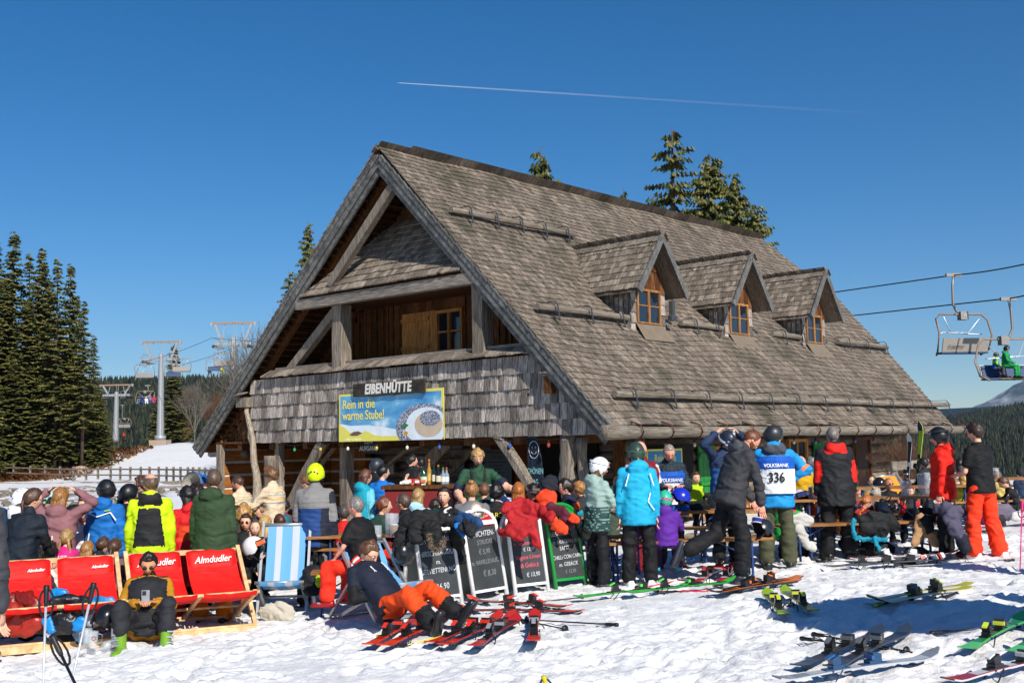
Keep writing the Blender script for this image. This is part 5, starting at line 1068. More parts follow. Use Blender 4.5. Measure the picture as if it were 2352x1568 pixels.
# standing right of the boards
p_('woman in a white helmet and a mint and camouflage jacket holding her chin', top=(1380, 1049), d=13.1, h=62, yaw=10, pitch=10, skn='t', hair=('bob', '#6d4a30'), hat=dict(col='#dfe0e4', trim='#c8c8cc'), gog=('#e0602a', 'up', '#e8e8ec'), armR='chin', armL='work', tp=dict(col='#94ada3', hood=1, hem=.09, zones=[('torso', '#2c4644', lambda x, y, z: (z < .5) & (np.sin(x * 160 + 3 * np.sin(z * 30)) * np.sin(z * 60) < .4)), ('torso', '#6f9088', lambda x, y, z: (z < .5) & (np.sin(x * 160 + 3 * np.sin(z * 30)) * np.sin(z * 60) >= .4)), ('fore', '#35504c', lambda x, y, z: z > .1)]), bt='#101115', group=CR)
p_('woman in a turquoise ski jacket, black trousers and white boots with a dark green helmet', top=(1460, 1015), d=13.0, h=-4, hair=('pony', '#8a6238'), hat=dict(col='#2d4238', trim='#161a18'), gog=('#20302a', 'on', '#3a5a4c'), tp=dict(col='#1aa5cc', hood=1, hem=.1, fold=.012), bt=dict(col='#0f1013', thick=1.18), boots=dict(col='#e6e6e2', buckle='#b8b8b8'), group=CR,
   extra=lambda J: (patch(J, [(-.1, .12), (-.075, .035)], '#dfe9ec', out=.112), patch(J, [(.1, .12), (.075, .035)], '#dfe9ec', out=.112), patch(J, [(.075, .17), (.055, .23), (.1, .29)], '#dfe9ec', out=.105)))
p_('bald man in a white shirt, burgundy vest and dark red trousers behind the turquoise jacket', top=(1470, 1011), d=14.3, h=-25, skn='r', hair=None, fat=1.1, tp=dict(col='#7d1820', parts={'arm': '#ded9d6', 'fore': '#ded9d6'}), bt='#7a1520', boots=dict(col='#a3221c', buckle='#c9c9c9'), group=CR)
def bib(J, num, w_=.3, side='front', dx=0):
    f = 1 if side == 'front' else -1; H = J['H']; m = MB(); rows = 7
    for (u0, u1, mi) in ((.04, .13, 0), (.13, .30, 1)):
        n = 10; g = []
        for r in range(4):
            u = u0 + (u1 - u0) * r / 3; g.append([J['C'] - J['sp'] * u * H + J['rx'] * math.sin(a) * .118 * H * (.8 if u < .06 else 1) * 1.24 + J['fy'] * f * (math.cos(a) * .118 * (.9 if u < .06 else 1) * H) for a in [-1.15 + 2.3 * i / n for i in range(n + 1)]])
        for r in range(3):
            for i in range(n): m.add([g[r][i], g[r][i + 1], g[r + 1][i + 1], g[r + 1][i]], [(0, 1, 2, 3)], mi, True)
    m.build('race_bib', [fab('#1255b4'), fab('#e4e6ea')], J['root'])
    wr(J, 'VOLKSBANK', .062, '#f2f4f6', side, .105, dx, sx=.85, out=.122, bold=.001); wr(J, num, .17, '#101114', side, .19, dx, sx=.8, out=.1215, bold=.003)
p_('grey haired man in glasses wearing a race bib over a dark checked jacket', top=(1538, 1020), d=14.4, h=176, pitch=28, skn='r', hair=('crop', '#8a8178'), glasses=('clear',), mod=dict(sp=(0, .14, 1)), arms='work', tp=dict(col='#1b2530', thick=1.2, zones=[('*', '#2e4148', lambda x, y, z: np.sin(x * 400) * np.sin(z * 120) > .4)]), bt='#22242a', boots=dict(col='#6a2020', buckle='#c0c0c0'), group=CR, extra=lambda J: bib(J, '332'))
p_('person in a neon yellow and black jacket behind the man in the race bib', top=(1597, 1082), d=15.8, h=165, pose='sit', seat=.6, hair=('short', BRN), tp=dict(col='#b4d818', parts={'arm': '#17181b', 'fore': '#17181b'}), group=ST_, lod=1)
p_('child in a purple hooded coat and a mint helmet sitting on the bench', top=(1527, 1125), d=13.3, h=8, pose='sit', H=1.2, seat=.44, hair=('pony', '#6a4a2c'), hat=dict(col='#2db496', trim='#2a6a5c'), gog=('#d04a78', 'on', '#d86a90'), tp=dict(col='#5c2596', hood=1, hem=.2, fold=.012), bt='#3b2650', boots=dict(col='#2aa8c0', buckle='#d8d8d8'), arms='table', group=ST_)
p_('young skier in a dark blue helmet with blue goggles fastening its strap, navy jacket', top=(1676, 990), d=14.6, h=150, pitch=28, hair=('short', DBR), hat=dict(col='#1f2a3a', rough=.45), gog=('#2a6ad0', 'on', '#e8e8ec'), glasses=('clear',), arms='head', tp=dict(col='#1c3050', zones=[('torso', '#2a5c98', lambda x, y, z: (np.abs(x) > .07) & (z < .7))]), bt='#14161b', group=CR,
   extra=lambda J: text('uvex', .075, mat('print', '#e8e8e8', .6, var=.03), J['root'], mtx(J['HP'](-.03, .06, .122), J['R'] @ Vector((0, -.6, 1)), J['R'] @ Vector((-1, 0, .1))), 'print', 1, 0, .004))
def held(J, col, lens=None, name='helmet', side='R', label='', strap='#d8d8dc', dz=-.1):
    helmet_obj(J['W'](J['wr' + side] + J['fa' + side] * .17 + Vector((0, 0, dz))), col, label, rz=random.random() * 6, tilt=(.5, .3), lens=lens, strap=strap)
def helmet_obj(loc, col, label, rz=0, tilt=(0, 0), lens=None, strap='#202024', s=1.0, group=None, upside=False):
    r = empty('ski_helmet', loc, rz, label, 'helmet', group); r.rotation_euler = (tilt[0] + (pi if upside else 0), tilt[1], rz); m = MB()
    x, y, z, ph, t = head_grid(nt_=12, nph=28, lim=lambda p: .44 + .16 * sst(.7, 1.3, np.abs((p + pi) % (2 * pi) - pi)), th0=0.0); rr = 1 + .03 * (np.cos(ph * 3) > .5)
    m.v = [tuple(Vector(v) * s) for v in zip((x * .107 * rr).ravel(), (y * .13 * rr).ravel(), (z * .135 - .03).ravel())]
    for f in grid_faces(12, 28): m.f.append(f); m.m.append(0); m.sm.append(True)
    m.build('shell', plas(col, .25), r); m = MB()
    m.v = [tuple(Vector(v) * s) for v in zip((x * .094).ravel(), (y * .117).ravel(), (z * .122 - .03).ravel())]
    for f in grid_faces(12, 28): m.f.append(f[::-1]); m.m.append(0); m.sm.append(True)
    for q in (-1, 1): m.ell((q * .088 * s, -.02 * s, -.085 * s), (.018 * s, .035 * s, .04 * s), 8, 6)
    m.tube([(.085 * s, 0, -.1 * s), (.05 * s, .03 * s, -.17 * s), (-.05 * s, .03 * s, -.17 * s), (-.085 * s, 0, -.1 * s)], .007 * s, 5); m.build('liner', mat('liner', '#131315', .8), r)
    if lens:
        m = MB(); rg = [[Vector((math.sin(a) * .105, math.cos(a) * .148, z_)) * s for z_ in (-.01, .05)] for a in [-1 + 2 * i / 8 for i in range(9)]]
        for (A, B), (C, D) in zip(rg, rg[1:]): m.add([A, C, D, B], [(0, 1, 2, 3)], 0, True)
        for row in (0, 1): m.tube([q[row] for q in rg], .007 * s, 5, 1)
        m.build('goggles', [glow(lens), plas(strap, .4)], r)
    return r
def j56(J): held(J, '#23252a', '#3a3a8a', label='black ski helmet with violet goggles carried by the bending man')
p_('red haired man in a dark grey hoodie bending forward with one boot lifted', top=(1742, 1003), d=13.0, h=78, pitch=48, H=1.84, skn='r', hair=('crop', '#6b3a1e'), beard='#8a4a28', mod=dict(sp=(0, .42, 1), thL=(-.05, -.32, -1), shL=(0, -1, -.42), thR=(.08, .18, -1), shR=(.02, -.08, -1), ftL=(0, -.45, -1)), armR=((.1, .35, -1), (-.02, .1, -1)), armL='low', tp=dict(col='#36363a', hood=1, thick=1.2, zones=[('hood', '#4a4b50', lambda x, y, z: y < -.05)]), bt=dict(col='#141519', thick=1.22), boots=dict(col='#20242a', sole='#3b3d44', buckle='#2a86c8'), group=CR, extra=j56)
p_('skier in a light blue jacket and olive trousers with a race bib on the back', top=(1778, 1003), d=14.0, h=8, yaw=70, H=1.78, hair=('short', DBR), hat=dict(col='#26292e'), gog=('#2fae5a', 'on', '#20242a'), armR='hip', armL='work', tp=dict(col='#1c8fd0', hood=1, hem=.1, parts={'hood': '#4c4f58'}, zones=[('arm', '#e8824a', lambda x, y, z: (z > .8) & (z < .95))]), bt=dict(col='#4a4c36', thick=1.3), boots=dict(col='#1b1c20', buckle='#c0c0c0'), group=CR, extra=lambda J: bib(J, '336', side='back', dx=.0))
p_('bald man in a yellow jacket with a grey hood near the side door', top=(1838, 1045), d=17.2, h=-8, yaw=-30, skn='r', hair=None, tp=dict(col='#c99a08', hood=1, parts={'hood': '#3b3a38'}), group=CR, lod=1)
p_('person in a teal jacket behind the man in yellow', top=(1862, 1048), d=18.2, h=-40, hair=('short', GREY), tp=dict(col='#1a98a4', hood=1), group=CR, lod=1)
p_('grey haired man seen from behind in a black ski jacket with red hood and sleeves', top=(1911, 978), d=14.7, h=0, hair=('crop', '#77716b'), skn='r', tp=dict(col='#1d1e21', hood=1, hem=.13, thick=1.26, fold=.014, parts={'hood': '#e01f14', 'arm': '#e01f14', 'fore': '#1d1e21'}, zones=[('arm', '#1d1e21', lambda x, y, z: z < .3), ('fore', '#e01f14', lambda x, y, z: z < .4)]), bt=dict(col='#141519', thick=1.32), boots=dict(col='#1b1b1d', buckle='#a03a20'), fat=1.05, group=CR)
p_('child in a green and pink jacket with a blue and black bike helmet', top=(1802, 1112), d=14.9, h=30, pose='sit', H=1.35, hair=('pony', '#15110f'), hat=dict(col='#1a78b8', trim='#111214'), tp=dict(col='#1faa4c', zones=[('torso', '#c84a5c', lambda x, y, z: z > .8)]), arms='table', group=ST_, lod=1)
p_('person in a burgundy beanie and an orange jacket by the helmet on the table', top=(1858, 1124), d=16.0, h=-70, pose='sit', hair=('short', DBR), hat=dict(col='#5c1c2e', kind='beanie'), tp=dict(col='#cc4a22'), group=ST_, lod=1)
# right hand tables
p_('woman with brown hair in a teal jacket and grey scarf at the log corner', top=(2001, 1091), d=19.0, h=175, pose='sit', hair=('recede', '#4d3326'), tp=dict(col='#16929c', hood=1), group=ST_, lod=1)
p_('tanned woman in white framed sunglasses and a black t-shirt', top=(2040, 1096), d=16.8, h=-172, yaw=-25, pose='sit', skn='d', hair=('recede', '#8f6036'), glasses=('sun', '#15171b', '#e4e4e4'), tp=dict(col='#121316', sleeve='short'), arms='table', group=ST_)
p_('woman with pinned up silver hair at the right table', top=(2012, 1118), d=16.2, h=60, pose='sit', hair=('bun', '#a59a88'), tp=dict(col='#8d8f92', collar=0), arms='table', group=ST_, lod=1)
p_('girl with tied blond hair between the silver haired woman and the coral shirt', top=(1993, 1126), d=15.5, h=50, pose='sit', hair=('pony', '#a37a40'), tp=dict(col='#2c3140'), arms='table', group=ST_, lod=1)
p_('girl with strawberry blond hair in a coral shirt with yellow piping writing at the table', top=(1995, 1137), d=14.8, h=62, pitch=30, pose='sit', mod=dict(sp=(0, .45, 1)), hair=('short', '#a8622c'), tp=dict(col='#cc4c44', collar=0, thick=1.1, zones=[('torso', '#7a1c28', lambda x, y, z: np.abs(x) > .05), ('*', '#e09a34', lambda x, y, z: np.abs(np.abs(x) - .05) < .006)]), arms='table', group=ST_)
p_('woman with a high brown bun in front of the orange deckchair', top=(2081, 1098), d=17.8, h=5, pose='sit', hair=('bun', '#4c3120'), tp=dict(col='#2c2620'), group=ST_, lod=1)
p_('red bearded man in a red and white shirt resting his mouth on his hand', top=(2088, 1113), d=15.7, h=-160, pose='sit', skn='f', hair=('short', '#7a3f20'), beard='#8f4a26', armR='chin', armL='table', tp=dict(col='#c81c1c', collar=0, zones=[('arm', '#e2dede', lambda x, y, z: (z > .5) & (z < .8)), ('torso', '#22252a', lambda x, y, z: z > .0)]), group=ST_)
p_('boy with short grey brown hair right of the tall glasses', top=(2130, 1121), d=17.0, h=-50, pose='sit', hair=('crop', '#5a4636'), tp=dict(col='#1c1d22'), group=ST_, lod=1)
p_('person in a black puffer jacket standing behind the tall glasses', top=(2120, 1050), d=19.0, h=-30, hair=('short', '#1d1613'), tp=dict(col='#222327', quilt=.06), group=CR, lod=1)
p_('man in a red ski jacket and a black helmet with raised visor looking left', top=(2153, 980), d=14.4, h=-62, pitch=4, skn='r', hair=('crop', GREY), hat=dict(col='#101216'), gog=('#28405c', 'up', '#15181c'), glasses=('sun', '#1a1a1c'), mod=dict(sp=(0, -.02, 1)), tp=dict(col='#e4200f', hood=1, hem=.08, zones=[('torso', '#17181b', lambda x, y, z: (y > .02) & (x > .0) & (x < .07) & (z > .5) & (z < .72))]), bt='#101116', boots='#1a1b1e', group=CR)
p_('teenager in a black t-shirt, bright orange red trousers and white boots standing half turned away', top=(2238, 970), d=14.0, h=-32, hair=('fringe', '#2e1c12'), mod=dict(sp=(0, .03, 1), thR=(.12, -.05, -1), shR=(.1, -.18, -1), thL=(-.1, .12, -1), shL=(-.02, .02, -1)), arms=((.15, .2, -1), (-.45, .85, -.15)), tp=dict(col='#0d0d0f', sleeve='short', thick=1.18, hem=.05), bt=dict(col='#f03a12', thick=1.35, flare=1.15), boots=dict(col='#e9eaec', buckle='#2a5a8a', size=1.05), group=CR)
p_('dark haired person in a white top behind the black t-shirt', top=(2203, 1052), d=18.6, h=10, hair=('bob', '#120e0d'), tp=dict(col='#dcd8d2', collar=0), group=CR, lod=1)
p_('blond child behind the red ski jacket', top=(2212, 1088), d=17.4, h=0, pose='sit', hair=('bob', '#b08a4a'), tp=dict(col='#b8d23a'), group=ST_, lod=1)
p_('man in a grey beanie, sunglasses and a pale yellow shirt at the far right table', top=(2291, 1077), d=19.2, h=-150, pose='sit', seat=.6, skn='d', hair=('short', DBR), hat=dict(col='#5c6270', kind='beanie'), glasses=('sun', '#401a14'), tp=dict(col='#d6bc6c', collar=0), group=ST_, lod=1)
p_('girl with a brown braid bending over in a black ski shirt with grey shoulder panel', top=(2296, 1096), d=17.3, h=-72, pitch=35, pose='sit', mod=dict(sp=(0, .5, 1)), hair=('braid', '#5c3a24'), tp=dict(col='#17181b', collar=0, thick=1.1, zones=[('*', '#7d6f74', lambda x, y, z: (y < -.03) & (np.abs(x) < .03))]), arms='table', group=ST_)
p_('man in a dark cap and a navy shirt with crossed braces at the right edge', top=(2342, 1072), d=20.0, h=0, pose='sit', seat=.6, hair=('crop', BRN), hat=dict(col='#20242c', kind='beanie'), tp=dict(col='#1f3350', collar=0, zones=[('torso', '#101114', lambda x, y, z: (np.abs(np.abs(x) - (z - .45) * .12) < .012) & (y < 0))]), group=ST_, lod=1)
p_('person in a teal knitted pullover cut by the right edge of the frame', top=(2388, 1012), d=12.2, h=-40, hair=('bob', '#7a3a1c'), tp=dict(col='#3f9aa4', collar=0), bt='#1a1b20', group=CR)
for i, (x, y, d, h_, c, hk, hc) in enumerate(((2262, 1128, 18.4, 30, '#7c1f60', 'bob', '#3a2418'), (2322, 1112, 21, 170, '#30343c', 'short', '#3c2a1e'), (1935, 1118, 18.2, -150, '#2c3a52', 'short', '#4a3426'), (1968, 1112, 18.8, 100, '#8a2c30', 'short', '#20160f'), (2168, 1112, 20.5, 160, '#3a5a74', 'recede', '#5a4636'))):
    p_(['guest in a plum coloured jacket at the far right table', 'guest in dark clothes facing the camera behind the bending girl', 'guest in a slate blue jacket behind the black and red ski jacket', 'guest in a wine red jacket under the log wall', 'guest in a steel blue jacket behind the red ski jacket man'][i], top=(x, y), d=d, h=h_, pose='sit', hair=(hk, hc), tp=dict(col=c), group=ST_, lod=2)
# ------------------------------------------------------------------ things on and around the hut
def hutplane(v=-.27):
    """surveyed point -> world point on a plane parallel to the gable wall"""
    n = R_; p0 = Vector((P0.x, P0.y, 0)) + R_ * (v + .27 + .13)
    def f(x, y): r = Vector(ray(x, y)); return r * (p0.dot(n) / r.dot(n))
    return f
HX, HY = -G_, R_                      # to the right along the gable, into the hut
UPV = Vector((0, 0, 1))
def tri_poly(mb, pts, back, m=0):
    n = len(pts); mb.add([Vector(p) for p in pts] + [Vector(p) + back for p in pts], [tuple(range(n)), tuple(range(n, 2 * n))[::-1]] + [(i, i + n, (i + 1) % n + n, (i + 1) % n) for i in range(n)], m)
def build_signs():
    f = hutplane(); TL, TR, BR, BL = f(779, 905), f(1019, 893), f(1019, 1008), f(780, 1013)
    c = (TL + TR + BR + BL) / 4; W = (TR - TL).length; Hh = (TL - BL).length; M = Matrix.Translation(c) @ Matrix([[HX.x, 0, -HY.x, 0], [HX.y, 0, -HY.y, 0], [0, 1, 0, 0], [0, 0, 0, 1]])
    r = empty('banner', c, math.atan2(HX.y, HX.x), 'yellow, blue and white advertising banner with a dumpling on the gable shingles', 'banner')
    L = lambda x, y, z=0: Vector(((x - .5) * W, -z, (y - .5) * Hh)) + Vector((0, 0, (x - .5) * .0))
    def sheet(nm, pts, m, z, th=.002):
        mb = MB(); tri_poly(mb, [L(x, y, z) for x, y in pts], Vector((0, th, 0))); return mb.build(nm, m, r)
    sheet('sheet', [(0, 0), (1, 0), (1, 1), (0, 1)], mat('banner_yellow', '#e6dc62', .5, var=.03), 0, .012)
    s = NT('printed_sky'); t = s.tex((1.2, 1.2, 2.6), detail=6); s.l(s.ramp(t.outputs[0], [(.35, '#1f78b8'), (.55, '#69aed4'), (.7, '#eef4f6')]), s.b.inputs['Base Color']); s.b.inputs['Roughness'].default_value = .5
    sheet('printed_sky', [(.015, .1), (.98, .1), (.98, .94), (.015, .96)], s.m, .004)
    sheet('printed_snow', [(.015, .38), (.12, .33), (.3, .33), (.45, .28), (.62, .2), (.7, .06), (.3, .06), (.1, .2), (.015, .26)], mat('printed_white', '#e3ebf0', .5, var=.1, scale=4), .007)
    sheet('printed_hill', [(.0, .0), (.68, .0), (.68, .09), (.45, .1), (.36, .12), (.3, .2), (.26, .21), (.22, .14), (.12, .18), (.06, .3), (0, .37)], mat('banner_yellow', '#e6dc62', .5, var=.03), .01)
    sheet('printed_leaf', [(.11, .14), (.15, .2), (.2, .21), (.24, .17), (.19, .12), (.14, .12)], mat('printed_brown', '#6d5048', .6), .013)
    arc = lambda cx, cy, rx, ry, a0, a1, n=20: [(cx + rx * math.cos(a0 + (a1 - a0) * i / n), cy + ry * math.sin(a0 + (a1 - a0) * i / n)) for i in range(n + 1)]
    clipx = lambda P: [(min(x, .998), min(max(y, .002), 1)) for x, y in P]
    s = NT('poppy_seed'); t = s.tex(55, detail=2); s.l(s.ramp(t.outputs[0], [(.45, '#1b1f33'), (.58, '#c8ccdc')]), s.b.inputs['Base Color'])
    sheet('printed_bowl', clipx(arc(.83, .24, .26, .47, 0, 2 * pi, 36)), s.m, .013); sheet('printed_sauce', clipx(arc(.85, .26, .19, .38, 0, 2 * pi, 32)), mat('printed_white', '#e3ebf0', .5, var=.1, scale=4), .016)
    sheet('printed_dumpling', clipx(arc(.87, .3, .125, .25, 0, 2 * pi, 28)), mat('printed_dough', '#cdb79c', .5, var=.1, scale=3), .019); sheet('printed_seeds', clipx(arc(.885, .42, .09, .15, 0, 2 * pi, 20)), s.m, .022)
    sheet('printed_daisy', [(.665 + (.045 if i % 2 else .02) * math.cos(i * pi / 9), .14 + (.09 if i % 2 else .04) * math.sin(i * pi / 9)) for i in range(18)], mat('printed_petal', '#f0f0ee', .5), .022); sheet('daisy_eye', arc(.665, .14, .02, .04, 0, 2 * pi, 12), mat('daisy_yellow', '#d09a1c', .5), .025)
    sheet('printed_mint', [(.62, .27), (.66, .34), (.69, .3), (.66, .24)], mat('printed_green', '#2f7a35', .5), .022)
    ly = mat('banner_lettering', '#e9df78', .5, var=.03); Tm = lambda x, y, z=.012: Matrix.Translation(L(x, y, z)) @ Matrix.Rotation(pi / 2, 4, 'X')
    text('Rein in die', .28, ly, r, Tm(.04, .77), 'lettering', .9, align='LEFT', bold=.004); text('warme Stube!', .28, ly, r, Tm(.04, .535), 'lettering', .88, align='LEFT', bold=.004)
    text('pichler-wachau.com', .075, mat('banner_small_print', '#f4f2d0', .5), r, Tm(.065, .045), 'lettering', .9, align='LEFT')
    # carved name board
    f = hutplane(-.3); a, b, cc, dd = f(814, 881), f(978, 869), f(976, 904), f(812, 911); c = (a + b + cc + dd) / 4
    r = empty('name_board', c, math.atan2(HX.y, HX.x), 'dark weathered board with white carved hut name above the banner', 'sign'); W = (b - a).length; Hh = (a - dd).length; mb = MB(); rd = random.Random(3)
    top = [(-W / 2 + W * i / 14, Hh / 2 + rd.uniform(-.005, .005)) for i in range(15)]; bot = [(W / 2 - W * i / 14, -Hh / 2 + rd.uniform(-.02, .012)) for i in range(15)]
    tri_poly(mb, [Vector((x, -.03, z)) for x, z in (top + bot)[::-1]], Vector((0, .04, 0))); mb.build('board', wood('dark_board', '#1a1714', '#35302b', '#5a534b', (4, 30, 30), 0, .01), r)
    text('EIBENHÜTTE', .29, mat('white_paint', '#dcd8cf', .6, var=.08), r, Matrix.Translation((0, -.034, .0)) @ Matrix.Rotation(pi / 2, 4, 'X'), 'lettering', .8, .12, .004, sp=1.12, bold=.012)
    # small sign under the gable
    c = f(806, 1027); r = empty('small_sign', c + HY * .5, math.atan2(HX.y, HX.x), 'small black board with white hand lettering hanging below the banner', 'sign'); MB().box((-.32, -.01, -.14), (.32, .01, .14)).build('board', mat('black_board', '#17171a', .7), r)
    text('KEIN\nAUFGANG', .15, mat('white_paint', '#dcd8cf', .6, var=.08), r, Matrix.Translation((0, -.014, .04)) @ Matrix.Rotation(pi / 2, 4, 'X'), 'lettering', .85, .1)
    # painted plank with a smiley
    a = hutplane(-.1)(1226, 1010); r = empty('painted_plank', (a.x, a.y, GR), math.atan2(HX.y, HX.x), 'dark blue painted plank with a chalk smiley and greeting leaning by the thick post', 'sign'); h_ = a.z - GR + .1
    mb = MB(); tri_poly(mb, [Vector(p) for p in ((.13, 0, 0), (.2, 0, h_ * .55), (.08, 0, h_), (-.17, 0, h_), (-.17, 0, 0))], Vector((0, .05, 0))); mb.build('plank', wood('blue_black_plank', '#0f1620', '#1b2634', '#39475a', (30, 30, 3), 0, .01), r)
    ch = mat('chalk', '#c9ccd0', .8, var=.1); zc = h_ - .28; MB().tube([(.12 * math.cos(q), -.006, zc + .16 * math.sin(q)) for q in [2 * pi * i / 24 for i in range(25)]], .006, 5).tube([(.07 * math.cos(q), -.006, zc + .08 * math.sin(q)) for q in [pi * 1.15 + pi * .7 * i / 10 for i in range(11)]], .005, 5).tube([(-.04, -.006, zc + .06), (-.04, -.006, zc + .03)], .006, 5).tube([(.04, -.006, zc + .06), (.04, -.006, zc + .03)], .006, 5).build('smiley', ch, r)
    text('SCHÖNEN', .15, mat('turquoise_chalk', '#8ec5c4', .8), r, Matrix.Translation((0, -.006, h_ - .68)) @ Matrix.Rotation(pi / 2, 4, 'X'), 'lettering', .62); text('TAG', .15, mat('turquoise_chalk', '#8ec5c4', .8), r, Matrix.Translation((0, -.006, h_ - .88)) @ Matrix.Rotation(pi / 2, 4, 'X'), 'lettering', .62)
    # notices on the porch wall
    for (x, y, w_, h_, cl, tx, lb) in ((1052, 1052, .42, .62, '#6f757c', 'PREISE', 'pale price list pinned to the dark porch wall beside the doorway'), (1145, 1075, .85, .9, '#59646c', 'Willkommen auf\nder Alm', 'large grey information panel behind the right porch brace'), (898, 1075, .2, .3, '#b9bcb8', 'INFO', 'small white notice on the board door')):
        p = Vector(ray(x, y)); q0 = HO + R_ * 3.7; p = p * (q0.dot(R_) / p.dot(R_)); r = empty('notice', p, math.atan2(HX.y, HX.x), lb, 'notice'); MB().box((-w_ / 2, -.01, -h_ / 2), (w_ / 2, .01, h_ / 2)).build('sheet', mat('paper', cl, .6), r)
        text(tx, w_ * .13, mat('print_dark', '#1d2126', .6), r, Matrix.Translation((0, -.012, h_ * .36)) @ Matrix.Rotation(pi / 2, 4, 'X'), 'lettering'); mb = MB()
        for i in range(6): mb.box((-w_ * .38, -.013, h_ * (.15 - .09 * i)), (w_ * (.3 - .1 * (i % 3)), -.01, h_ * (.17 - .09 * i)))
        mb.build('print_lines', mat('print_dark', '#1d2126', .6), r)
    # second banner on the side wall
    p = hw(.72, 2.5, -.42); r = empty('side_banner', p, math.atan2(R_.y, R_.x), 'small blue and yellow banner on the side wall beside the green shutter', 'banner'); MB().box((-.6, -.01, -.28), (.6, .01, .28)).build('sheet', mat('banner_yellow', '#e6dc62', .5, var=.03), r); MB().box((-.56, -.014, -.24), (.56, -.01, .24)).build('print', mat('print_blue', '#2b86bd', .5), r)
    text('Rein in die', .2, ly, r, Matrix.Translation((0, -.018, .1)) @ Matrix.Rotation(pi / 2, 4, 'X'), 'lettering', .85, bold=.002); text('warme Stube!', .2, ly, r, Matrix.Translation((0, -.018, -.1)) @ Matrix.Rotation(pi / 2, 4, 'X'), 'lettering', .8, bold=.002)
    # nest box
    c = hutplane(-.2)(1268, 878); r = empty('nest_box', c, math.atan2(HX.y, HX.x), 'small dark wooden nest box under the right bargeboard', 'nest box'); MB().box((-.09, -.14, -.2), (.09, .08, .12)).build('box', W_WALLO, r); MB().obox((0, -.04, .16), (.15, 0, 0), (0, .15, -.02), (0, 0, .015)).build('lid', W_SHD, r)
    # strings of coloured bulbs
    def string(a, b, n, lb, sag=.06):
        mb = MB(); pts = [a + (b - a) * i / (n * 4) - Vector((0, 0, sag * abs(math.sin(pi * i / 4)))) for i in range(n * 4 + 1)]; mb.tube(pts, .006, 4); r = mb.build('light_string', mat('cable', '#15181a', .6)); tag(r, lb, 'light string')
        for i in range(n):
            p = pts[i * 4 + 2]; q = MB(); q.ell(p - Vector((0, 0, .09)), (.034, .034, .045), 8, 6); q.tube([p, p - Vector((0, 0, .06))], .015, 6, 1); q.build('bulb', [glow(('#3f8f55', '#2c5fb0', '#c8b04a', '#a33a2c', '#e2dcc8')[(i * 2 + i // 3) % 5]), mat('cable', '#15181a', .6)], r)
    string(hw(9.6, -.06, .13), hw(1.0, -.06, .13), 9, 'string of small coloured bulbs under the gable shingles'); string(hw(.62, .9, .12), hw(.3, 13.5, .12), 13, 'string of coloured bulbs hanging under the gutter', .1)
    # coil of rope on the log wall
    c = hw(.72, 13.0, -.35); mb = MB()
    for k in range(5): mb.tube([c + R_ * (.16 + .02 * k) * math.cos(q) + UPV * (.24 + .02 * k) * math.sin(q) - G_ * .02 * k for q in [2 * pi * i / 18 for i in range(19)]], .012, 5)
    tag(mb.build('rope_coil', mat('rope', '#8d8272', .9)), 'coiled grey rope hanging on the log wall near the corner', 'rope')
build_signs()

def beer_set(px, d, ang, kind='table', label='', L=2.2, y=None, leg='#23407a', hgt=None):
    p = onground(px, d); h_ = hgt or (.76 if kind == 'table' else .47); w_ = .5 if kind == 'table' else .26
    r = empty('beer_table' if kind == 'table' else 'beer_bench', p, math.radians(ang), label, kind, 'folding beer tables and benches')
    MB().box((-L / 2, -w_ / 2, h_ - .03), (L / 2, w_ / 2, h_)).build('top' if kind == 'table' else 'seat', wood('varnished_top', '#6b4526', '#a06c3c', '#c0935e', (3, 26, 26), .1, .004, rough=.45), r)
    for s_ in (-1, 1):
        m = MB(); x = s_ * L * .38
        for q in (-1, 1): m.beam((x, q * w_ * .38, 0), (x, q * w_ * .34, h_ - .03), .035, .02)
        m.beam((x, -w_ * .4, .12), (x, w_ * .4, .12), .03, .02); m.beam((x, -w_ * .36, h_ * .35), (x, w_ * .36, h_ * .8), .02, .015); m.beam((x, w_ * .36, h_ * .35), (x, -w_ * .36, h_ * .8), .02, .015); m.beam((x, 0, h_ * .5), (x - s_ * .4, 0, h_ - .04), .02, .015)
        m.build('folding_leg', mat('blue_steel', leg, .5, metal=.2), r)
    return r
def tz(px, d, h_=.76): p = onground(px, d); return Vector((p.x, p.y, p.z + h_))
TB = 'table'; BN = 'bench'
beer_set(1600, 14.1, 6, TB, 'beer table with blue legs in front of the man in the race bib'); beer_set(1560, 13.35, 10, BN, 'orange bench the purple coated child sits on')
beer_set(1975, 15.0, 8, TB, 'long beer table with a white helmet and tall glasses on it'); beer_set(1960, 14.55, 8, BN, 'bench hung with jackets in front of the long table'); beer_set(1990, 15.8, 8, BN, 'bench behind the long table with the tall glasses')
beer_set(1730, 15.6, 8, TB, 'beer table behind the two men with ski helmets'); beer_set(1745, 14.9, 8, BN, 'bench behind the bending man')
beer_set(140, 12.7, 5, TB, 'beer table among the guests at the far left'); beer_set(150, 12.05, 5, BN, 'bench under the children at the left table'); beer_set(195, 13.5, 5, BN, 'bench on the far side of the left table')
beer_set(590, 13.1, -8, TB, 'beer table behind the upright striped deckchair'); beer_set(600, 13.8, -8, BN, 'bench beyond the table with the smiling woman')
beer_set(925, 13.0, 6, TB, 'beer table with glass mugs beside the black polo man'); beer_set(812, 11.95, 6, BN, 'bench carrying the man with red ski boots', L=.9); beer_set(960, 13.6, 6, BN, 'bench behind the table with glass mugs')
beer_set(1200, 14.45, 4, TB, 'beer table behind the chalkboards'); beer_set(1190, 13.8, 4, BN, 'bench between the chalkboards and their table', L=1.6); beer_set(1250, 14.6, 4, BN, 'bench on the hut side of the table behind the chalkboards')
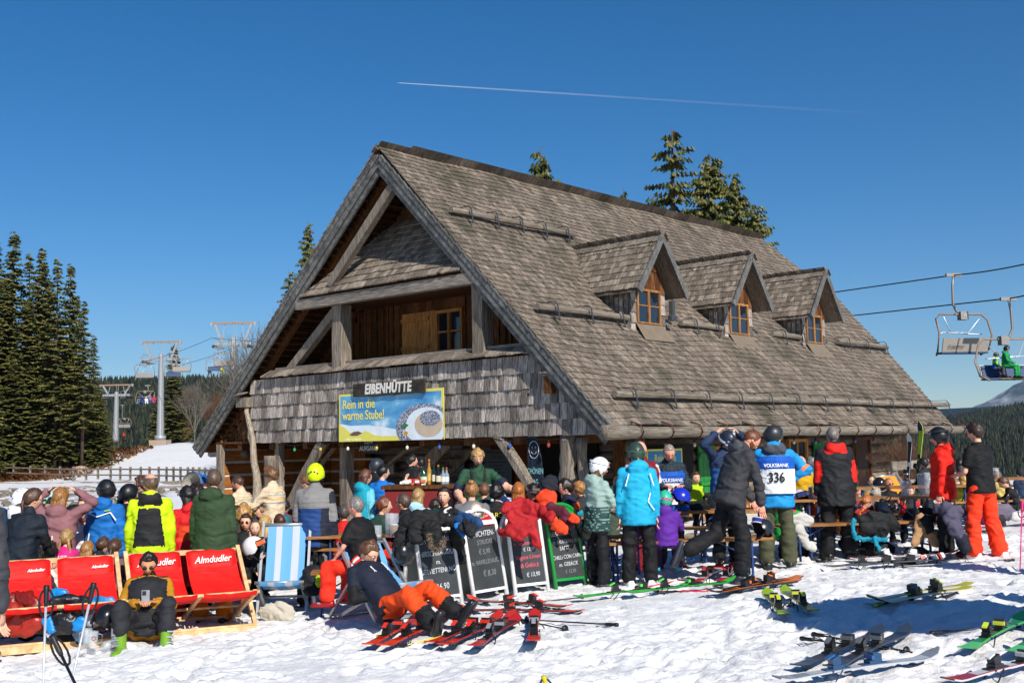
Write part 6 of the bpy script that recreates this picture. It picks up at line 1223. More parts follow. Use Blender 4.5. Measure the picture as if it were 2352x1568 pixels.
beer_set(2300, 18.2, 12, TB, 'beer table at the far right edge'); beer_set(2310, 17.3, 12, BN, 'bench at the far right edge with a bending girl'); beer_set(2080, 17.2, 8, TB, 'beer table close to the log corner')

# ---- glass, bottles
GLASS = mat('glass', '#dfe6ea', .03, var=0, alpha=.22, spec=1.0); BEER = mat('beer', '#d08a1a', .1, var=0, trans=.6); FOAM = mat('foam', '#ece8dc', .9)
def mug(p, label, h=.15, r=.042, beer=0, handle=True, tilt=(0, 0), group='beer glasses', flare=1.0):
    o = empty('beer_glass', p, random.random() * 6, label, 'glass', group); o.rotation_euler = (tilt[0], tilt[1], o.rotation_euler.z); m = MB()
    m.lathe([(r * .8, 0), (r, .008), (r * flare, h), (r * flare - .004, h), (r - .005, .016), (.002, .014)], 14, cap=False)
    m.lathe([(.001, 0), (r * .8, 0)], 14, cap=False)
    if handle: m.tube([(r * flare, 0, h * .85), (r + .035, 0, h * .78), (r + .035, 0, h * .35), (r, 0, h * .25)], .006, 6)
    m.build('glass', GLASS, o)
    if beer: MB().lathe([(.001, .018), (r - .007, .018), (r - .007, h * beer), (.001, h * beer)], 14, cap=False).build('beer', BEER, o); MB().lathe([(.001, h * beer), (r - .007, h * beer), (r - .007, h * beer + .015), (.001, h * beer + .018)], 14, cap=False).build('foam', FOAM, o)
    return o
def emblem(o, h=.09, r=.045):
    MB().tube([(r * math.cos(a), r * math.sin(a), h + .018 * math.sin(q)) for q, a in [(2 * pi * i / 14, -1.57 + .36 * math.cos(2 * pi * i / 14)) for i in range(15)]], .003, 5).build('printed_emblem', mat('emblem_red', '#a8261c', .5), o)
for i, (x, y, tl, lb) in enumerate(((458 * .574, 1352 + 148, 0, ''),)): pass
_mg = [((462, 2600), (0, 0), 'empty mug standing upright beside the leg of the red deckchair'), ((350, 2600), (0, 0), 'empty mug in the middle of the mug cluster on the snow'), ((368, 2612), (0, .1), 'empty mug with a printed emblem at the right of the cluster'), ((310, 2632), (1.5, 0), 'empty mug lying on its side left in the cluster'), ((410, 2606), (1.4, .6), 'empty mug lying with its handle up right of the cluster')]
for (x, y), tl, lb in _mg:
    p = gpt(x / 1.7415, y / 1.7415); o = mug(p + Vector((0, 0, .05)), lb, .15, .042, tilt=tl, group='empty beer mugs on the snow'); emblem(o)
mug(gpt(292, 1462) + Vector((0, .2, .06)), 'tall empty glass behind the deckchair leg', .24, .04, handle=False, group='empty beer mugs on the snow')
for x, d, lb, h_, r_, b_, hd in ((866, 12.15, 'mug with a little beer left on the table by the black polo man', .15, .045, .2, True), (903, 12.3, 'tall glass on the table beside the jacket with fur', .26, .055, .5, False), (893, 12.45, 'second tall glass behind the first one by the fur jacket', .26, .05, 0, False), (1857, 15.35, 'full glass of beer by the helmet table', .17, .035, .8, False),
    (2112, 14.9, 'left one of the tall clear beer vases', .28, .05, 0, False), (2128, 14.95, 'middle one of the tall clear beer vases', .29, .05, 0, False), (2142, 15.0, 'right one of the tall clear beer vases', .29, .05, 0, False), (2075, 14.9, 'wide clear jug left of the tall beer vases', .2, .065, 0, False), (2273, 18.1, 'full beer glass at the far right table', .18, .04, .8, False), (2285, 18.2, 'second beer glass at the far right table', .17, .038, .7, False), (1208, 12.9, 'clear glass between the grey t-shirt and the red hair', .2, .045, .3, False)):
    zz = .76; q = tz(x, d, zz); mug(q, lb, h_, r_, b_, hd, flare=1.15 if 'vase' in lb or 'jug' in lb else 1)
def bottle(p, col, cap_, label, h=.3, r=.037, lab='#d9d2b8'):
    o = empty('bottle', p, 0, label, 'bottle', 'bottles on the bar'); m = MB(); m.lathe([(r * .9, 0), (r, .01), (r, h * .58), (r * .4, h * .74), (r * .36, h * .93), (r * .36, h)], 14); m.build('glass', glow(col), o)
    MB().lathe([(r * .42, h * .88), (r * .42, h * 1.01)], 12).build('cap', plas(cap_), o); MB().lathe([(r * 1.02, h * .16), (r * 1.02, h * .46)], 14, cap=False).build('label', mat('paper', lab, .6), o)
# bar counter with bottles
ct = onground(1000, 16.0); ct.z = atd(1000, 1112, 16.0).z
r = empty('bar_counter', (ct.x, ct.y, gz(ct.x, ct.y)), math.radians(-4), 'outdoor bar counter with a red front under the gable', 'bar counter'); hc_ = ct.z - gz(ct.x, ct.y)
MB().box((-.75, -.3, hc_ - .05), (.75, .3, hc_)).build('counter_top', W_IN, r); MB().box((-.7, -.26, 0), (.7, .26, hc_ - .05)).build('front_panel', mat('red_panel', '#7a1d1c', .6), r)
for i, (x, dd, c, cp, lb, hh, rr, la) in enumerate(((973, 15.9, '#23502a', '#151515', 'square green liqueur bottle with a pale label', .26, .05, '#cfd6b8'), (986, 15.95, '#b9862a', '#c8702a', 'tall amber bottle with an orange cap on the bar', .36, .033, '#d8b060'), (997, 15.9, '#1a2a18', '#1a1a1a', 'slim dark green bottle next to the amber one', .31, .033, '#d9d2b8'), (1007, 15.85, '#20150e', '#8a6a24', 'dark wine bottle with a cream label on the bar', .28, .038, '#d8cfae'), (1018, 15.9, '#8f99a0', '#2f8f3f', 'clear bottle with a green cap on the bar', .24, .036, '#d8dcdc'), (1026, 15.95, '#8f99a0', '#c03a20', 'clear bottle with a red cap at the right end', .24, .036, '#d8dcdc'))):
    q = atd(x, 1112, dd); q.z = ct.z + .0; bottle(q, c, cp, lb, hh, rr, la)
m = MB(); q = atd(950, 1108, 15.9); q.z = ct.z
for i in range(40):
    rd = random.Random(i); m.obox(q + Vector((rd.uniform(-.16, .16), rd.uniform(-.1, .1), .02 + .05 * rd.random())), (.03, .01, 0), (0, .02, .01), (0, 0, .008), i % 3)
tag(m.build('snack_pile', [mat('wrap_orange', '#d8622a', .4), mat('wrap_white', '#dcd8d0', .5), mat('wrap_red', '#b8281c', .4)]), 'heap of small orange and white snack packets on the bar', 'snacks')

# ---- soft things: jackets, bags, built from limp rounded lobes
def soft(name, label, cat, chains, cols, vox=.016, amp=.028, zones=(), flat=.42, group=None, shiny=False, extra=None, drop=0):
    """chains: lists of (x, y, d, r) surveyed centre points"""
    m = MB(); segs = []
    for col_i, ch in chains:
        P = [atd(x, y, d) for x, y, d, _ in ch]; rr = [q[3] for q in ch]
        if len(P) == 1: P = [P[0], P[0] + Vector((0, 0, .02))]; rr = rr * 2
        n = len(P); rg = []
        ext = [P[0] + (P[0] - P[1]).normalized() * rr[0] * .6] + P + [P[-1] + (P[-1] - P[-2]).normalized() * rr[-1] * .6]; rr2 = [rr[0] * .5] + rr + [rr[-1] * .5]; m.tube(ext, rr2, 12, flat=flat, up=(0, 1, 0))
        for i in range(n - 1): segs.append((P[i], P[i + 1], (rr[i] + rr[i + 1]) / 2, 0, col_i))
    V, N, F = remesh(m, vox, 2); V = folds(V, N, amp, (10, 10, 13), seed=len(label)); C_ = V[F].mean(1); idx, T = seg_near(C_, [s_[:4] for s_ in segs]); mi = np.array([s_[4] for s_ in segs])[idx]
    for k, fn in zones: mi[fn(C_)] = k
    base = V.min(0); org = Vector((float(V[:, 0].mean()), float(V[:, 1].mean()), float(base[2]))); V = V - np.array(org); 
    o = npmesh(name, V, F, [fab(c) if not shiny else mat('shiny_fabric', c, .35, var=.1, bump=.01) for c in cols], None, True, mi); o.location = org
    return tag(o, label, cat, group)
D1 = 12.0
soft('draped_jacket', 'black jacket with a fur trimmed hood thrown over the first chalkboard', 'jacket', [(0, [(930, 1205, D1, .1), (980, 1188, D1, .11), (1035, 1198, D1, .07)]), (0, [(930, 1215, D1, .09), (918, 1255, D1 - .05, .07), (906, 1298, D1 - .05, .035)]), (0, [(960, 1210, D1 - .1, .1), (955, 1238, D1 - .15, .08)]), (0, [(990, 1210, D1 - .15, .11), (1000, 1248, D1 - .2, .07)]), (0, [(1045, 1215, D1 + .2, .07), (1055, 1260, D1 + .3, .07), (1062, 1290, D1 + .3, .04)])], ['#141416'], group='jackets hung over the chalkboards')
m = MB(); rd = random.Random(4); pts = [atd(985, 1225, D1 - .3), atd(988, 1250, D1 - .33), atd(1000, 1264, D1 - .33), atd(1014, 1258, D1 - .33), atd(1020, 1235, D1 - .3)]
for i in range(900):
    q = rd.random() * 3.999; k = int(q); p = pts[k].lerp(pts[k + 1], q - k); dv = Vector((rd.gauss(0, 1), rd.gauss(0, .6), rd.gauss(-.3, 1))).normalized() * rd.uniform(.02, .05); e = dv.cross(Vector((0, 1, 0))).normalized() * .004; m.add([p - e, p + e, p + dv], [(0, 1, 2)], i % 2)
tag(m.build('fur_trim', [mat('fur', '#8a7660', .9), mat('fur', '#3c3228', .9)]), 'grey brown fur hood trim hanging on the first chalkboard', 'fur trim')
soft('draped_jacket', 'navy and bright blue jacket bundled on the second chalkboard', 'jacket', [(0, [(1050, 1190, 12.0, .07), (1075, 1200, 11.9, .1), (1098, 1207, 11.8, .07)]), (1, [(1050, 1205, 11.85, .05), (1065, 1225, 11.8, .05)]), (2, [(1065, 1205, 11.75, .07), (1085, 1222, 11.7, .07)])], ['#22436c', '#1a78c8', '#15161a'], group='jackets hung over the chalkboards')
soft('draped_jacket', 'red jacket thrown over the third chalkboard with one sleeve hanging', 'jacket', [(0, [(1160, 1168, 12.7, .07), (1195, 1162, 12.8, .1), (1235, 1172, 12.7, .08), (1265, 1190, 12.5, .07)]), (0, [(1185, 1180, 12.5, .11), (1180, 1215, 12.4, .1), (1195, 1228, 12.35, .09)]), (0, [(1215, 1190, 12.5, .1), (1215, 1218, 12.4, .08)]), (0, [(1150, 1218, 12.5, .04), (1170, 1226, 12.4, .05)]), (0, [(1220, 1215, 12.35, .06), (1232, 1245, 12.3, .045), (1240, 1258, 12.3, .035)])], ['#a81a20'], group='jackets hung over the chalkboards')
soft('draped_jacket', 'orange jacket with burgundy lining heaped on the green chalkboard', 'jacket', [(0, [(1262, 1182, 13.0, .06), (1275, 1203, 12.95, .07), (1298, 1220, 12.9, .06)]), (1, [(1262, 1164, 13.1, .06), (1290, 1172, 13.05, .08), (1310, 1203, 13.0, .06)]), (0, [(1312, 1185, 12.9, .05), (1325, 1195, 12.9, .04)]), (2, [(1330, 1178, 13.0, .04), (1340, 1182, 13, .04)])], ['#e2441a', '#5a1c2e', '#1a8a9a'], group='jackets hung over the chalkboards')
soft('rucksack', 'black and orange rucksack behind the teenager in profile', 'rucksack', [(0, [(1262, 1115, 13.9, .12), (1268, 1100, 14, .08)]), (1, [(1255, 1140, 13.85, .13), (1258, 1165, 13.8, .1)])], ['#181c26', '#e0421c'])
soft('bench_jacket', 'black and turquoise jacket hanging from the bench', 'jacket', [(0, [(1965, 1200, 14.45, .07), (2000, 1190, 14.4, .1), (2040, 1195, 14.4, .1), (2060, 1212, 14.4, .07)]), (0, [(1985, 1210, 14.3, .08), (2030, 1215, 14.3, .1)]), (1, [(1965, 1234, 14.3, .03), (2000, 1240, 14.3, .03), (2035, 1236, 14.3, .03)]), (1, [(2012, 1235, 14.25, .04), (2020, 1262, 14.2, .035)]), (1, [(1960, 1195, 14.3, .03), (1962, 1235, 14.3, .03)])], ['#17191c', '#128aa8'], vox=.02, group='jackets hung over the benches')
soft('bench_jacket', 'beige and black jacket hanging from the right end of the bench', 'jacket', [(0, [(2120, 1190, 14.4, .09), (2110, 1225, 14.35, .08), (2098, 1250, 14.3, .06)]), (1, [(2125, 1190, 14.3, .07), (2135, 1215, 14.3, .06)]), (0, [(2140, 1225, 14.35, .1), (2148, 1250, 14.3, .06)]), (1, [(2110, 1180, 14.5, .09), (2140, 1185, 14.5, .09)]), (1, [(2085, 1275, 14.4, .1), (2120, 1280, 14.4, .12)])], ['#a8825c', '#121316'], vox=.02, group='jackets hung over the benches')
soft('bench_jacket', 'grey violet and navy jacket spread beside the red ski jacket man', 'jacket', [(0, [(2150, 1168, 14.1, .07), (2180, 1170, 14.0, .11), (2205, 1180, 14.0, .1)]), (0, [(2185, 1185, 13.95, .11), (2200, 1225, 13.9, .1)]), (1, [(2205, 1230, 13.9, .1), (2220, 1265, 13.85, .06)])], ['#4d4a5e', '#151a28'], vox=.02, group='jackets hung over the benches')
soft('bench_jacket', 'white and grey jacket hanging from the left end of the bench', 'jacket', [(0, [(1810, 1196, 14.2, .06), (1835, 1192, 14.2, .09), (1860, 1196, 14.2, .07)]), (0, [(1835, 1210, 14.1, .07), (1850, 1245, 14.1, .06), (1868, 1258, 14.1, .05)])], ['#c2bfb8'], vox=.02, group='jackets hung over the benches')
soft('clothes_heap', 'heap of dark clothes and rucksacks on the snow under the bench', 'clothes', [(0, [(1990, 1265, 14.9, .14), (2040, 1262, 14.9, .13)]), (0, [(1945, 1250, 15, .12)])], ['#1a1c22'], vox=.03)
soft('clothes_heap', 'lime, lilac and dark clothes heaped at the far right', 'clothes', [(0, [(2262, 1165, 16.8, .06), (2275, 1158, 16.8, .06)]), (1, [(2285, 1172, 16.8, .12), (2320, 1178, 16.8, .12)]), (2, [(2285, 1190, 16.6, .08), (2305, 1192, 16.6, .07)]), (3, [(2335, 1188, 16.6, .1)])], ['#9ad81a', '#6d6474', '#2a2a30', '#cfc6c4'], vox=.03)
soft('clothes_heap', 'blue race bibs and black gloves piled on the beer table', 'clothes', [(0, [(1548, 1172, 14.0, .06), (1575, 1170, 14.0, .07)]), (1, [(1590, 1166, 14.1, .07), (1625, 1163, 14.1, .07)])], ['#1b4a9c', '#141519'], vox=.02)
for x, y, d, c, l, lb, s_ in ((1564, 1138, 14.0, '#1a2fb0', None, 'metallic blue ski helmet held by the man in the race bib', 1), (1836, 1142, 14.9, '#c8c6d6', '#2a2c60', 'white ski helmet with violet goggles standing on the table', 1.05), (1642, 1150, 14.6, '#26292e', None, 'black ski helmet on the beer table by the bending man', 1), (1830, 1216, 14.3, '#2a7fb8', None, 'blue and white helmet hanging under the bench', .9), (2030, 1170, 14.6, '#16202e', None, 'dark blue helmet hanging in front of the bearded man', 1.1), (928, 1275, 11.6, '#1b1c1e', None, 'black ski helmet hanging below the fur trimmed jacket', 1.0), (1305, 1225, 13.2, '#1c1d20', None, 'black ski helmet behind the green chalkboard', 1), (581, 1252, 12.5, '#dcdcde', '#e0642a', 'white helmet with orange goggles on the table by the green jacket', 1), (1348, 1222, 13.2, '#1d1e22', None, 'black helmet hanging behind the camouflage jacket', 1), (2020, 1108, 18.5, '#1a1a20', '#b8d820', 'dark helmet with yellow goggles beside the teal jacket', .9), (2258, 1150, 18, '#b01a78', None, 'magenta helmet on the far right table', .9)):
    helmet_obj(atd(x, y, d), c, lb, rz=x * .7, tilt=(.25, .2), lens=l, s=s_, group='ski helmets lying and hanging about', upside=('hanging' in lb))
# ------------------------------------------------------------------ chalkboards
CHW = mat('chalk', '#c9ccd0', .8, var=.2); CHP = mat('pink_chalk', '#d8566a', .8, var=.2); CHG = mat('faint_chalk', '#7b8083', .8, var=.2)
def board_mat():
    s = NT('slate'); t = s.tex((3, 3, 1.5), detail=8, rough=.7); s.l(s.ramp(t.outputs[0], [(.3, '#232526'), (.7, '#3f4344')]), s.b.inputs['Base Color']); s.b.inputs['Roughness'].default_value = .6; return s.m
SLATE = board_mat()
def chalkboard(bl, br, htop, col, label, lines, arch=True, header=None, lean=.2, hh=1.02):
    A, B = gpt(*bl), gpt(*br); X = (B - A); X.z *= .4; W = X.length; X.normalize(); Nn = Vector((X.y, -X.x, 0)).normalized(); Y = (UPV - Nn * lean).normalized(); Y = (Y - X * Y.dot(X)).normalized(); Z = X.cross(Y)
    r = empty('chalkboard', (A + B) / 2, 0, label, 'chalkboard', 'folding chalkboards on the snow'); r.matrix_world = mtx((A + B) / 2, X, Y, Z)
    m = MB(); fr = .024; w2 = W / 2 - fr; side = hh - (W / 2 if arch else 0) * .75
    arc = [(w2 * math.cos(q), side + w2 * .75 * math.sin(q)) for q in [pi * i / 14 for i in range(15)]] if arch else [(w2, hh), (-w2, hh)]
    pts = [Vector((w2, 0, 0))] + [Vector((x, y, 0)) for x, y in arc] + [Vector((-w2, 0, 0))]
    m.tube(pts, fr, 8); pts2 = [p + Vector((0, 0, -.06)) for p in pts]; bk = [Vector((p.x, p.y * 1.0, -.05 - .42 * max(0, (hh - p.y)) / hh)) for p in pts]; m.tube(bk, fr * .9, 8)
    y0 = .12; y1 = side + .02 if header else side + .02
    m.box((-w2, y0 - .03, -.012), (w2, y0, .012)); m.box((-w2, y1, -.012), (w2, y1 + .05, .012)); m.build('frame', plas(col, .35), r)
    MB().box((-w2 + .01, y0, -.008), (w2 - .01, y1, .006)).build('slate', SLATE, r); MB().add([(-w2, .1, -.46), (w2, .1, -.46), (w2, side, -.1), (-w2, side, -.1)], [(0, 1, 2, 3)]).add([(-w2, .1, -.465), (w2, .1, -.465), (w2, side, -.105), (-w2, side, -.105)], [(3, 2, 1, 0)]).build('back_panel', mat('grey_panel', '#8f9392', .6), r)
    if header:
        mb = MB(); P = [(x * .93, y) for x, y in arc]; P = [(w2 * .93, y1 + .05)] + P + [(-w2 * .93, y1 + .05)]; n = len(P); mb.add([(x, y, .006) for x, y in P], [tuple(range(n))]).add([(x, y, -.006) for x, y in P], [tuple(range(n))[::-1]]); mb.build('header', mat('header', header[0], .4, var=.05), r)
        if header[1]:
            cy = y1 + .05 + w2 * .42; MB().loft([[Vector((.11 * q * math.cos(a), cy + .1 * q * math.sin(a), .008 + .001 * (1 - q))) for a in [2 * pi * i / 20 for i in range(20)]] for q in (1, .01)]).build('emblem', mat('emblem_white', '#e4e0d8', .5), r); MB().tube([(.1 * math.cos(a), cy + .09 * math.sin(a), .011) for a in [2 * pi * i / 24 for i in range(25)]], .004, 5).build('emblem_ring', mat('gold', '#b8863a', .4), r)
            text('KAISER', .065, mat('print_dark', '#2a1512', .5), r, Matrix.Translation((0, cy, .013)), 'lettering', .85, bold=.001); text('Frisch vom Fass', .03, mat('emblem_white', '#e4e0d8', .5), r, Matrix.Translation((.06, y1 + .085, .012)) @ Matrix.Rotation(.2, 4, 'Z'), 'lettering', .9)
    for s_, y, sz, mm, dx, sx in lines:
        text(s_, sz * W, mm, r, Matrix.Translation((dx * W, y0 + (y1 - y0) * y, .0085)) @ Matrix.Rotation(.03, 4, 'Z'), 'lettering', sx, .18, .0012, hand=.022)
    return r
chalkboard((972, 1402), (1066, 1386), 1190, '#e8e8e6', 'white framed chalkboard under the black jacket recommending venison ragout', [('EMPFEHLUNG', .86, .15, CHW, 0, .85), ('HIRSCHRAGOUT', .66, .15, CHW, .02, .8), ('m.', .52, .13, CHW, 0, .9), ('SERVIETTENKNÖ.', .39, .14, CHW, 0, .78), ('€ 16,90', .14, .17, CHW, -.04, .85)], hh=1.0)
chalkboard((1087, 1384), (1169, 1368), 1170, '#e8e8e6', 'white framed chalkboard with a red beer emblem in its arch', [('*SCHICHTEN-', .86, .15, CHW, -.04, .85), ('STRUDEL', .73, .13, CHG, .06, .85), ('€ 5,90', .58, .14, CHG, 0, .85), ('m. VANILLESAUCE', .42, .125, CHG, .0, .8), ('€ 8,30', .24, .16, CHG, .05, .85)], header=('#b51a20', True), hh=1.02)
chalkboard((1181, 1368), (1264, 1357), 1180, '#e8e8e6', 'white framed chalkboard with pink writing under the red jacket', [('Bolognese', .92, .14, CHP, .0, .85), ('Rindsgulasch', .75, .15, CHP, -.05, .85), ('m. Serviettenknödel', .63, .125, CHP, .02, .75), ('€ 13,90', .53, .12, CHW, .05, .85), ('Vegane Linsen', .41, .14, CHP, 0, .85), ('& Gebäck', .28, .15, CHP, .02, .85), ('€ 13,90', .13, .14, CHW, .08, .85)], hh=1.0)
chalkboard((1274, 1355), (1351, 1344), 1190, '#18913a', 'green framed chalkboard with white writing offering lentils and chilli', [('LiNSEN m. SPECK', .93, .14, CHW, .0, .8), ('€ 13,90', .83, .12, CHG, .05, .85), ('FLEiSCHKNÖDEL', .72, .145, CHW, -.03, .8), ('m. SAUERKRAUT &', .59, .12, CHW, .02, .8), ('SAFTL', .48, .13, CHW, -.05, .85), ('CHiLLi CON CARNE', .34, .13, CHW, .02, .78), ('m. GEBÄCK', .22, .13, CHW, 0, .85), ('€ 12,90', .1, .12, CHG, .03, .85)], header=('#158a34', False), hh=1.0)

# ------------------------------------------------------------------ deckchairs
WCH = wood('beech', '#b98a58', '#dcb482', '#efd2a6', (14, 14, 14), .08, .003, rough=.5)
def sling(m, x0, x1, P, n=14, th=.006, sag=0, mi=0):
    """cloth between x0 and x1 following a smooth path in the y-z plane"""
    Q = []
    for i in range(n + 1):
        t = i / n * (len(P) - 1); k = min(int(t), len(P) - 2); f = t - k; p0, p1, p2, p3 = P[max(k - 1, 0)], P[k], P[k + 1], P[min(k + 2, len(P) - 1)]
        Q.append([.5 * ((2 * p1[c]) + (-p0[c] + p2[c]) * f + (2 * p0[c] - 5 * p1[c] + 4 * p2[c] - p3[c]) * f * f + (-p0[c] + 3 * p1[c] - 3 * p2[c] + p3[c]) * f ** 3) for c in (0, 1)])
    nx = 8; rows = [[Vector((x0 + (x1 - x0) * j / nx, y, z - .012 * math.sin(pi * j / nx) + .004 * math.sin(j * 2.2 + i * .7))) for j in range(nx + 1)] for i, (y, z) in enumerate(Q)]
    for i in range(n):
        for j in range(nx): a, b, c, d = rows[i][j], rows[i][j + 1], rows[i + 1][j + 1], rows[i + 1][j]; o = Vector((0, 0, th)); m.add([a, b, c, d], [(0, 1, 2, 3)], mi, True)
    return Q
def deckchair(A, X, W, label, double=True, metal_=False, stripes=False, back_h=.74, depth=.92, logos=('big', 'big'), group='deckchairs', cloth='#d8150e'):
    X = Vector((X.x, X.y, 0)).normalized(); r = empty('deckchair', A, math.atan2(X.y, X.x), label, 'deckchair', group); fm = metal('#b4b8ba', .35, .6) if metal_ else WCH; t = .028 if metal_ else .04
    yb, zb = depth, back_h
    for k, x in enumerate((0, W)):
        m = MB(); m.beam((x, 0, 0), (x, yb, zb + .03), t, t * 1.2); m.build('back_rail', fm, r)
        xi = x + (t * 1.1 if k == 0 else -t * 1.1); m = MB(); m.beam((xi, -.14, .40), (xi, yb * 1.02, .02), t, t * 1.3); m.build('seat_rail', fm, r)
        m = MB(); xo = x - (t * 1.1 if k == 0 else -t * 1.1); m.beam((xo, yb * .58, zb * .58), (xo, yb * 1.15, .02), t, t); m.build('prop', fm, r)
    m = MB()
    for y, z, rr in ((yb, zb, .02), (-.14, .4, .018), (yb * 1.0, .03, .018), (0.02, .05, .022), (yb * .5, .2, .015), (yb * 1.15, .03, .016)): m.tube([(0, y, z), (W, y, z)], rr, 8)
    if double: m.box((W / 2 - .03, yb - .03, zb - .03), (W / 2 + .03, yb + .03, zb + .02)); m.beam((W / 2, -.13, .40), (W / 2, yb * .9, .06), .04, .03); m.beam((0, -.0, .02), (W, 0, .02), .06, .07)
    m.build('crossbars', fm, r)
    if stripes:
        s = NT('striped_cloth'); tc = s.n('ShaderNodeTexCoord'); sp = s.n('ShaderNodeSeparateXYZ'); s.l(tc.outputs['Object'], sp.inputs[0]); mu = s.n('ShaderNodeMath', operation='DIVIDE'); s.l(sp.outputs[0], mu.inputs[0]); mu.inputs[1].default_value = W
        rp = s.n('ShaderNodeValToRGB'); rp.color_ramp.interpolation = 'CONSTANT'; e = rp.color_ramp.elements; st = [(0, '#5fa0d4'), (.27, '#b6bcc6'), (.4, '#5fa0d4'), (.62, '#b6bcc6'), (.77, '#5fa0d4')]
        while len(e) < len(st): e.new(.5)
        for q, (p, c) in enumerate(st): e[q].position = p; e[q].color = (*lin(c), 1)
        s.l(mu.outputs[0], rp.inputs[0]); s.l(rp.outputs[0], s.b.inputs['Base Color']); s.b.inputs['Roughness'].default_value = .7; cm = s.m
    else: cm = fab(cloth, .65)
    spans = [(.03, W / 2 - .03), (W / 2 + .03, W - .03)] if double else [(.05, W - .05)]
    for k, (a, b) in enumerate(spans):
        m = MB(); sling(m, a, b, [(yb, zb + .02), (yb * .72, zb * .66), (yb * .42, .36), (.12, .3), (-.15, .42), (-.15, .37)]); m.build('sling', cm, r)
        if not stripes and double:
            m = MB(); rg = []
            for i in range(9): x = a + .01 + (b - a - .02) * i / 8; rg.append([Vector((x, yb * .93 - .03 + .035 * math.cos(q) * (.5 if i in (0, 8) else 1) - .22 * .02, zb - .09 + .105 * math.sin(q) * (.93 if i in (0, 8) else 1) + .004 * math.sin(i * 2))) + Vector((0, .18 * .5 * math.sin(q) * .6, 0)) for q in [2 * pi * j / 12 for j in range(12)]])
            m.loft(rg); m.build('head_pillow', cm, r)
            big = logos[k] == 'big'; n = Vector((0, -.93, .38)).normalized(); up = Vector((0, .38, .93)); o = Vector(((a + b) / 2 + (0 if big else .13), yb * .93 - .083, zb - .08)); text('Almdudler', .108 if big else .045, mat('logo_white', '#efe9e4', .6), r, mtx(o, Vector((1, 0, .03)), Vector((0, .5, .87))), 'logo', .82, .32, .002, bold=.001)
    return r
A_, B_ = gpt(312, 1472), gpt(584, 1430); Xd = Vector((.9, .44, 0)).normalized()
CB = (A_, Xd); deckchair(A_, Xd, 1.16, 'red double deckchair on a wooden frame with the man looking at his phone')
A2 = gpt(289, 1474) - Xd * 1.2; deckchair(A2, Xd, 1.2, 'red double deckchair at the left edge covered with jackets', logos=('small', 'small'))
A3 = gpt(590, 1420); deckchair(A3, Vector((1, .05, 0)), .53, 'upright blue and white striped deckchair with a grey metal frame', False, True, True, back_h=.98, depth=.45)
A4 = gpt(869, 1438); fd = Vector((.66, -.75, 0)); deckchair(A4, Vector((.75, .66, 0)), .56, 'striped metal deckchair with the sleeping teenager in orange trousers', False, True, True, back_h=.74, depth=.72)
# the two people lying in them
def phone(J):
    W = J['W']; c = (J['wrL'] + J['wrR']) / 2 + Vector((0, .07, .06)); o = empty('mobile_phone', W(c), J['root'].rotation_euler.z, 'silver mobile phone held in both hands of the man in mustard', 'phone'); m = MB(); m.obox((0, 0, 0), (.036, 0, 0), (0, .005, .0), (0, 0, .072)); m.build('case', metal('#a8abb0', .3, .6), o); MB().obox((.012, .006, .045), (.018, 0, 0), (0, .003, 0), (0, 0, .02)).build('camera_lens', glow('#15161a'), o)
p_('man in sunglasses, mustard and black shirt and green ski boots in the deckchair', top=(341, 1269), d=10.85, h=166, pitch=22, H=1.56, skn='t', pose='recline', hair=('short', '#1d1410'), beard='#2c1e17', glasses=('sun', '#0c0d10', '#111'), mod=dict(pz=.13, sp=(0, -.8, 1), nk=(0, .3, 1), thR=(.36, .8, .62), shR=(-.05, .15, -1), thL=(-.36, .8, .62), shL=(.05, .22, -1)), arms=((.3, .55, -.85), (-.62, .75, .25)), curl=.9,
   tp=dict(col='#b27c12', thick=1.2, fold=.01, zones=[('torso', '#1f2024', lambda x, y, z: (y > 0) & (z < .93)), ('torso', '#1f2024', lambda x, y, z: z > .97)]), bt=dict(col='#26272b', thick=1.2, short=.45), boots=dict(col='#6f9c22', sole='#d8d8d4', buckle='#c6c8ca', size=1.1, tall=1.2), group=CR, extra=phone)
def scarf(J):
    m = MB(); c = J['C'] + J['sp'] * .035
    for i, (r_, mi) in enumerate(((.072, 0), (.075, 1), (.07, 0))): m.tube([c + J['sp'] * (.0 + .022 * i) + J['rx'] * r_ * math.cos(q) + J['fy'] * (r_ * .95 * math.sin(q) + .01) for q in [2 * pi * k / 16 for k in range(17)]], .019, 7, mi)
    m.build('neck_warmer', [fab('#d62a1c'), fab('#e6e2de')], J['root'])
    m = MB()
    for i in range(5):
        x = .09 - .045 * i; h_ = .035 + .008 * i; o = J['C'] - J['sp'] * .2 + J['fy'] * .135 + J['rx'] * -x * -1 * 1
        m.beam(o, o + J['sp'] * h_, .012, .004, up=J['fy']); m.obox(o + J['sp'] * (h_ + .008), J['rx'] * .008, J['sp'] * .008, J['fy'] * .002); m.beam(o, o - J['sp'] * .03 + J['rx'] * .012, .007, .004, up=J['fy']); m.beam(o, o - J['sp'] * .03 - J['rx'] * .012, .007, .004, up=J['fy'])
    m.build('shirt_print', mat('print', '#e4e4e4', .6, var=.03), J['root'])
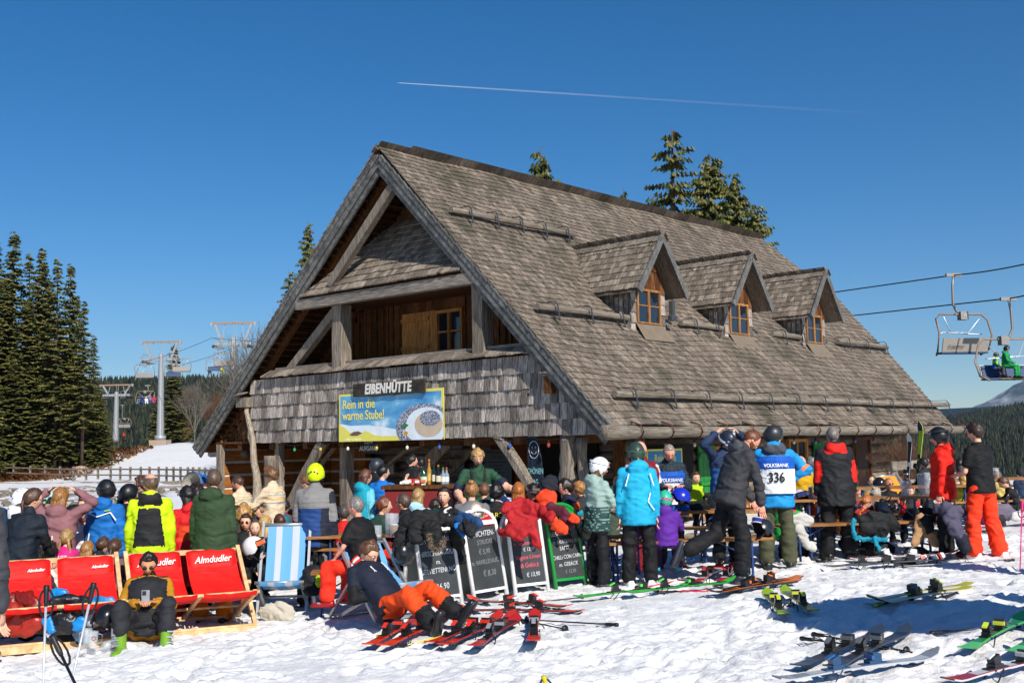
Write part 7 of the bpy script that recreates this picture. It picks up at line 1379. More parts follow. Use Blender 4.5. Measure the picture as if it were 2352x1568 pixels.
p_('teenager in glasses, navy shirt and orange trousers asleep in the striped deckchair', top=(860, 1243), d=10.75, h=126, pitch=34, yaw=-10, H=1.64, skn='f', pose='recline', hair=('short', '#5d3e26'), glasses=('clear',), mod=dict(pz=.17, sp=(0, -1.5, 1), nk=(0, .35, 1), thR=(.16, 1, .38), shR=(.0, .8, -.7), thL=(-.18, 1, .42), shL=(-.12, .95, -.66), ftR=(.3, .5, 1), ftL=(-.3, .6, 1)), arms=((.3, .35, -.9), (-.95, .4, .12)), curl=.9,
   tp=dict(col='#131a2c', thick=1.14, collar=0, fold=.01, parts={'fore': '#0e0f13'}, zones=[('arm', '#0e0f13', lambda x, y, z: z > .5)]), bt=dict(col='#e2480c', thick=1.25, zones=[('shin', '#131417', lambda x, y, t: t > .62)]), boots=dict(col='#15161a', sole='#26272b', buckle='#2c2d31'), group=CR, extra=scarf)
# clothes and helmets left on the other red chair
dA = 10.42
soft('fur_jacket', 'dark red jacket with a fur hood lying in the left deckchair', 'jacket', [(0, [(20, 1430, dA, .12), (60, 1432, dA, .12), (85, 1425, dA, .09)]), (1, [(30, 1375, dA + .15, .06), (65, 1372, dA + .1, .065), (82, 1395, dA + .05, .065), (78, 1425, dA - .02, .06)]), (0, [(40, 1400, dA + .12, .1)])], ['#9c2414', '#7a1408'], shiny=True)
soft('down_jacket', 'black and bright blue down jacket lying in the left deckchair', 'jacket', [(0, [(125, 1400, dA + .2, .12), (165, 1392, dA + .25, .12), (200, 1388, dA + .25, .08)]), (0, [(120, 1430, dA + .05, .12), (160, 1430, dA + .05, .11)]), (1, [(125, 1368, dA + .35, .07), (150, 1366, dA + .35, .06)]), (1, [(215, 1385, dA + .35, .07), (255, 1390, dA + .35, .08), (272, 1405, dA + .3, .05)]), (1, [(105, 1420, dA - .05, .05), (120, 1450, dA - .08, .04)]), (1, [(175, 1440, dA - .05, .06), (190, 1425, dA - .05, .05)])], ['#17191f', '#1280c4'], shiny=True, amp=.02)
helmet_obj(atd(218, 1412, dA + .35), '#dedee0', 'white ski helmet with a black strap on the left deckchair', 1.2, (1.2, .4), s=.9); helmet_obj(atd(246, 1412, dA + .1), '#17181a', 'black ski helmet with a yellow mark on the left deckchair', .4, (.2, .5), s=1.05)
soft('rucksack', 'black and white rucksack with blue edging under the left deckchair', 'rucksack', [(0, [(130, 1470, 10.6, .12), (155, 1478, 10.6, .13)]), (1, [(182, 1455, 10.6, .08), (195, 1465, 10.6, .07)])], ['#17181b', '#8fa9bc'])
soft('cloth_bag', 'crumpled cream cloth bag under the striped deckchair', 'bag', [(0, [(608, 1408, 11.75, .09), (640, 1404, 11.75, .11), (670, 1410, 11.75, .07)])], ['#b9b2a2'])
soft('ski_bag', 'black and lime ski bag on the snow behind the striped deckchair', 'bag', [(0, [(715, 1310, 12.4, .1), (722, 1350, 12.3, .12)]), (1, [(735, 1340, 12.2, .05), (738, 1320, 12.2, .06)])], ['#1c1d20', '#a8c81c'])
MB().lathe([(.03, 0), (.036, .02), (.036, .16), (.015, .2), (.014, .26)], 12, axis=(.3, -1, .1), c=gpt(10, 1522) + Vector((-.1, .1, .06))).build('green_bottle', glow('#1f6b34')); tag(bpy.data.objects['green_bottle'], 'green glass bottle lying in the snow at the left edge', 'bottle')

# ------------------------------------------------------------------ skis and poles
def ski(tail, tip, c1, c2, label, bind='#17181b', bcol=None, w=.075, tipc=None, z=.05, roll=0, n=22, snap=True, L=None, lift=0):
    c1, c2 = [tuple(v * .8 for v in lin(q)) for q in (c1, c2)]; A, B = (gpt(*tail), gpt(*tip)) if snap else (tail, tip); X = B - A
    L = L or min(max(X.length, 1.35), 1.8); mid = (A + B) / 2 if X.length < 1.85 else A + X.normalized() * L / 2
    X = (B - A).normalized()
    if snap: Q = [mid + X * L * q for q in (-.45, -.3, -.15, 0, .15, .3, .4)]; mid = mid + UPV * (max(surf(p.x, p.y) - p.z for p in Q) * .5 - lift)
    sidev = X.cross(UPV).normalized(); up = sidev.cross(X)
    if roll: up2 = up * math.cos(roll) + sidev * math.sin(roll); sidev = X.cross(up2); up = up2
    r = empty('ski', mid + up * z, 0, label, 'ski', 'skis lying on the snow'); r.matrix_world = mtx(mid + up * z, X, -sidev, up)
    m = MB(); rg = []
    for i in range(n + 1):
        t = i / n; x = (t - .5) * L; ww = w * (.46 + .42 * (2 * t - 1) ** 2 + .06 * t); 
        if t > .93: ww *= math.sqrt(max(0.04, 1 - ((t - .93) / .07) ** 2))
        if t < .03: ww *= .85
        zz = .065 * max(0, (t - .86) / .14) ** 1.7 + .012 * math.sin(pi * t) + .02 * max(0, (.06 - t) / .06); rg.append([Vector((x, ww * s_, zz + h_)) for s_, h_ in ((-1, -.004), (1, -.004), (1, .007), (.8, .010 if .1 < t < .9 else .008), (-.8, .010 if .1 < t < .9 else .008), (-1, .007))])
    k = len(rg[0]); vs = [p for q in rg for p in q]; m.v = [tuple(p) for p in vs]
    for i in range(n):
        t = (i + .5) / n
        for j in range(k):
            m.f.append((i * k + j, i * k + (j + 1) % k, (i + 1) * k + (j + 1) % k, (i + 1) * k + j)); m.sm.append(False)
            m.m.append(1 if (j in (2, 4) or (j == 3 and (t > .9 or t < .16 or (.62 < t < .7)))) else (2 if j == 0 else 0))
    m.f.append(tuple(range(k))[::-1]); m.m.append(1); m.sm.append(False); m.f.append(tuple(n * k + j for j in range(k))); m.m.append(1); m.sm.append(False)
    m.build('ski_body', [plas(c1, .3), plas(c2, .3), plas('#1a1a1c', .4)], r)
    b2 = bcol or c2
    for x0, heel in ((.1, 0), (-.2, 1)):
        m = MB(); m.box((x0 - .1, -.03, .01), (x0 + .1, .03, .028)); m.box((x0 - .045, -.034, .028), (x0 + .045, .034, .05))
        if heel: m.obox((x0 - .01, 0, .075), (.03, 0, .012), (0, .03, 0), (-.006, 0, .028)); m.obox((x0 - .045, 0, .105), (.03, 0, .012), (0, .018, 0), (0, 0, .006), 1); m.box((x0 - .06, -.05, .012), (x0 - .05, .05, .02)); m.beam((x0 + .02, .05, .02), (x0 - .06, .055, -.06), .008, .006); m.beam((x0 + .02, -.05, .02), (x0 - .06, -.055, -.06), .008, .006)
        else: m.obox((x0 + .02, 0, .07), (.035, 0, -.006), (0, .036, 0), (0, 0, .026)); m.obox((x0 - .02, 0, .07), (.012, 0, 0), (0, .042, 0), (0, 0, .014), 1)
        m.build('heel_binding' if heel else 'toe_binding', [plas(bind, .35), plas(b2, .35)], r)
    return r
def ski_pair(t1, p1, t2, p2, c1, c2, desc, **kw):
    ski(t1, p1, c1, c2, desc + ', the left one', **kw); ski(t2, p2, c1, c2, desc + ', the right one', **kw)
def pole(a, b, col, label, grip='#141518', snap=True, basket='#1a1b1e', z=.05, strap=True, r0=.008, gl=.13):
    A, B = (gpt(*a), gpt(*b)) if snap else (a, b)
    if snap: k_ = max(surf(*(A.lerp(B, q / 8)).xy) - A.lerp(B, q / 8).z for q in range(9)) * .6 + .01; A, B = A + UPV * k_, B + UPV * k_
    X = (B - A).normalized(); o = empty('ski_pole', A, 0, label, 'ski pole', 'ski poles'); B = B - A; Z0 = Vector((0, 0, 0))
    MB().tube([X * gl * .9, B], [r0, r0 * .7], 8).build('shaft', metal(col, .35, .4) if col[1] not in 'ef' or col == '#c9ccd0' else plas(col, .4), o)
    MB().tube([Z0, X * .02, X * .05, X * .1, X * gl], [.017, .02, .015, .016, .012], 10).build('grip', plas(grip, .5), o); q = B - X * .06; side = X.cross(UPV).normalized() if abs(X.z) < .9 else Vector((1, 0, 0)); u2 = side.cross(X)
    MB().lathe([(.008, -.012), (.036, 0), (.038, .004), (.008, .014)], 14, c=q, axis=X).build('basket', plas(basket, .4), o)
    if strap:
        m = MB(); pts = [X * .02 + side * (.05 * math.sin(t_)) * .9 + (X * (.09 * (1 - math.cos(t_))) if True else 0) + u2 * .005 for t_ in [2 * pi * i / 12 for i in range(13)]]
        for p, n_ in zip(pts, pts[1:]): m.beam(p, n_, .014, .003, up=u2)
        m.build('wrist_strap', fab('#1a1b1f'), o)
    return o
ski_pair((864, 1490), (945, 1446), (888, 1499), (1018, 1443), '#b8200f', '#f0441c', 'red and orange ski left of the centre foreground', bcol='#d4301c')
ski_pair((987, 1496), (1150, 1433), (1017, 1500), (1182, 1430), '#221316', '#d8321c', 'dark ski with red tail patches in the centre foreground', bcol='#e0351c')
ski((1089, 1501), (1188, 1437), '#1b1b20', '#c02820', 'single dark ski with a navy tip right of the red tipped pair', bcol='#8a8d92'); ski((1225, 1493), (1229, 1430), '#191a1e', '#c82a1e', 'single dark ski pointing straight at the hut', bcol='#8a8d92')
ski_pair((1276, 1400), (1103, 1389), (1280, 1411), (1110, 1409), '#1c1c20', '#e23a1c', 'black and red ski half buried in front of the chalkboards', z=.02)
ski_pair((1349, 1382), (1560, 1362), (1470, 1372), (1660, 1352), '#1f7a34', '#46d84a', 'bright green ski lying sideways', bcol='#5ad84a'); ski_pair((1838, 1338), (1640, 1372), (1832, 1345), (1625, 1378), '#22201e', '#f07a1c', 'black and orange ski lying sideways', bcol='#f0702a')
ski_pair((1594, 1352), (1660, 1311), (1652, 1352), (1690, 1308), '#c8ccd0', '#d01c34', 'short white and red ski in front of the bending man', bcol='#c03028', L=1.3)
ski_pair((1803, 1427), (1763, 1379), (1865, 1418), (1806, 1375), '#26292a', '#8fae28', 'black ski with round tip and yellow green bindings', bcol='#c4c83a')
ski_pair((2229, 1357), (1994, 1398), (2225, 1365), (2014, 1402), '#d8cfb8', '#c4c43a', 'cream ski with yellow rimmed tip on the right', bind='#26271f', bcol='#a8aa48')
ski_pair((1832, 1552), (2026, 1468), (1908, 1556), (2088, 1468), '#23262c', '#3a4658', 'dark grey ski in the lower right foreground', bcol='#5a5e66')
ski_pair((2218, 1513), (2352, 1440), (2330, 1521), (2440, 1450), '#2c8a44', '#57d46c', 'green ski at the lower right edge', bcol='#c8d838')
ski((1868, 1572), (2084, 1540), '#c4c8cc', '#8c9299', 'silver ski at the bottom edge with blue bindings', bind='#24486c', bcol='#30588a'); ski((2240, 1572), (2420, 1530), '#d8d8d8', '#a82828', 'white ski with pale bindings in the bottom right corner', bind='#23252a', bcol='#d8d8d4')
ski_pair((1925, 1311), (2110, 1298), (1980, 1308), (2165, 1296), '#26282c', '#8a8e94', 'black ski in front of the right hand benches', bcol='#17181b'); ski((2050, 1303), (2208, 1281), '#26282a', '#3a3c40', 'grey ski lying on its edge near the white boots', bind='#e0e0e0', bcol='#c8281c', roll=1.0, z=.07); ski((2005, 1292), (2150, 1286), '#d8dadc', '#c02a20', 'white ski with white and red bindings behind the grey one', bind='#e4e4e4', bcol='#e4e4e4')
S0 = onground(2092, 19.0); ski(S0, S0 + Vector((.25, .1, 1.75)), '#b8d82a', '#1a2a5c', 'yellow ski with a dark blue tip standing upright against the rail', snap=False, z=0); ski(S0 + Vector((-.14, .02, 0)), S0 + Vector((.05, .1, 1.55)), '#17181c', '#e8e8e8', 'black ski standing upright next to the yellow one', snap=False, z=0)
for a, b, c, l, g in (((865, 1470), (1075, 1440), '#e8391c', 'red pole across the red skis', '#d8c81c'), ((911, 1494), (1034, 1462), '#e8c81c', 'yellow, black and red pole in front of the red skis', '#23241c'), ((1420, 1442), (1198, 1429), '#2a2b30', 'long black pole lying to the right of the single skis', '#141518'), ((1195, 1429), (1306, 1452), '#2a2b30', 'shorter black pole crossing beside the single skis', '#141518'), ((1180, 1392), (1348, 1374), '#3a3638', 'dark thin pole leading to the green skis', '#141518'),
    ((1703, 1362), (1500, 1361), '#e01c3c', 'red pole running beside the green skis', '#9ca0a8'), ((1583, 1334), (1456, 1360), '#e01c3c', 'red pole behind the green skis', '#55585e'), ((1867, 1462), (2096, 1505), '#1f2024', 'black pole with a white ringed grip over the dark grey skis', '#141518'), ((1839, 1471), (2062, 1500), '#1f2024', 'black pole lower over the dark grey skis', '#141518'), ((2137, 1462), (2352, 1440), '#26282c', 'black pole with a strap above the green skis at the right edge', '#141518'), ((1874, 1291), (2164, 1295), '#8a8d92', 'pole with a black mitten in front of the man in black and red', '#141518'), ((2330, 1290), (2062, 1305), '#c9ccd0', 'silver pole near the white boots', '#141518'), ((1812, 1400), (1822, 1372), '#1f2024', 'short looking pole between the yellow green bindings', '#141518'), ((2010, 1397), (2100, 1378), '#2a2a20', 'pole beside the cream skis', '#c4c43a')):
    pole(a, b, c, l, g)
def stand_pole(top, d, foot, col, label, grip='#141518'):
    T = atd(*top, d); F_ = atd(foot[0], foot[1], d * .985); k = (gz(T.x, T.y) - .12 - T.z) / (F_.z - T.z); pole(T, T + (F_ - T) * k, col, label, grip, snap=False, r0=.0085)
stand_pole((107, 1343), 7.0, (99, 1568), '#c9ccd0', 'silver ski pole standing in the left foreground, the left one'); stand_pole((216, 1337), 7.0, (164, 1568), '#c9ccd0', 'silver ski pole standing in the left foreground, leaning right with a large strap')
stand_pole((119, 1458), 6.2, (172, 1568), '#26282c', 'black ski pole slanting down right in the left foreground', '#202124'); stand_pole((2348, 1150), 13.0, (2343, 1310), '#e01c78', 'pink ski pole standing at the right edge', '#d81c68'); stand_pole((1248, 1552), 7.9, (1262, 1600), '#c8d81c', 'yellow and black pole grip at the bottom edge', '#c8b81c')
for i, (x, y, d, lb) in enumerate(((1890, 1291, 15.4, 'black mitten lying in front of the man in black and red'), (2318, 1290, 14.8, 'black mitten lying right of the white boots'))):
    soft('mitten', lb, 'glove', [(0, [(x - 12, y, d, .05), (x + 10, y + 1, d, .06), (x + 26, y + 2, d, .05)])], ['#17181b'], amp=.01)
# ------------------------------------------------------------------ trees
def needle_mat(nm, a, b, c):
    s = NT(nm); g = s.n('ShaderNodeNewGeometry'); t = s.tex(.35, detail=3); c1 = s.ramp(g.outputs['Random Per Island'], [(0, a), (.5, b), (1, c)]); c2 = s.ramp(t.outputs[0], [(.3, .7), (.7, 1.2)])
    s.l(s.mix(1.0, c1, c2, 'MULTIPLY'), s.b.inputs['Base Color']); s.b.inputs['Roughness'].default_value = .7; s.b.inputs['Specular IOR Level'].default_value = .2; return s.m
NEED = needle_mat('spruce_needles', '#2b3317', '#545829', '#837a42'); BARK = mat('bark', '#5b4c40', .9, var=.35, scale=3); BARK2 = mat('pale_bark', '#6f665c', .9, var=.35, scale=5)
def spruce_mesh(seed, H=25, R=3.4, low=.06, dens=1.0, sparse=0.0, bare=.0, sp=1.0):
    rd = random.Random(seed); V = []; F = []; z = H * low; T = MB(); T.tube([(0, 0, -1), (.05, 0, H * .4), (.0, .05, H * .8), (0, 0, H)], [R * .085 * sp ** .5, R * .06 * sp ** .5, R * .02, .008], 7)
    while z < H * .985:
        q = z / H; Rz = R * (1 - q) ** .85 * (1.0 if q > .2 else .75 + q) + .12; nb = int((5.5 + 3 * (1 - q)) * dens)
        for _ in range(nb):
            if rd.random() < sparse: continue
            a = rd.uniform(0, 2 * pi); L = Rz * rd.uniform(.55, 1.12); dr = rd.uniform(.02, .55) * (1.2 - q); zz = z + rd.uniform(-.35, .35); dx, dy = math.cos(a), math.sin(a)
            n = max(2, int(L / (.34 * sp))); hb = rd.random() < bare * (1.2 - q * 1.6)
            if L > .8: T.tube([(0, 0, zz), (dx * L * .9, dy * L * .9, zz - dr * L * .9)], [.035, .012], 3, cap=False)
            if hb: continue
            for i in range(n):
                t = (i + .7) / n * 1.0; x, y, zc = dx * L * t, dy * L * t, zz - dr * L * t + .16 * L * max(0, t - .6)
                for sd_ in (-1, 1, 0):
                    wl = (.2 + .36 * (1 - t) * L * .5 / sp ** .5 + .16) * rd.uniform(.6, 1.3) * sp; fx, fy = (dx * .7 - dy * sd_ * .9, dy * .7 + dx * sd_ * .9) if sd_ else (dx, dy)
                    ex, ey, ez = x + fx * wl, y + fy * wl, zc - rd.uniform(.08, .4) * wl - .05; px_, py_ = -fy * .14 * sp, fx * .14 * sp; k = len(V); dz = rd.uniform(-.12, -.02)
                    V += [(x, y, zc + .03), (x + (ex - x) * .55 + px_, y + (ey - y) * .55 + py_, (zc + ez) / 2 + dz), (ex, ey, ez - .1), (x + (ex - x) * .55 - px_, y + (ey - y) * .55 - py_, (zc + ez) / 2 + dz)]; F.append((k, k + 1, k + 2, k + 3))
        z += rd.uniform(.24, .42) * sp ** .7 * (1.0 if q < .7 else .8) / max(.6, dens ** .5)
    c = npmesh('crown', V, F, NEED, None, False).data; t = T.build('trunk', BARK).data
    for o in (bpy.data.objects['crown'], bpy.data.objects['trunk']): bpy.data.objects.remove(o)
    return c, t, H
SPR = [spruce_mesh(1, 25, 3.3, .03, 1.1, 0, 0, .72), spruce_mesh(2, 25, 2.7, .06, 1.0, .12, 0, .72), spruce_mesh(3, 25, 3.0, .25, .8, .25, .3, .72), spruce_mesh(4, 25, 3.6, .02, 1.2, 0, 0, .75), spruce_mesh(5, 25, 2.3, .1, .85, .3, .2, .72), spruce_mesh(6, 16, 2.9, .35, .85, .12, .1, .24), spruce_mesh(7, 16, 2.9, .35, .6, .3, .35, .24), spruce_mesh(8, 16, 3.6, .35, .95, .05, 0, .24)]
def put_tree(k, px, ty, d, label, wide=1.0, group='spruces', rz=None, name='spruce_tree'):
    p = onground(px, d); H = atd(px, ty, d).z - p.z; c, t, H0 = SPR[k]; s = H / H0; r = empty(name, p, rz if rz is not None else px * .37, label, 'tree', group); r.scale = (s * wide, s * wide, s)
    link('crown', c, r); link('trunk', t, r)
L_ = ['leftmost spruce of the stand, top cut by the frame edge', 'tall pointed spruce second from the left edge', 'spruce with a thin crown behind the tall pointed one', 'dark spruce in the middle of the left stand', 'spruce with a long bare lower trunk in the left stand', 'slim spruce at the right of the tall trees in the left stand', 'shorter spruce with brown bare trunk near the lift', 'last and lowest spruce on the right flank of the stand', 'bushy spruce with branches to the ground at the left edge', 'full spruce in the front row of the left stand', 'broad low spruce in front of the left stand', 'narrow young spruce in front near the leaf covered bank', 'small spruce at the right end of the brown bank', 'spruce filling the gap behind the front row', 'half hidden spruce behind the left stand', 'low dense spruce in the first row near the fence']
for i, (k, x, y, d, w_) in enumerate(((0, -22, 548, 128, 1.1), (1, 22, 528, 129, 1.15), (2, 60, 580, 131, 1.1), (0, 88, 566, 128, .95), (2, 126, 592, 125, 1.1), (1, 156, 602, 127, 1.0), (2, 188, 690, 125, 1.15), (4, 212, 768, 129, 1.3), (3, 2, 640, 127, 1.25), (3, 58, 690, 126, 1.3), (3, 30, 820, 124, 1.6), (4, 138, 770, 125, 1.5), (3, 226, 900, 128, 1.6), (0, 108, 640, 136, 1.1), (1, 172, 680, 138, 1.1), (3, 90, 860, 125, 1.6))): put_tree(k, x, y, d, L_[i], w_ * 1.18, 'spruces of the left stand')
for i in range(12): put_tree((0, 3, 1)[i % 3], -70 - i * 48, 540 + (i * 67) % 90, 112 + (i * 29) % 26, 'spruce of the left stand outside the frame', 1.2, 'spruces beyond the left edge')
for k, x, y, d, w_, lb in ((5, 708, 507, 62, 1.0, 'spruce whose top shows behind the left roof slope'), (6, 664, 620, 66, 1.3, 'lower spruce just left of the roof slope'), (5, 1258, 338, 58, 1.4, 'small pointed spruce top above the middle of the ridge'), (5, 1367, 430, 62, 0.7, 'tiny spruce tip above the ridge'), (6, 1449, 428, 66, 0.7, 'thin pale spruce tip above the first dormer'), (6, 1568, 287, 54, 1.6, 'tallest spruce behind the ridge, with spreading sparse branches'), (7, 1655, 357, 50, 1.4, 'broad dark spruce right of the tallest one'), (7, 1708, 400, 47, 1.45, 'bushy spruce leaning against the end of the ridge'), (7, 1755, 470, 45, 1.5, 'lower spruce at the far end of the ridge'),
    (1, 398, 788, 192, 1.9, 'dark spruce right behind the middle lift tower'), (3, 362, 905, 235, 1.6, 'small spruce left of the middle lift tower base'), (3, 395, 925, 230, 1.9, 'squat spruce at the foot of the middle lift tower'), (0, 430, 945, 250, 1.5, 'small spruce right of the lift tower base'), (0, 232, 930, 170, 1.4, 'young spruce beside the leftmost lift tower')): put_tree(k, x, y, d, lb, w_, 'spruces behind the hut and lift')
def bare_mesh(seed, H=10, spread=.5, m=BARK2, depth=6, lean=0):
    rd = random.Random(seed); T = MB()
    def grow(p, d, L, r, k):
        q = p + d * L; T.tube([p, q], [r, r * .72], 4 if k > 1 else 3, cap=False)
        if k == 0: return
        for _ in range(3 if k > 2 else 2):
            nd = (d + Vector((rd.uniform(-1, 1), rd.uniform(-1, 1), rd.uniform(-.25, .6))) * spread).normalized(); grow(p.lerp(q, rd.uniform(.55, 1)), nd, L * rd.uniform(.62, .85), r * .62, k - 1)
        grow(q, (d + Vector((rd.uniform(-.2, .2), rd.uniform(-.2, .2), .15))).normalized(), L * .8, r * .7, k - 1)
    grow(Vector((0, 0, -.3)), Vector((lean, 0, 1)).normalized(), H * .26, H * .009, depth); o = T.build('branches', m); me = o.data; bpy.data.objects.remove(o); return me
rd0 = random.Random(12)
BARE = [bare_mesh(1), bare_mesh(2, spread=.7), bare_mesh(3, spread=.45, m=mat('brown_bark', '#6a4b38', .9, var=.3, scale=3))]
for k, x, y, d, lb in ((0, 447, 858, 172, 'bare birch standing right of the middle lift tower'), (1, 575, 735, 110, 'bare tree left of the roof slope'), (1, 612, 700, 112, 'bare tree touching the roof edge'), (2, 485, 905, 180, 'low reddish bare tree in front of the brown thicket'), (2, 512, 880, 176, 'bare brown tree next to the roof corner')):
    p = onground(x, d); H = atd(x, y, d).z - p.z; r = empty('bare_tree', p, x * .7, lb, 'tree', 'leafless trees'); r.scale = (H / 10,) * 3; link('branches', BARE[k], r)
sh = empty('bare_shrub', onground(2085, 27), 1, 'leafless brown shrub beside the log corner', 'shrub'); sh.location.z -= .9; sh.scale = (.34, .34, .26); link('branches', BARE[2], sh)
# brown thicket and the wooded hills, far more than one could count
def scatter_forest(name, n, fx, label, h=(13, 21), mt=None, sides=5, kind='stuff'):
    rs = np.random.default_rng(5); P = fx(rs, n); n = len(P); Z = ground_z(P[:, 0], P[:, 1]) - .5; hh = rs.uniform(*h, n); rr = hh * rs.uniform(.13, .2, n); V = []; F = []
    tiers = ((.0, .75, .55, .95), (.3, 1.0, .72, .62), (.62, .62, 1.0, .1)); Vs = []; Fs = []; base = 0
    for (z0, r0, z1, _) in tiers:
        a = rs.uniform(0, 6.28, n)[:, None] + np.arange(sides)[None] * 2 * pi / sides; rad = (rr * (r0 if z0 < .6 else .5))[:, None] * rs.uniform(.7, 1.2, (n, sides))
        ring = np.stack([P[:, 0, None] + np.cos(a) * rad, P[:, 1, None] + np.sin(a) * rad, (Z + hh * z0)[:, None] + rs.uniform(-.04, .04, (n, sides)) * hh[:, None]], -1); tip = np.stack([P[:, 0], P[:, 1], Z + hh * z1], -1)[:, None]
        Vs.append(np.concatenate([ring, tip], 1).reshape(-1, 3)); i = (np.arange(n) * (sides + 1))[:, None] + base; k = np.arange(sides)[None]; Fs.append(np.stack([i + k, i + (k + 1) % sides, i + sides + 0 * k], -1).reshape(-1, 3)); base += n * (sides + 1)
    o = npmesh(name, np.concatenate(Vs), np.concatenate(Fs), mt, None, False); return tag(o, label, 'forest', kind=kind)
FAR = needle_mat('far_needles', '#0f1710', '#212c1b', '#45432c')
def fx_hills(rs, n):
    y = 480 + 1500 * rs.random(n) ** .75; u = np.concatenate([rs.uniform(-.85, -.14, n // 2), rs.uniform(.28, .65, n - n // 2)]); return np.stack([u * y, y], -1)
scatter_forest('far_forest', 42000, fx_hills, 'dark coniferous forest covering the distant hillsides', mt=FAR)
for i in range(22):
    x = rd0.uniform(375, 640); p = onground(x, rd0.uniform(195, 250)); r = empty('bare_bush', p, i, 'reddish brown leafless bush in the thicket behind the lift towers', 'bush', 'bushes of the brown thicket'); k = rd0.uniform(.8, 1.3); r.scale = (k, k, k * .8); link('branches', BARE[2], r)
def build_leaves():
    rs = np.random.default_rng(8); n = 9000; d = rs.uniform(108, 150, n); x = -62 + rs.normal(0, 12, n); k = x + .12 * (d - 110) < -44; x, d = x[k], d[k]; z = ground_z(x, d); V = []; F = []
    for i in range(len(x)):
        s_ = .12 + .22 * rs.random(); a = rs.random() * 6.28; b = len(V); h_ = rs.random() * .45; V += [(x[i] + s_ * math.cos(a), d[i], z[i] + h_), (x[i] - s_ * math.cos(a), d[i] + s_, z[i] + h_ * .6), (x[i], d[i] - s_, z[i] + h_ + s_)]; F.append((b, b + 1, b + 2))
    tag(npmesh('leaf_litter', V, F, needle_mat('dead_leaves', '#3d2716', '#7d5230', '#a87848'), None, False), 'brown fallen leaves and dead bracken on the bank under the spruces', 'leaf litter', kind='stuff')
build_leaves()
p = onground(186, 122); m = MB(); m.ell((0, 0, .2), (1.0, .6, .55), 9, 6); o = m.build('boulder', mat('boulder', '#a08a78', .9, var=.2)); o.location = p; tag(o, 'pale pinkish boulder at the edge of the brown bank', 'rock')
rd = random.Random(6)
for i in range(70):
    x = rd.uniform(-30, 470); d = rd.uniform(46, 84); p = onground(x, d); m = MB(); s_ = rd.uniform(.12, .42); m.ell((0, 0, .05), (s_, s_ * .7, s_ * .4), 7, 5); o = m.build('stone', mat('stone', '#6d6459', .9, var=.3)); o.location = p; o.rotation_euler = (0, 0, rd.random() * 6); tag(o, 'grey brown stone sticking out of the snowy bank behind the crowd', 'stone', 'stones in the snowy bank')

for i in range(26):
    x = [60, 110, 150, 215, 255, 300, 480, 515, 560, 600, 640, 655, 690, 750, 905, 930, 985, 1000, 1050, 1130, 1245, 1350, 1405, 1925, 1950, 2180][i]; d = 14.6 + (i * 37 % 17) / 5; hk = ('short', 'bob', 'crop', 'pony', 'curly', 'short')[i % 6]; hc = (BRN, DBR, GREY, LBR, BLD, DBR)[(i * 5) % 6]
    c = ('#2a3f5c', '#7a2430', '#3c4a3a', '#5a5c62', '#1f2126', '#8a5a2c', '#2c6a78', '#40304a')[i * 3 % 8]
    p_('%s guest with %s hair further back, %s' % (('seated', 'half hidden', 'chatting')[i % 3], {'short': 'short', 'bob': 'chin length', 'crop': 'cropped', 'pony': 'tied back', 'curly': 'curly'}[hk], ['behind the white helmet', 'between the helmets and the mauve parka', 'right of the mauve parka', 'left of the blue jacket', 'right of the blue jacket', 'left of the neon jacket', 'right of the green jacket', 'below the accordion', 'under the twisted trunk', 'right of the guitarist', 'left of the neon helmet', 'under the slanting brace', 'behind the neon helmet', 'behind the blue quilted jacket', 'left of the bar', 'in front of the bar counter', 'by the bottles', 'below the bottles', 'left of the waiter', 'right of the waiter', 'behind the teenager in profile', 'left of the white helmet woman', 'behind the camouflage jacket', 'left of the log corner', 'under the rope coil', 'behind the red ski jacket'][i]), top=(x, 1140 + (i * 53 % 23) - (18 if x > 1900 else 0)), d=d, h=(i * 67) % 360, pose='sit', hair=(hk, hc), tp=dict(col=c), group=ST_, lod=2)

# ------------------------------------------------------------------ fences
WF = wood('fence_wood', '#4c443c', '#7d7266', '#a59a8c', (8, 8, 8), .3, .01)
fp = [33, 71, 105, 139, 170, 199, 226, 255, 277, 300, 324, 344, 365, 383, 399, 415, 432, 444, 458, 471, 485]
r = empty('rail_fence', onground(33, 116), 0, 'long grey wooden rail fence at the foot of the brown bank', 'fence'); o0 = r.location.copy(); P = [onground(x - 0, 116 - 27 * (i / 20)) - o0 for i, x in enumerate(fp)]; P = [P[0] + (P[0] - P[1]) * 1.0] + P
for a in P: m = MB(); m.box(a + Vector((-.09, -.09, -.2)), a + Vector((.09, .09, 1.35))); m.build('post', WF, r)
for z in (.55, 1.1):
    for a, b in zip(P, P[1:]): m = MB(); m.beam(a + Vector((0, -.12, z)), b + Vector((0, -.12, z)), .06, .14, ext=.1); m.build('rail', WF, r)
r = empty('terrace_rail', onground(2050, 23.5), 0, 'grey plank railing at the edge of the terrace on the right', 'fence'); o0 = r.location.copy(); a, b = Vector((0, 0, 0)), onground(2175, 24.5) - o0
for t in (0, .5, 1.0): q = a.lerp(b, t); m = MB(); m.box(q + Vector((-.06, -.05, -.3)), q + Vector((.06, .05, .95))); m.build('post', WF, r)
for z in (.45, .85): m = MB(); m.beam(a + Vector((0, -.08, z)), b + Vector((0, -.08, z)), .04, .18, ext=.1); m.build('rail', WF, r)
deckchair(onground(2072, 20.5), Vector((1, .3, 0)), .5, 'orange deckchair near the railing behind the beer vases', False, True, False, cloth='#e8922a')
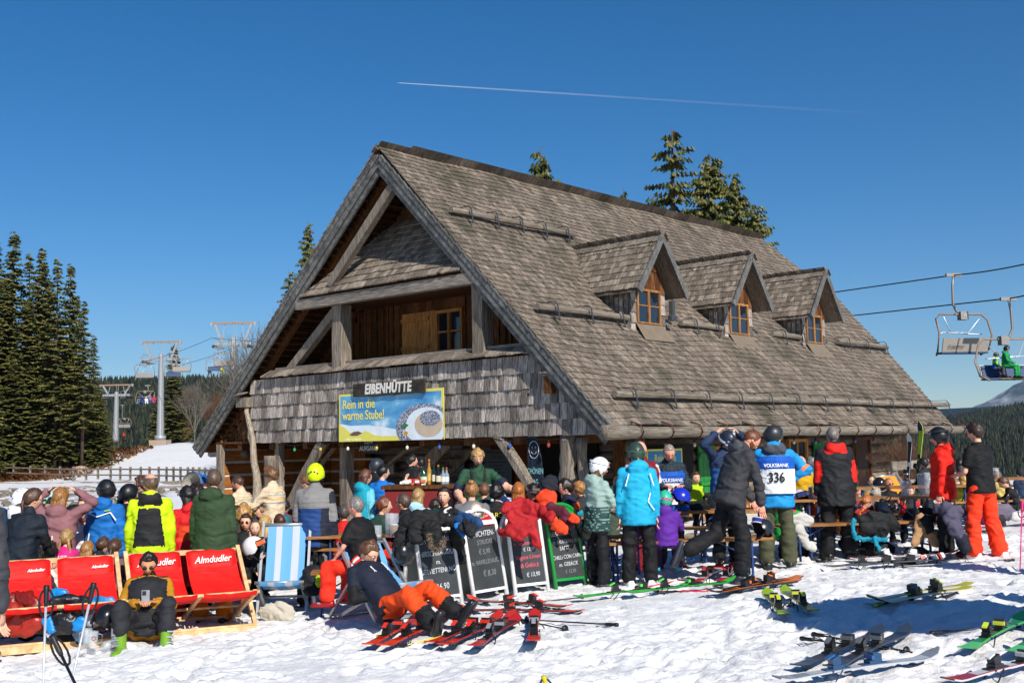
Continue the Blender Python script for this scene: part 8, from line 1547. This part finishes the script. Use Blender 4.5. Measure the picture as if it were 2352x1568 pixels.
# snow gun
c = atd(440, 1113, 30); g0 = gz(c.x, c.y); r = empty('snow_gun', (c.x, c.y, g0), math.radians(-28), 'blue snow gun drum with a grey inner rim behind the guests', 'snow gun'); z0 = c.z - g0
MB().lathe([(.33, .0), (.36, .03), (.3, .5), (.2, .75), (.17, .75)], 24, axis=(0, 1, -.12), c=(0, 0, z0), cap=False).build('drum', plas('#1a62b4'), r); MB().lathe([(.355, -.02), (.355, .04), (.3, .05), (.24, .5), (.02, .52)], 24, axis=(0, 1, -.12), c=(0, -.01, z0), cap=False).build('inner_rim', metal('#9a948a', .6, .3), r)
MB().box((-.1, .2, 0), (.1, .4, z0 - .25)).box((-.5, -.1, 0), (.5, .7, .12)).build('stand', metal('#6a6e74'), r)

# ------------------------------------------------------------------ chairlift
GALV = metal('#a4a8aa', .55, .35); RUST = mat('rusty_beam', '#9a7c66', .7, var=.2)
def tower(px, ty, by, d, label, bar=6.0, mast_h=None, base=True):
    b = atd(px, by, d); H = atd(px, ty, d).z - b.z; r = empty('lift_tower', b, 0, label, 'lift tower', 'chairlift towers'); k = H / 15.3
    MB().lathe([(.62, 0), (.6, .5), (.36, H * .83), (.34, H * .88)], 14).build('mast', GALV, r)
    if base: MB().box((-1.3, -1.3, -1.4), (1.3, 1.3, .05)).build('foundation', mat('concrete', '#a89684', .9), r); MB().lathe([(.85, .05), (.85, .75)], 14).build('collar', GALV, r)
    m = MB()
    for s_ in (-1, 1): m.tube([(.55 + s_ * .17, -.5, .6), (.3 + s_ * .17, -.45, H * 1.02)], .03, 4)
    n = int(H / .4)
    for i in range(n): q = i / n; m.beam((.38 + .17 - .25 * q, -.5, .7 + (H - 1) * q), (.72 - .25 * q, -.5, .7 + (H - 1) * q), .04, .04)
    m.build('ladder', GALV, r); za = H * .82
    MB().beam((-bar * .42, 0, za), (bar * .42, 0, za), .42, .42).build('crossarm', GALV, r)
    m = MB(); m.beam((-bar / 2, 0, H), (bar / 2, 0, H), .22, .26); m.build('gantry_beam', RUST, r); m = MB()
    for s_ in (-1, 1): m.beam((s_ * bar * .42, 0, H - .1), (s_ * bar * .26, 0, za + .2), .2, .3); m.beam((s_ * bar * .2, .1, H - .1), (s_ * bar * .26, .1, za + .2), .07, .1); m.box((s_ * bar / 2 - .15, -.15, H - .35), (s_ * bar / 2 + .15, .15, H + .15))
    m.build('gantry_struts', GALV, r)
    for s_ in (-1, 1):
        m = MB(); x = s_ * bar * .4
        for i in range(7): m.lathe([(.19, -.06), (.19, .06)], 10, c=(x, -1.7 + .55 * i, za - .35 - .05 * abs(i - 3)), axis=(1, 0, 0))
        m.beam((x + .12, -1.9, za - .35), (x + .12, 1.8, za - .35), .06, .18); m.build('sheaves', metal('#3c3f42', .6, .4), r); m = MB(); x = s_ * bar * .3
        for y_ in (-1.5, 1.5): m.tube([(x - .5, y_, za - .5), (x - .5, y_, za + .7), (x + .5, y_, za + .7), (x + .5, y_, za - .5)], .03, 4)
        m.box((x - .5, -1.6, za - .55), (x + .5, 1.6, za - .5)); m.tube([(x - .5, -1.5, za + .7), (x - .5, 1.5, za + .7)], .03, 4); m.tube([(x + .5, -1.5, za + .2), (x + .5, 1.5, za + .2)], .03, 4); m.build('platform', GALV, r)
    return r
tower(368, 785, 1011, 170, 'middle lift tower standing on a concrete block at the snow crest'); tower(535, 742, 1008, 152, 'right lift tower half hidden by the roof slope', base=False); tower(266, 884, 1014, 205, 'leftmost and farthest lift tower beside the spruces', base=False)
CAB = metal('#2c2f32', .6, .3)
def rope(pts, label, r=.022, sub=14):
    m = MB(); Q = []
    for (a, b, sag) in zip(pts, pts[1:], [1.2] * 9):
        for i in range(sub): t = i / sub; Q.append(a.lerp(b, t) - Vector((0, 0, sag * (b - a).length / 90 * 4 * t * (1 - t))))
    Q.append(pts[-1]); m.tube(Q, r, 6); tag(m.build('haul_rope', CAB), label, 'cable', 'chairlift haul ropes')
rope([atd(150, 1000, 330), atd(292, 892, 205), atd(323, 832, 170), atd(486, 776, 152), atd(2190, 632, 48), atd(2352, 607, 44.6), atd(2900, 520, 36)], 'upper haul rope running from the left towers over the hut to the empty chair', .03)
rope([atd(180, 1010, 330), atd(238, 905, 205), atd(414, 838, 170), atd(584, 778, 152), atd(2318, 685, 46), atd(2352, 679, 45.3), atd(2900, 590, 36)], 'lower haul rope leading to the chair with the green skiers', .03)
def lift_chair(top, label, rz=0, blue=True, detail=True, hang=2.0):
    r = empty('lift_chair', top, rz, label, 'chairlift chair', 'chairs on the lift'); W = 2.35; zc = -hang; zs = zc - 1.75; GT = metal('#8d8a86', .5, .4)
    MB().tube([(0, 0, 0), (-.08, 0, -.5), (-.1, 0, -hang * .75), (.05, 0, -hang * .93), (.3, 0, zc)], .055, 8).box((-.35, -.06, -.08), (.35, .06, .06)).build('hanger', GT, r)
    MB().box((.15, -.16, zc - .25), (.5, .16, zc + .12)).build('clamp_box', GT, r); x0, x1 = .3 - W / 2, .3 + W / 2
    MB().tube([(x0 + .15, .5, zs + .0), (x0, .1, zs + .15), (x0 + .02, -.1, zs + .9), (x0 - .08, -.05, zc - .2), (x0 + .1, 0, zc), (.3, 0, zc), (x1 - .3, 0, zc), (x1 - .05, -.05, zc - .25), (x1 + .1, -.1, zs + .8), (x1 + .02, .1, zs + .2), (x1 - .15, .5, zs)], .045, 8).build('bail', mat('bail_paint', '#8d7a6c', .6, var=.15), r)
    MB().obox((.3, -.12, zs + .38), (W / 2 - .12, 0, 0), (0, .03, 0), (0, -.1, .3)).build('backrest', metal('#aba59c', .55, .2), r); m = MB(); m.obox((.3, .2, zs + .06), (W / 2 - .1, 0, 0), (0, .26, 0), (0, 0, .035), 0); m.obox((.3, -.07, zs + .38), (W / 2 - .16, 0, 0), (0, .03, 0), (0, -.09, .27), 0); m.build('seat_cushion', plas('#1c3f66' if blue else '#3a3c40', .6), r)
    MB().tube([(x0 + .3, 0, zc - .1), (x0 + .75, .3, zc - .75), (x1 - .75, .35, zc - .8), (x1 - .3, .1, zc - .15)], .02, 6).tube([(x0 + .2, .35, zs + .9), (x0 + .45, .4, zc - .75), (x1 - .2, .4, zc - .85), (x1 - .1, .35, zs + .9)], .022, 6).build('safety_bar', metal('#d0d2d4', .4, .5), r)
    if detail: text('Doppelmayr', .17, mat('print_dark', '#2a2a2c', .6), r, mtx(Vector((-.15, -.2, zs + .33)), Vector((1, 0, 0)), Vector((0, -.31, .95))), 'lettering', .9, .1); text('13', .16, mat('white_plate', '#e6e6e2', .6), r, mtx(Vector((.33, -.175, zc - .06)), Vector((1, 0, 0)), UPV), 'number', .9)
    return r
lift_chair(atd(2190, 631, 48), 'empty chair seen from behind under the upper rope on the right', .12, hang=1.75)
C2 = atd(2316, 686, 46); lift_chair(C2, 'chair with two green dressed skiers at the right edge', pi + .1, detail=False, hang=1.7)
def skis_on(J, c='#b8d82a'):
    for k in 'RL':
        a = J['W'](J['an' + k] + Vector((0, .05, -.13))); f = J['Rz'] @ Vector((.05 if k == 'R' else -.02, 1, -.05)).normalized(); ski(a - f * .75, a + f * .85, c, '#e03a2a', 'ski worn by a rider on the chairlift, pale green and red' if c == '#b8d82a' else 'ski worn by a rider on the chairlift, white', snap=False, z=0)
RID = dict(pose='sit', group='skiers riding the chairlift', z0=0, lod=1)
p_('child skier in a grey helmet and lime jacket on the right hand chair', top=(2288, 808), d=45.6, h=120, H=1.3, hat='#5a5c60', gog=('#20242a', 'on'), hair=('short', BRN), tp=dict(col='#1f62a8', hood=1, zones=[('*', '#8fd81c', lambda x, y, z: z > .5)]), bt='#4c4a50', arms='lap', extra=lambda J: skis_on(J, '#d8d8d8'), **RID)
p_('adult skier in green with a dark blue helmet on the right hand chair', top=(2312, 793), d=45.4, h=125, H=1.75, hat='#1c2638', gog=('#2a7ad0', 'on'), hair=('short', BRN), tp=dict(col='#168a4c', hood=1), bt='#1fa04c', arms='lap', extra=skis_on, **RID)
for x, y, d, rz_, hg, lb in ((327, 820, 143, .2, 1.0, 'empty chair left of the middle lift tower'), (411, 797, 143, .2, 1.5, 'empty chair right of the middle lift tower'), (404, 815, 152, pi + .2, 1.3, 'blue seated chair hanging below the one right of the tower'), (508, 775, 141, .15, 2.0, 'empty chair left of the right lift tower'), (500, 801, 150, pi + .2, 1.3, 'chair carrying the green and the yellow skier'), (339, 885, 152, pi + .2, .8, 'chair carrying four children left of the tower'), (282, 930, 205, .3, 2.5, 'lone chair with a red dressed rider far away')): lift_chair(atd(x, y, d), lb, rz_, detail=False, hang=hg)
for x, y, d, c, b_, hc, lb in ((481, 842, 150, '#1c9a4c', '#15161a', '#1a1a1c', 'skier in a green jacket on the chair before the right tower'), (510, 840, 150, '#d8cc3a', '#c8d81c', '#16283c', 'skier in white and yellow on the chair before the right tower'), (326, 907, 151, '#1c2c5c', '#1c2c5c', '#1c6ad0', 'child in navy with a blue helmet on the crowded chair'), (336, 910, 151, '#d8d8dc', '#e2e2e2', '#e0e0e4', 'child in white on the crowded chair'), (345, 908, 151, '#7a6a9c', '#2a2c34', '#c87a6a', 'child in violet with a coral helmet on the crowded chair'), (354, 907, 151, '#c81c4c', '#c81c5c', '#1cb0a0', 'child in pink with a turquoise helmet on the crowded chair'), (284, 992, 204, '#c81c18', '#17181b', '#1a1a1c', 'distant rider in a red jacket')):
    p_(lb, top=(x, y), d=d, h=150, H=1.6 if 'child' not in lb else 1.35, hat=hc, hair=None, tp=dict(col=c, fold=.01), bt=b_, arms='lap', hands=False, pose='sit', group='skiers riding the chairlift', z0=0, lod=2)

# ------------------------------------------------------------------ aeroplane and its trail
def build_contrail():
    a, b = atd(918, 191, 15000), atd(2060, 264, 13500); n = 60; m = MB(); m.tube([a.lerp(b, i / n) for i in range(n + 1)], [5 + 12 * (i / n) ** .6 for i in range(n + 1)], 8, cap=False); s = NT('vapour'); s.b.inputs['Base Color'].default_value = (.9, .93, 1, 1); s.b.inputs['Roughness'].default_value = 1
    tc = s.n('ShaderNodeTexCoord'); sx = s.n('ShaderNodeSeparateXYZ'); s.l(tc.outputs['Generated'], sx.inputs[0]); s.l(s.ramp(sx.outputs[0], [(0, .38), (.2, .18), (.5, .05), (1, .0)]), s.b.inputs['Alpha']); o = m.build('vapour_trail', s.m); tag(o, 'thin white vapour trail crossing the upper sky', 'vapour trail', kind='stuff')
    r = empty('aeroplane', a, 0, 'tiny white aeroplane at the head of the vapour trail', 'aeroplane'); X = (a - b).normalized(); Y = X.cross(UPV).normalized(); MB().tube([-X * 30, X * 24, X * 30], [3, 3, 1], 8).build('fuselage', mat('aircraft_white', '#e8e8e8', .4), r)
    m = MB()
    for s_ in (-1, 1): m.add([X * 5, X * -3, X * -12 + Y * s_ * 28, X * -9 + Y * s_ * 28], [(0, 1, 2, 3)])
    m.build('wings', mat('aircraft_white', '#e8e8e8', .4), r); MB().add([X * -22, X * -30, X * -32 + UPV * 9, X * -28 + UPV * 9], [(0, 1, 2, 3)]).build('tail_fin', mat('aircraft_white', '#e8e8e8', .4), r)
build_contrail()
# people outside the frame, and an unseen sunshade added to shape their shadow
r = empty('shadow_parasol', (4.75, 7.35, gz(4.75, 7.35)), 0, 'unseen sunshade added outside the right edge for its shadow on the snow', 'shadow_parasol'); MB().tube([(0, 0, 0), (0, 0, 2.75)], .025, 8).build('pole', metal(), r); MB().lathe([(1.05, 2.3), (.5, 2.6), (.02, 2.75)], 8, smooth=False, cap=False).build('canopy', fab('#c8201c'), r)
for i, (x, y, h_, c) in enumerate(((4.55, 8.5, 20, '#23406a'), (5.0, 8.75, -30, '#8a2020'), (5.6, 8.9, 60, '#2a2c30'))):
    p_(['guest in a blue jacket just outside the right edge', 'guest in a dark red jacket just outside the right edge', 'guest in a charcoal jacket just outside the right edge'][i], at=(x, y, gz(x, y)), H=1.75, h=h_, hair=('short', BRN), tp=dict(col=c, hood=1), group=CR, lod=2)

# air: the far hills and the mountain fade a little to blue
mb = MB(); mb.box((-9400, -70, -75), (9700, 12300, 1050)); hm = bpy.data.materials.new('air'); hm.use_nodes = True; hm.node_tree.nodes.clear(); ho = hm.node_tree.nodes.new('ShaderNodeOutputMaterial'); pv = hm.node_tree.nodes.new('ShaderNodeVolumePrincipled')
pv.inputs['Density'].default_value = 3.5e-5; pv.inputs['Color'].default_value = (.55, .75, 1, 1); pv.inputs['Anisotropy'].default_value = .2; hm.node_tree.links.new(pv.outputs[0], ho.inputs['Volume']); tag(mb.build('haze', hm), kind='stuff')
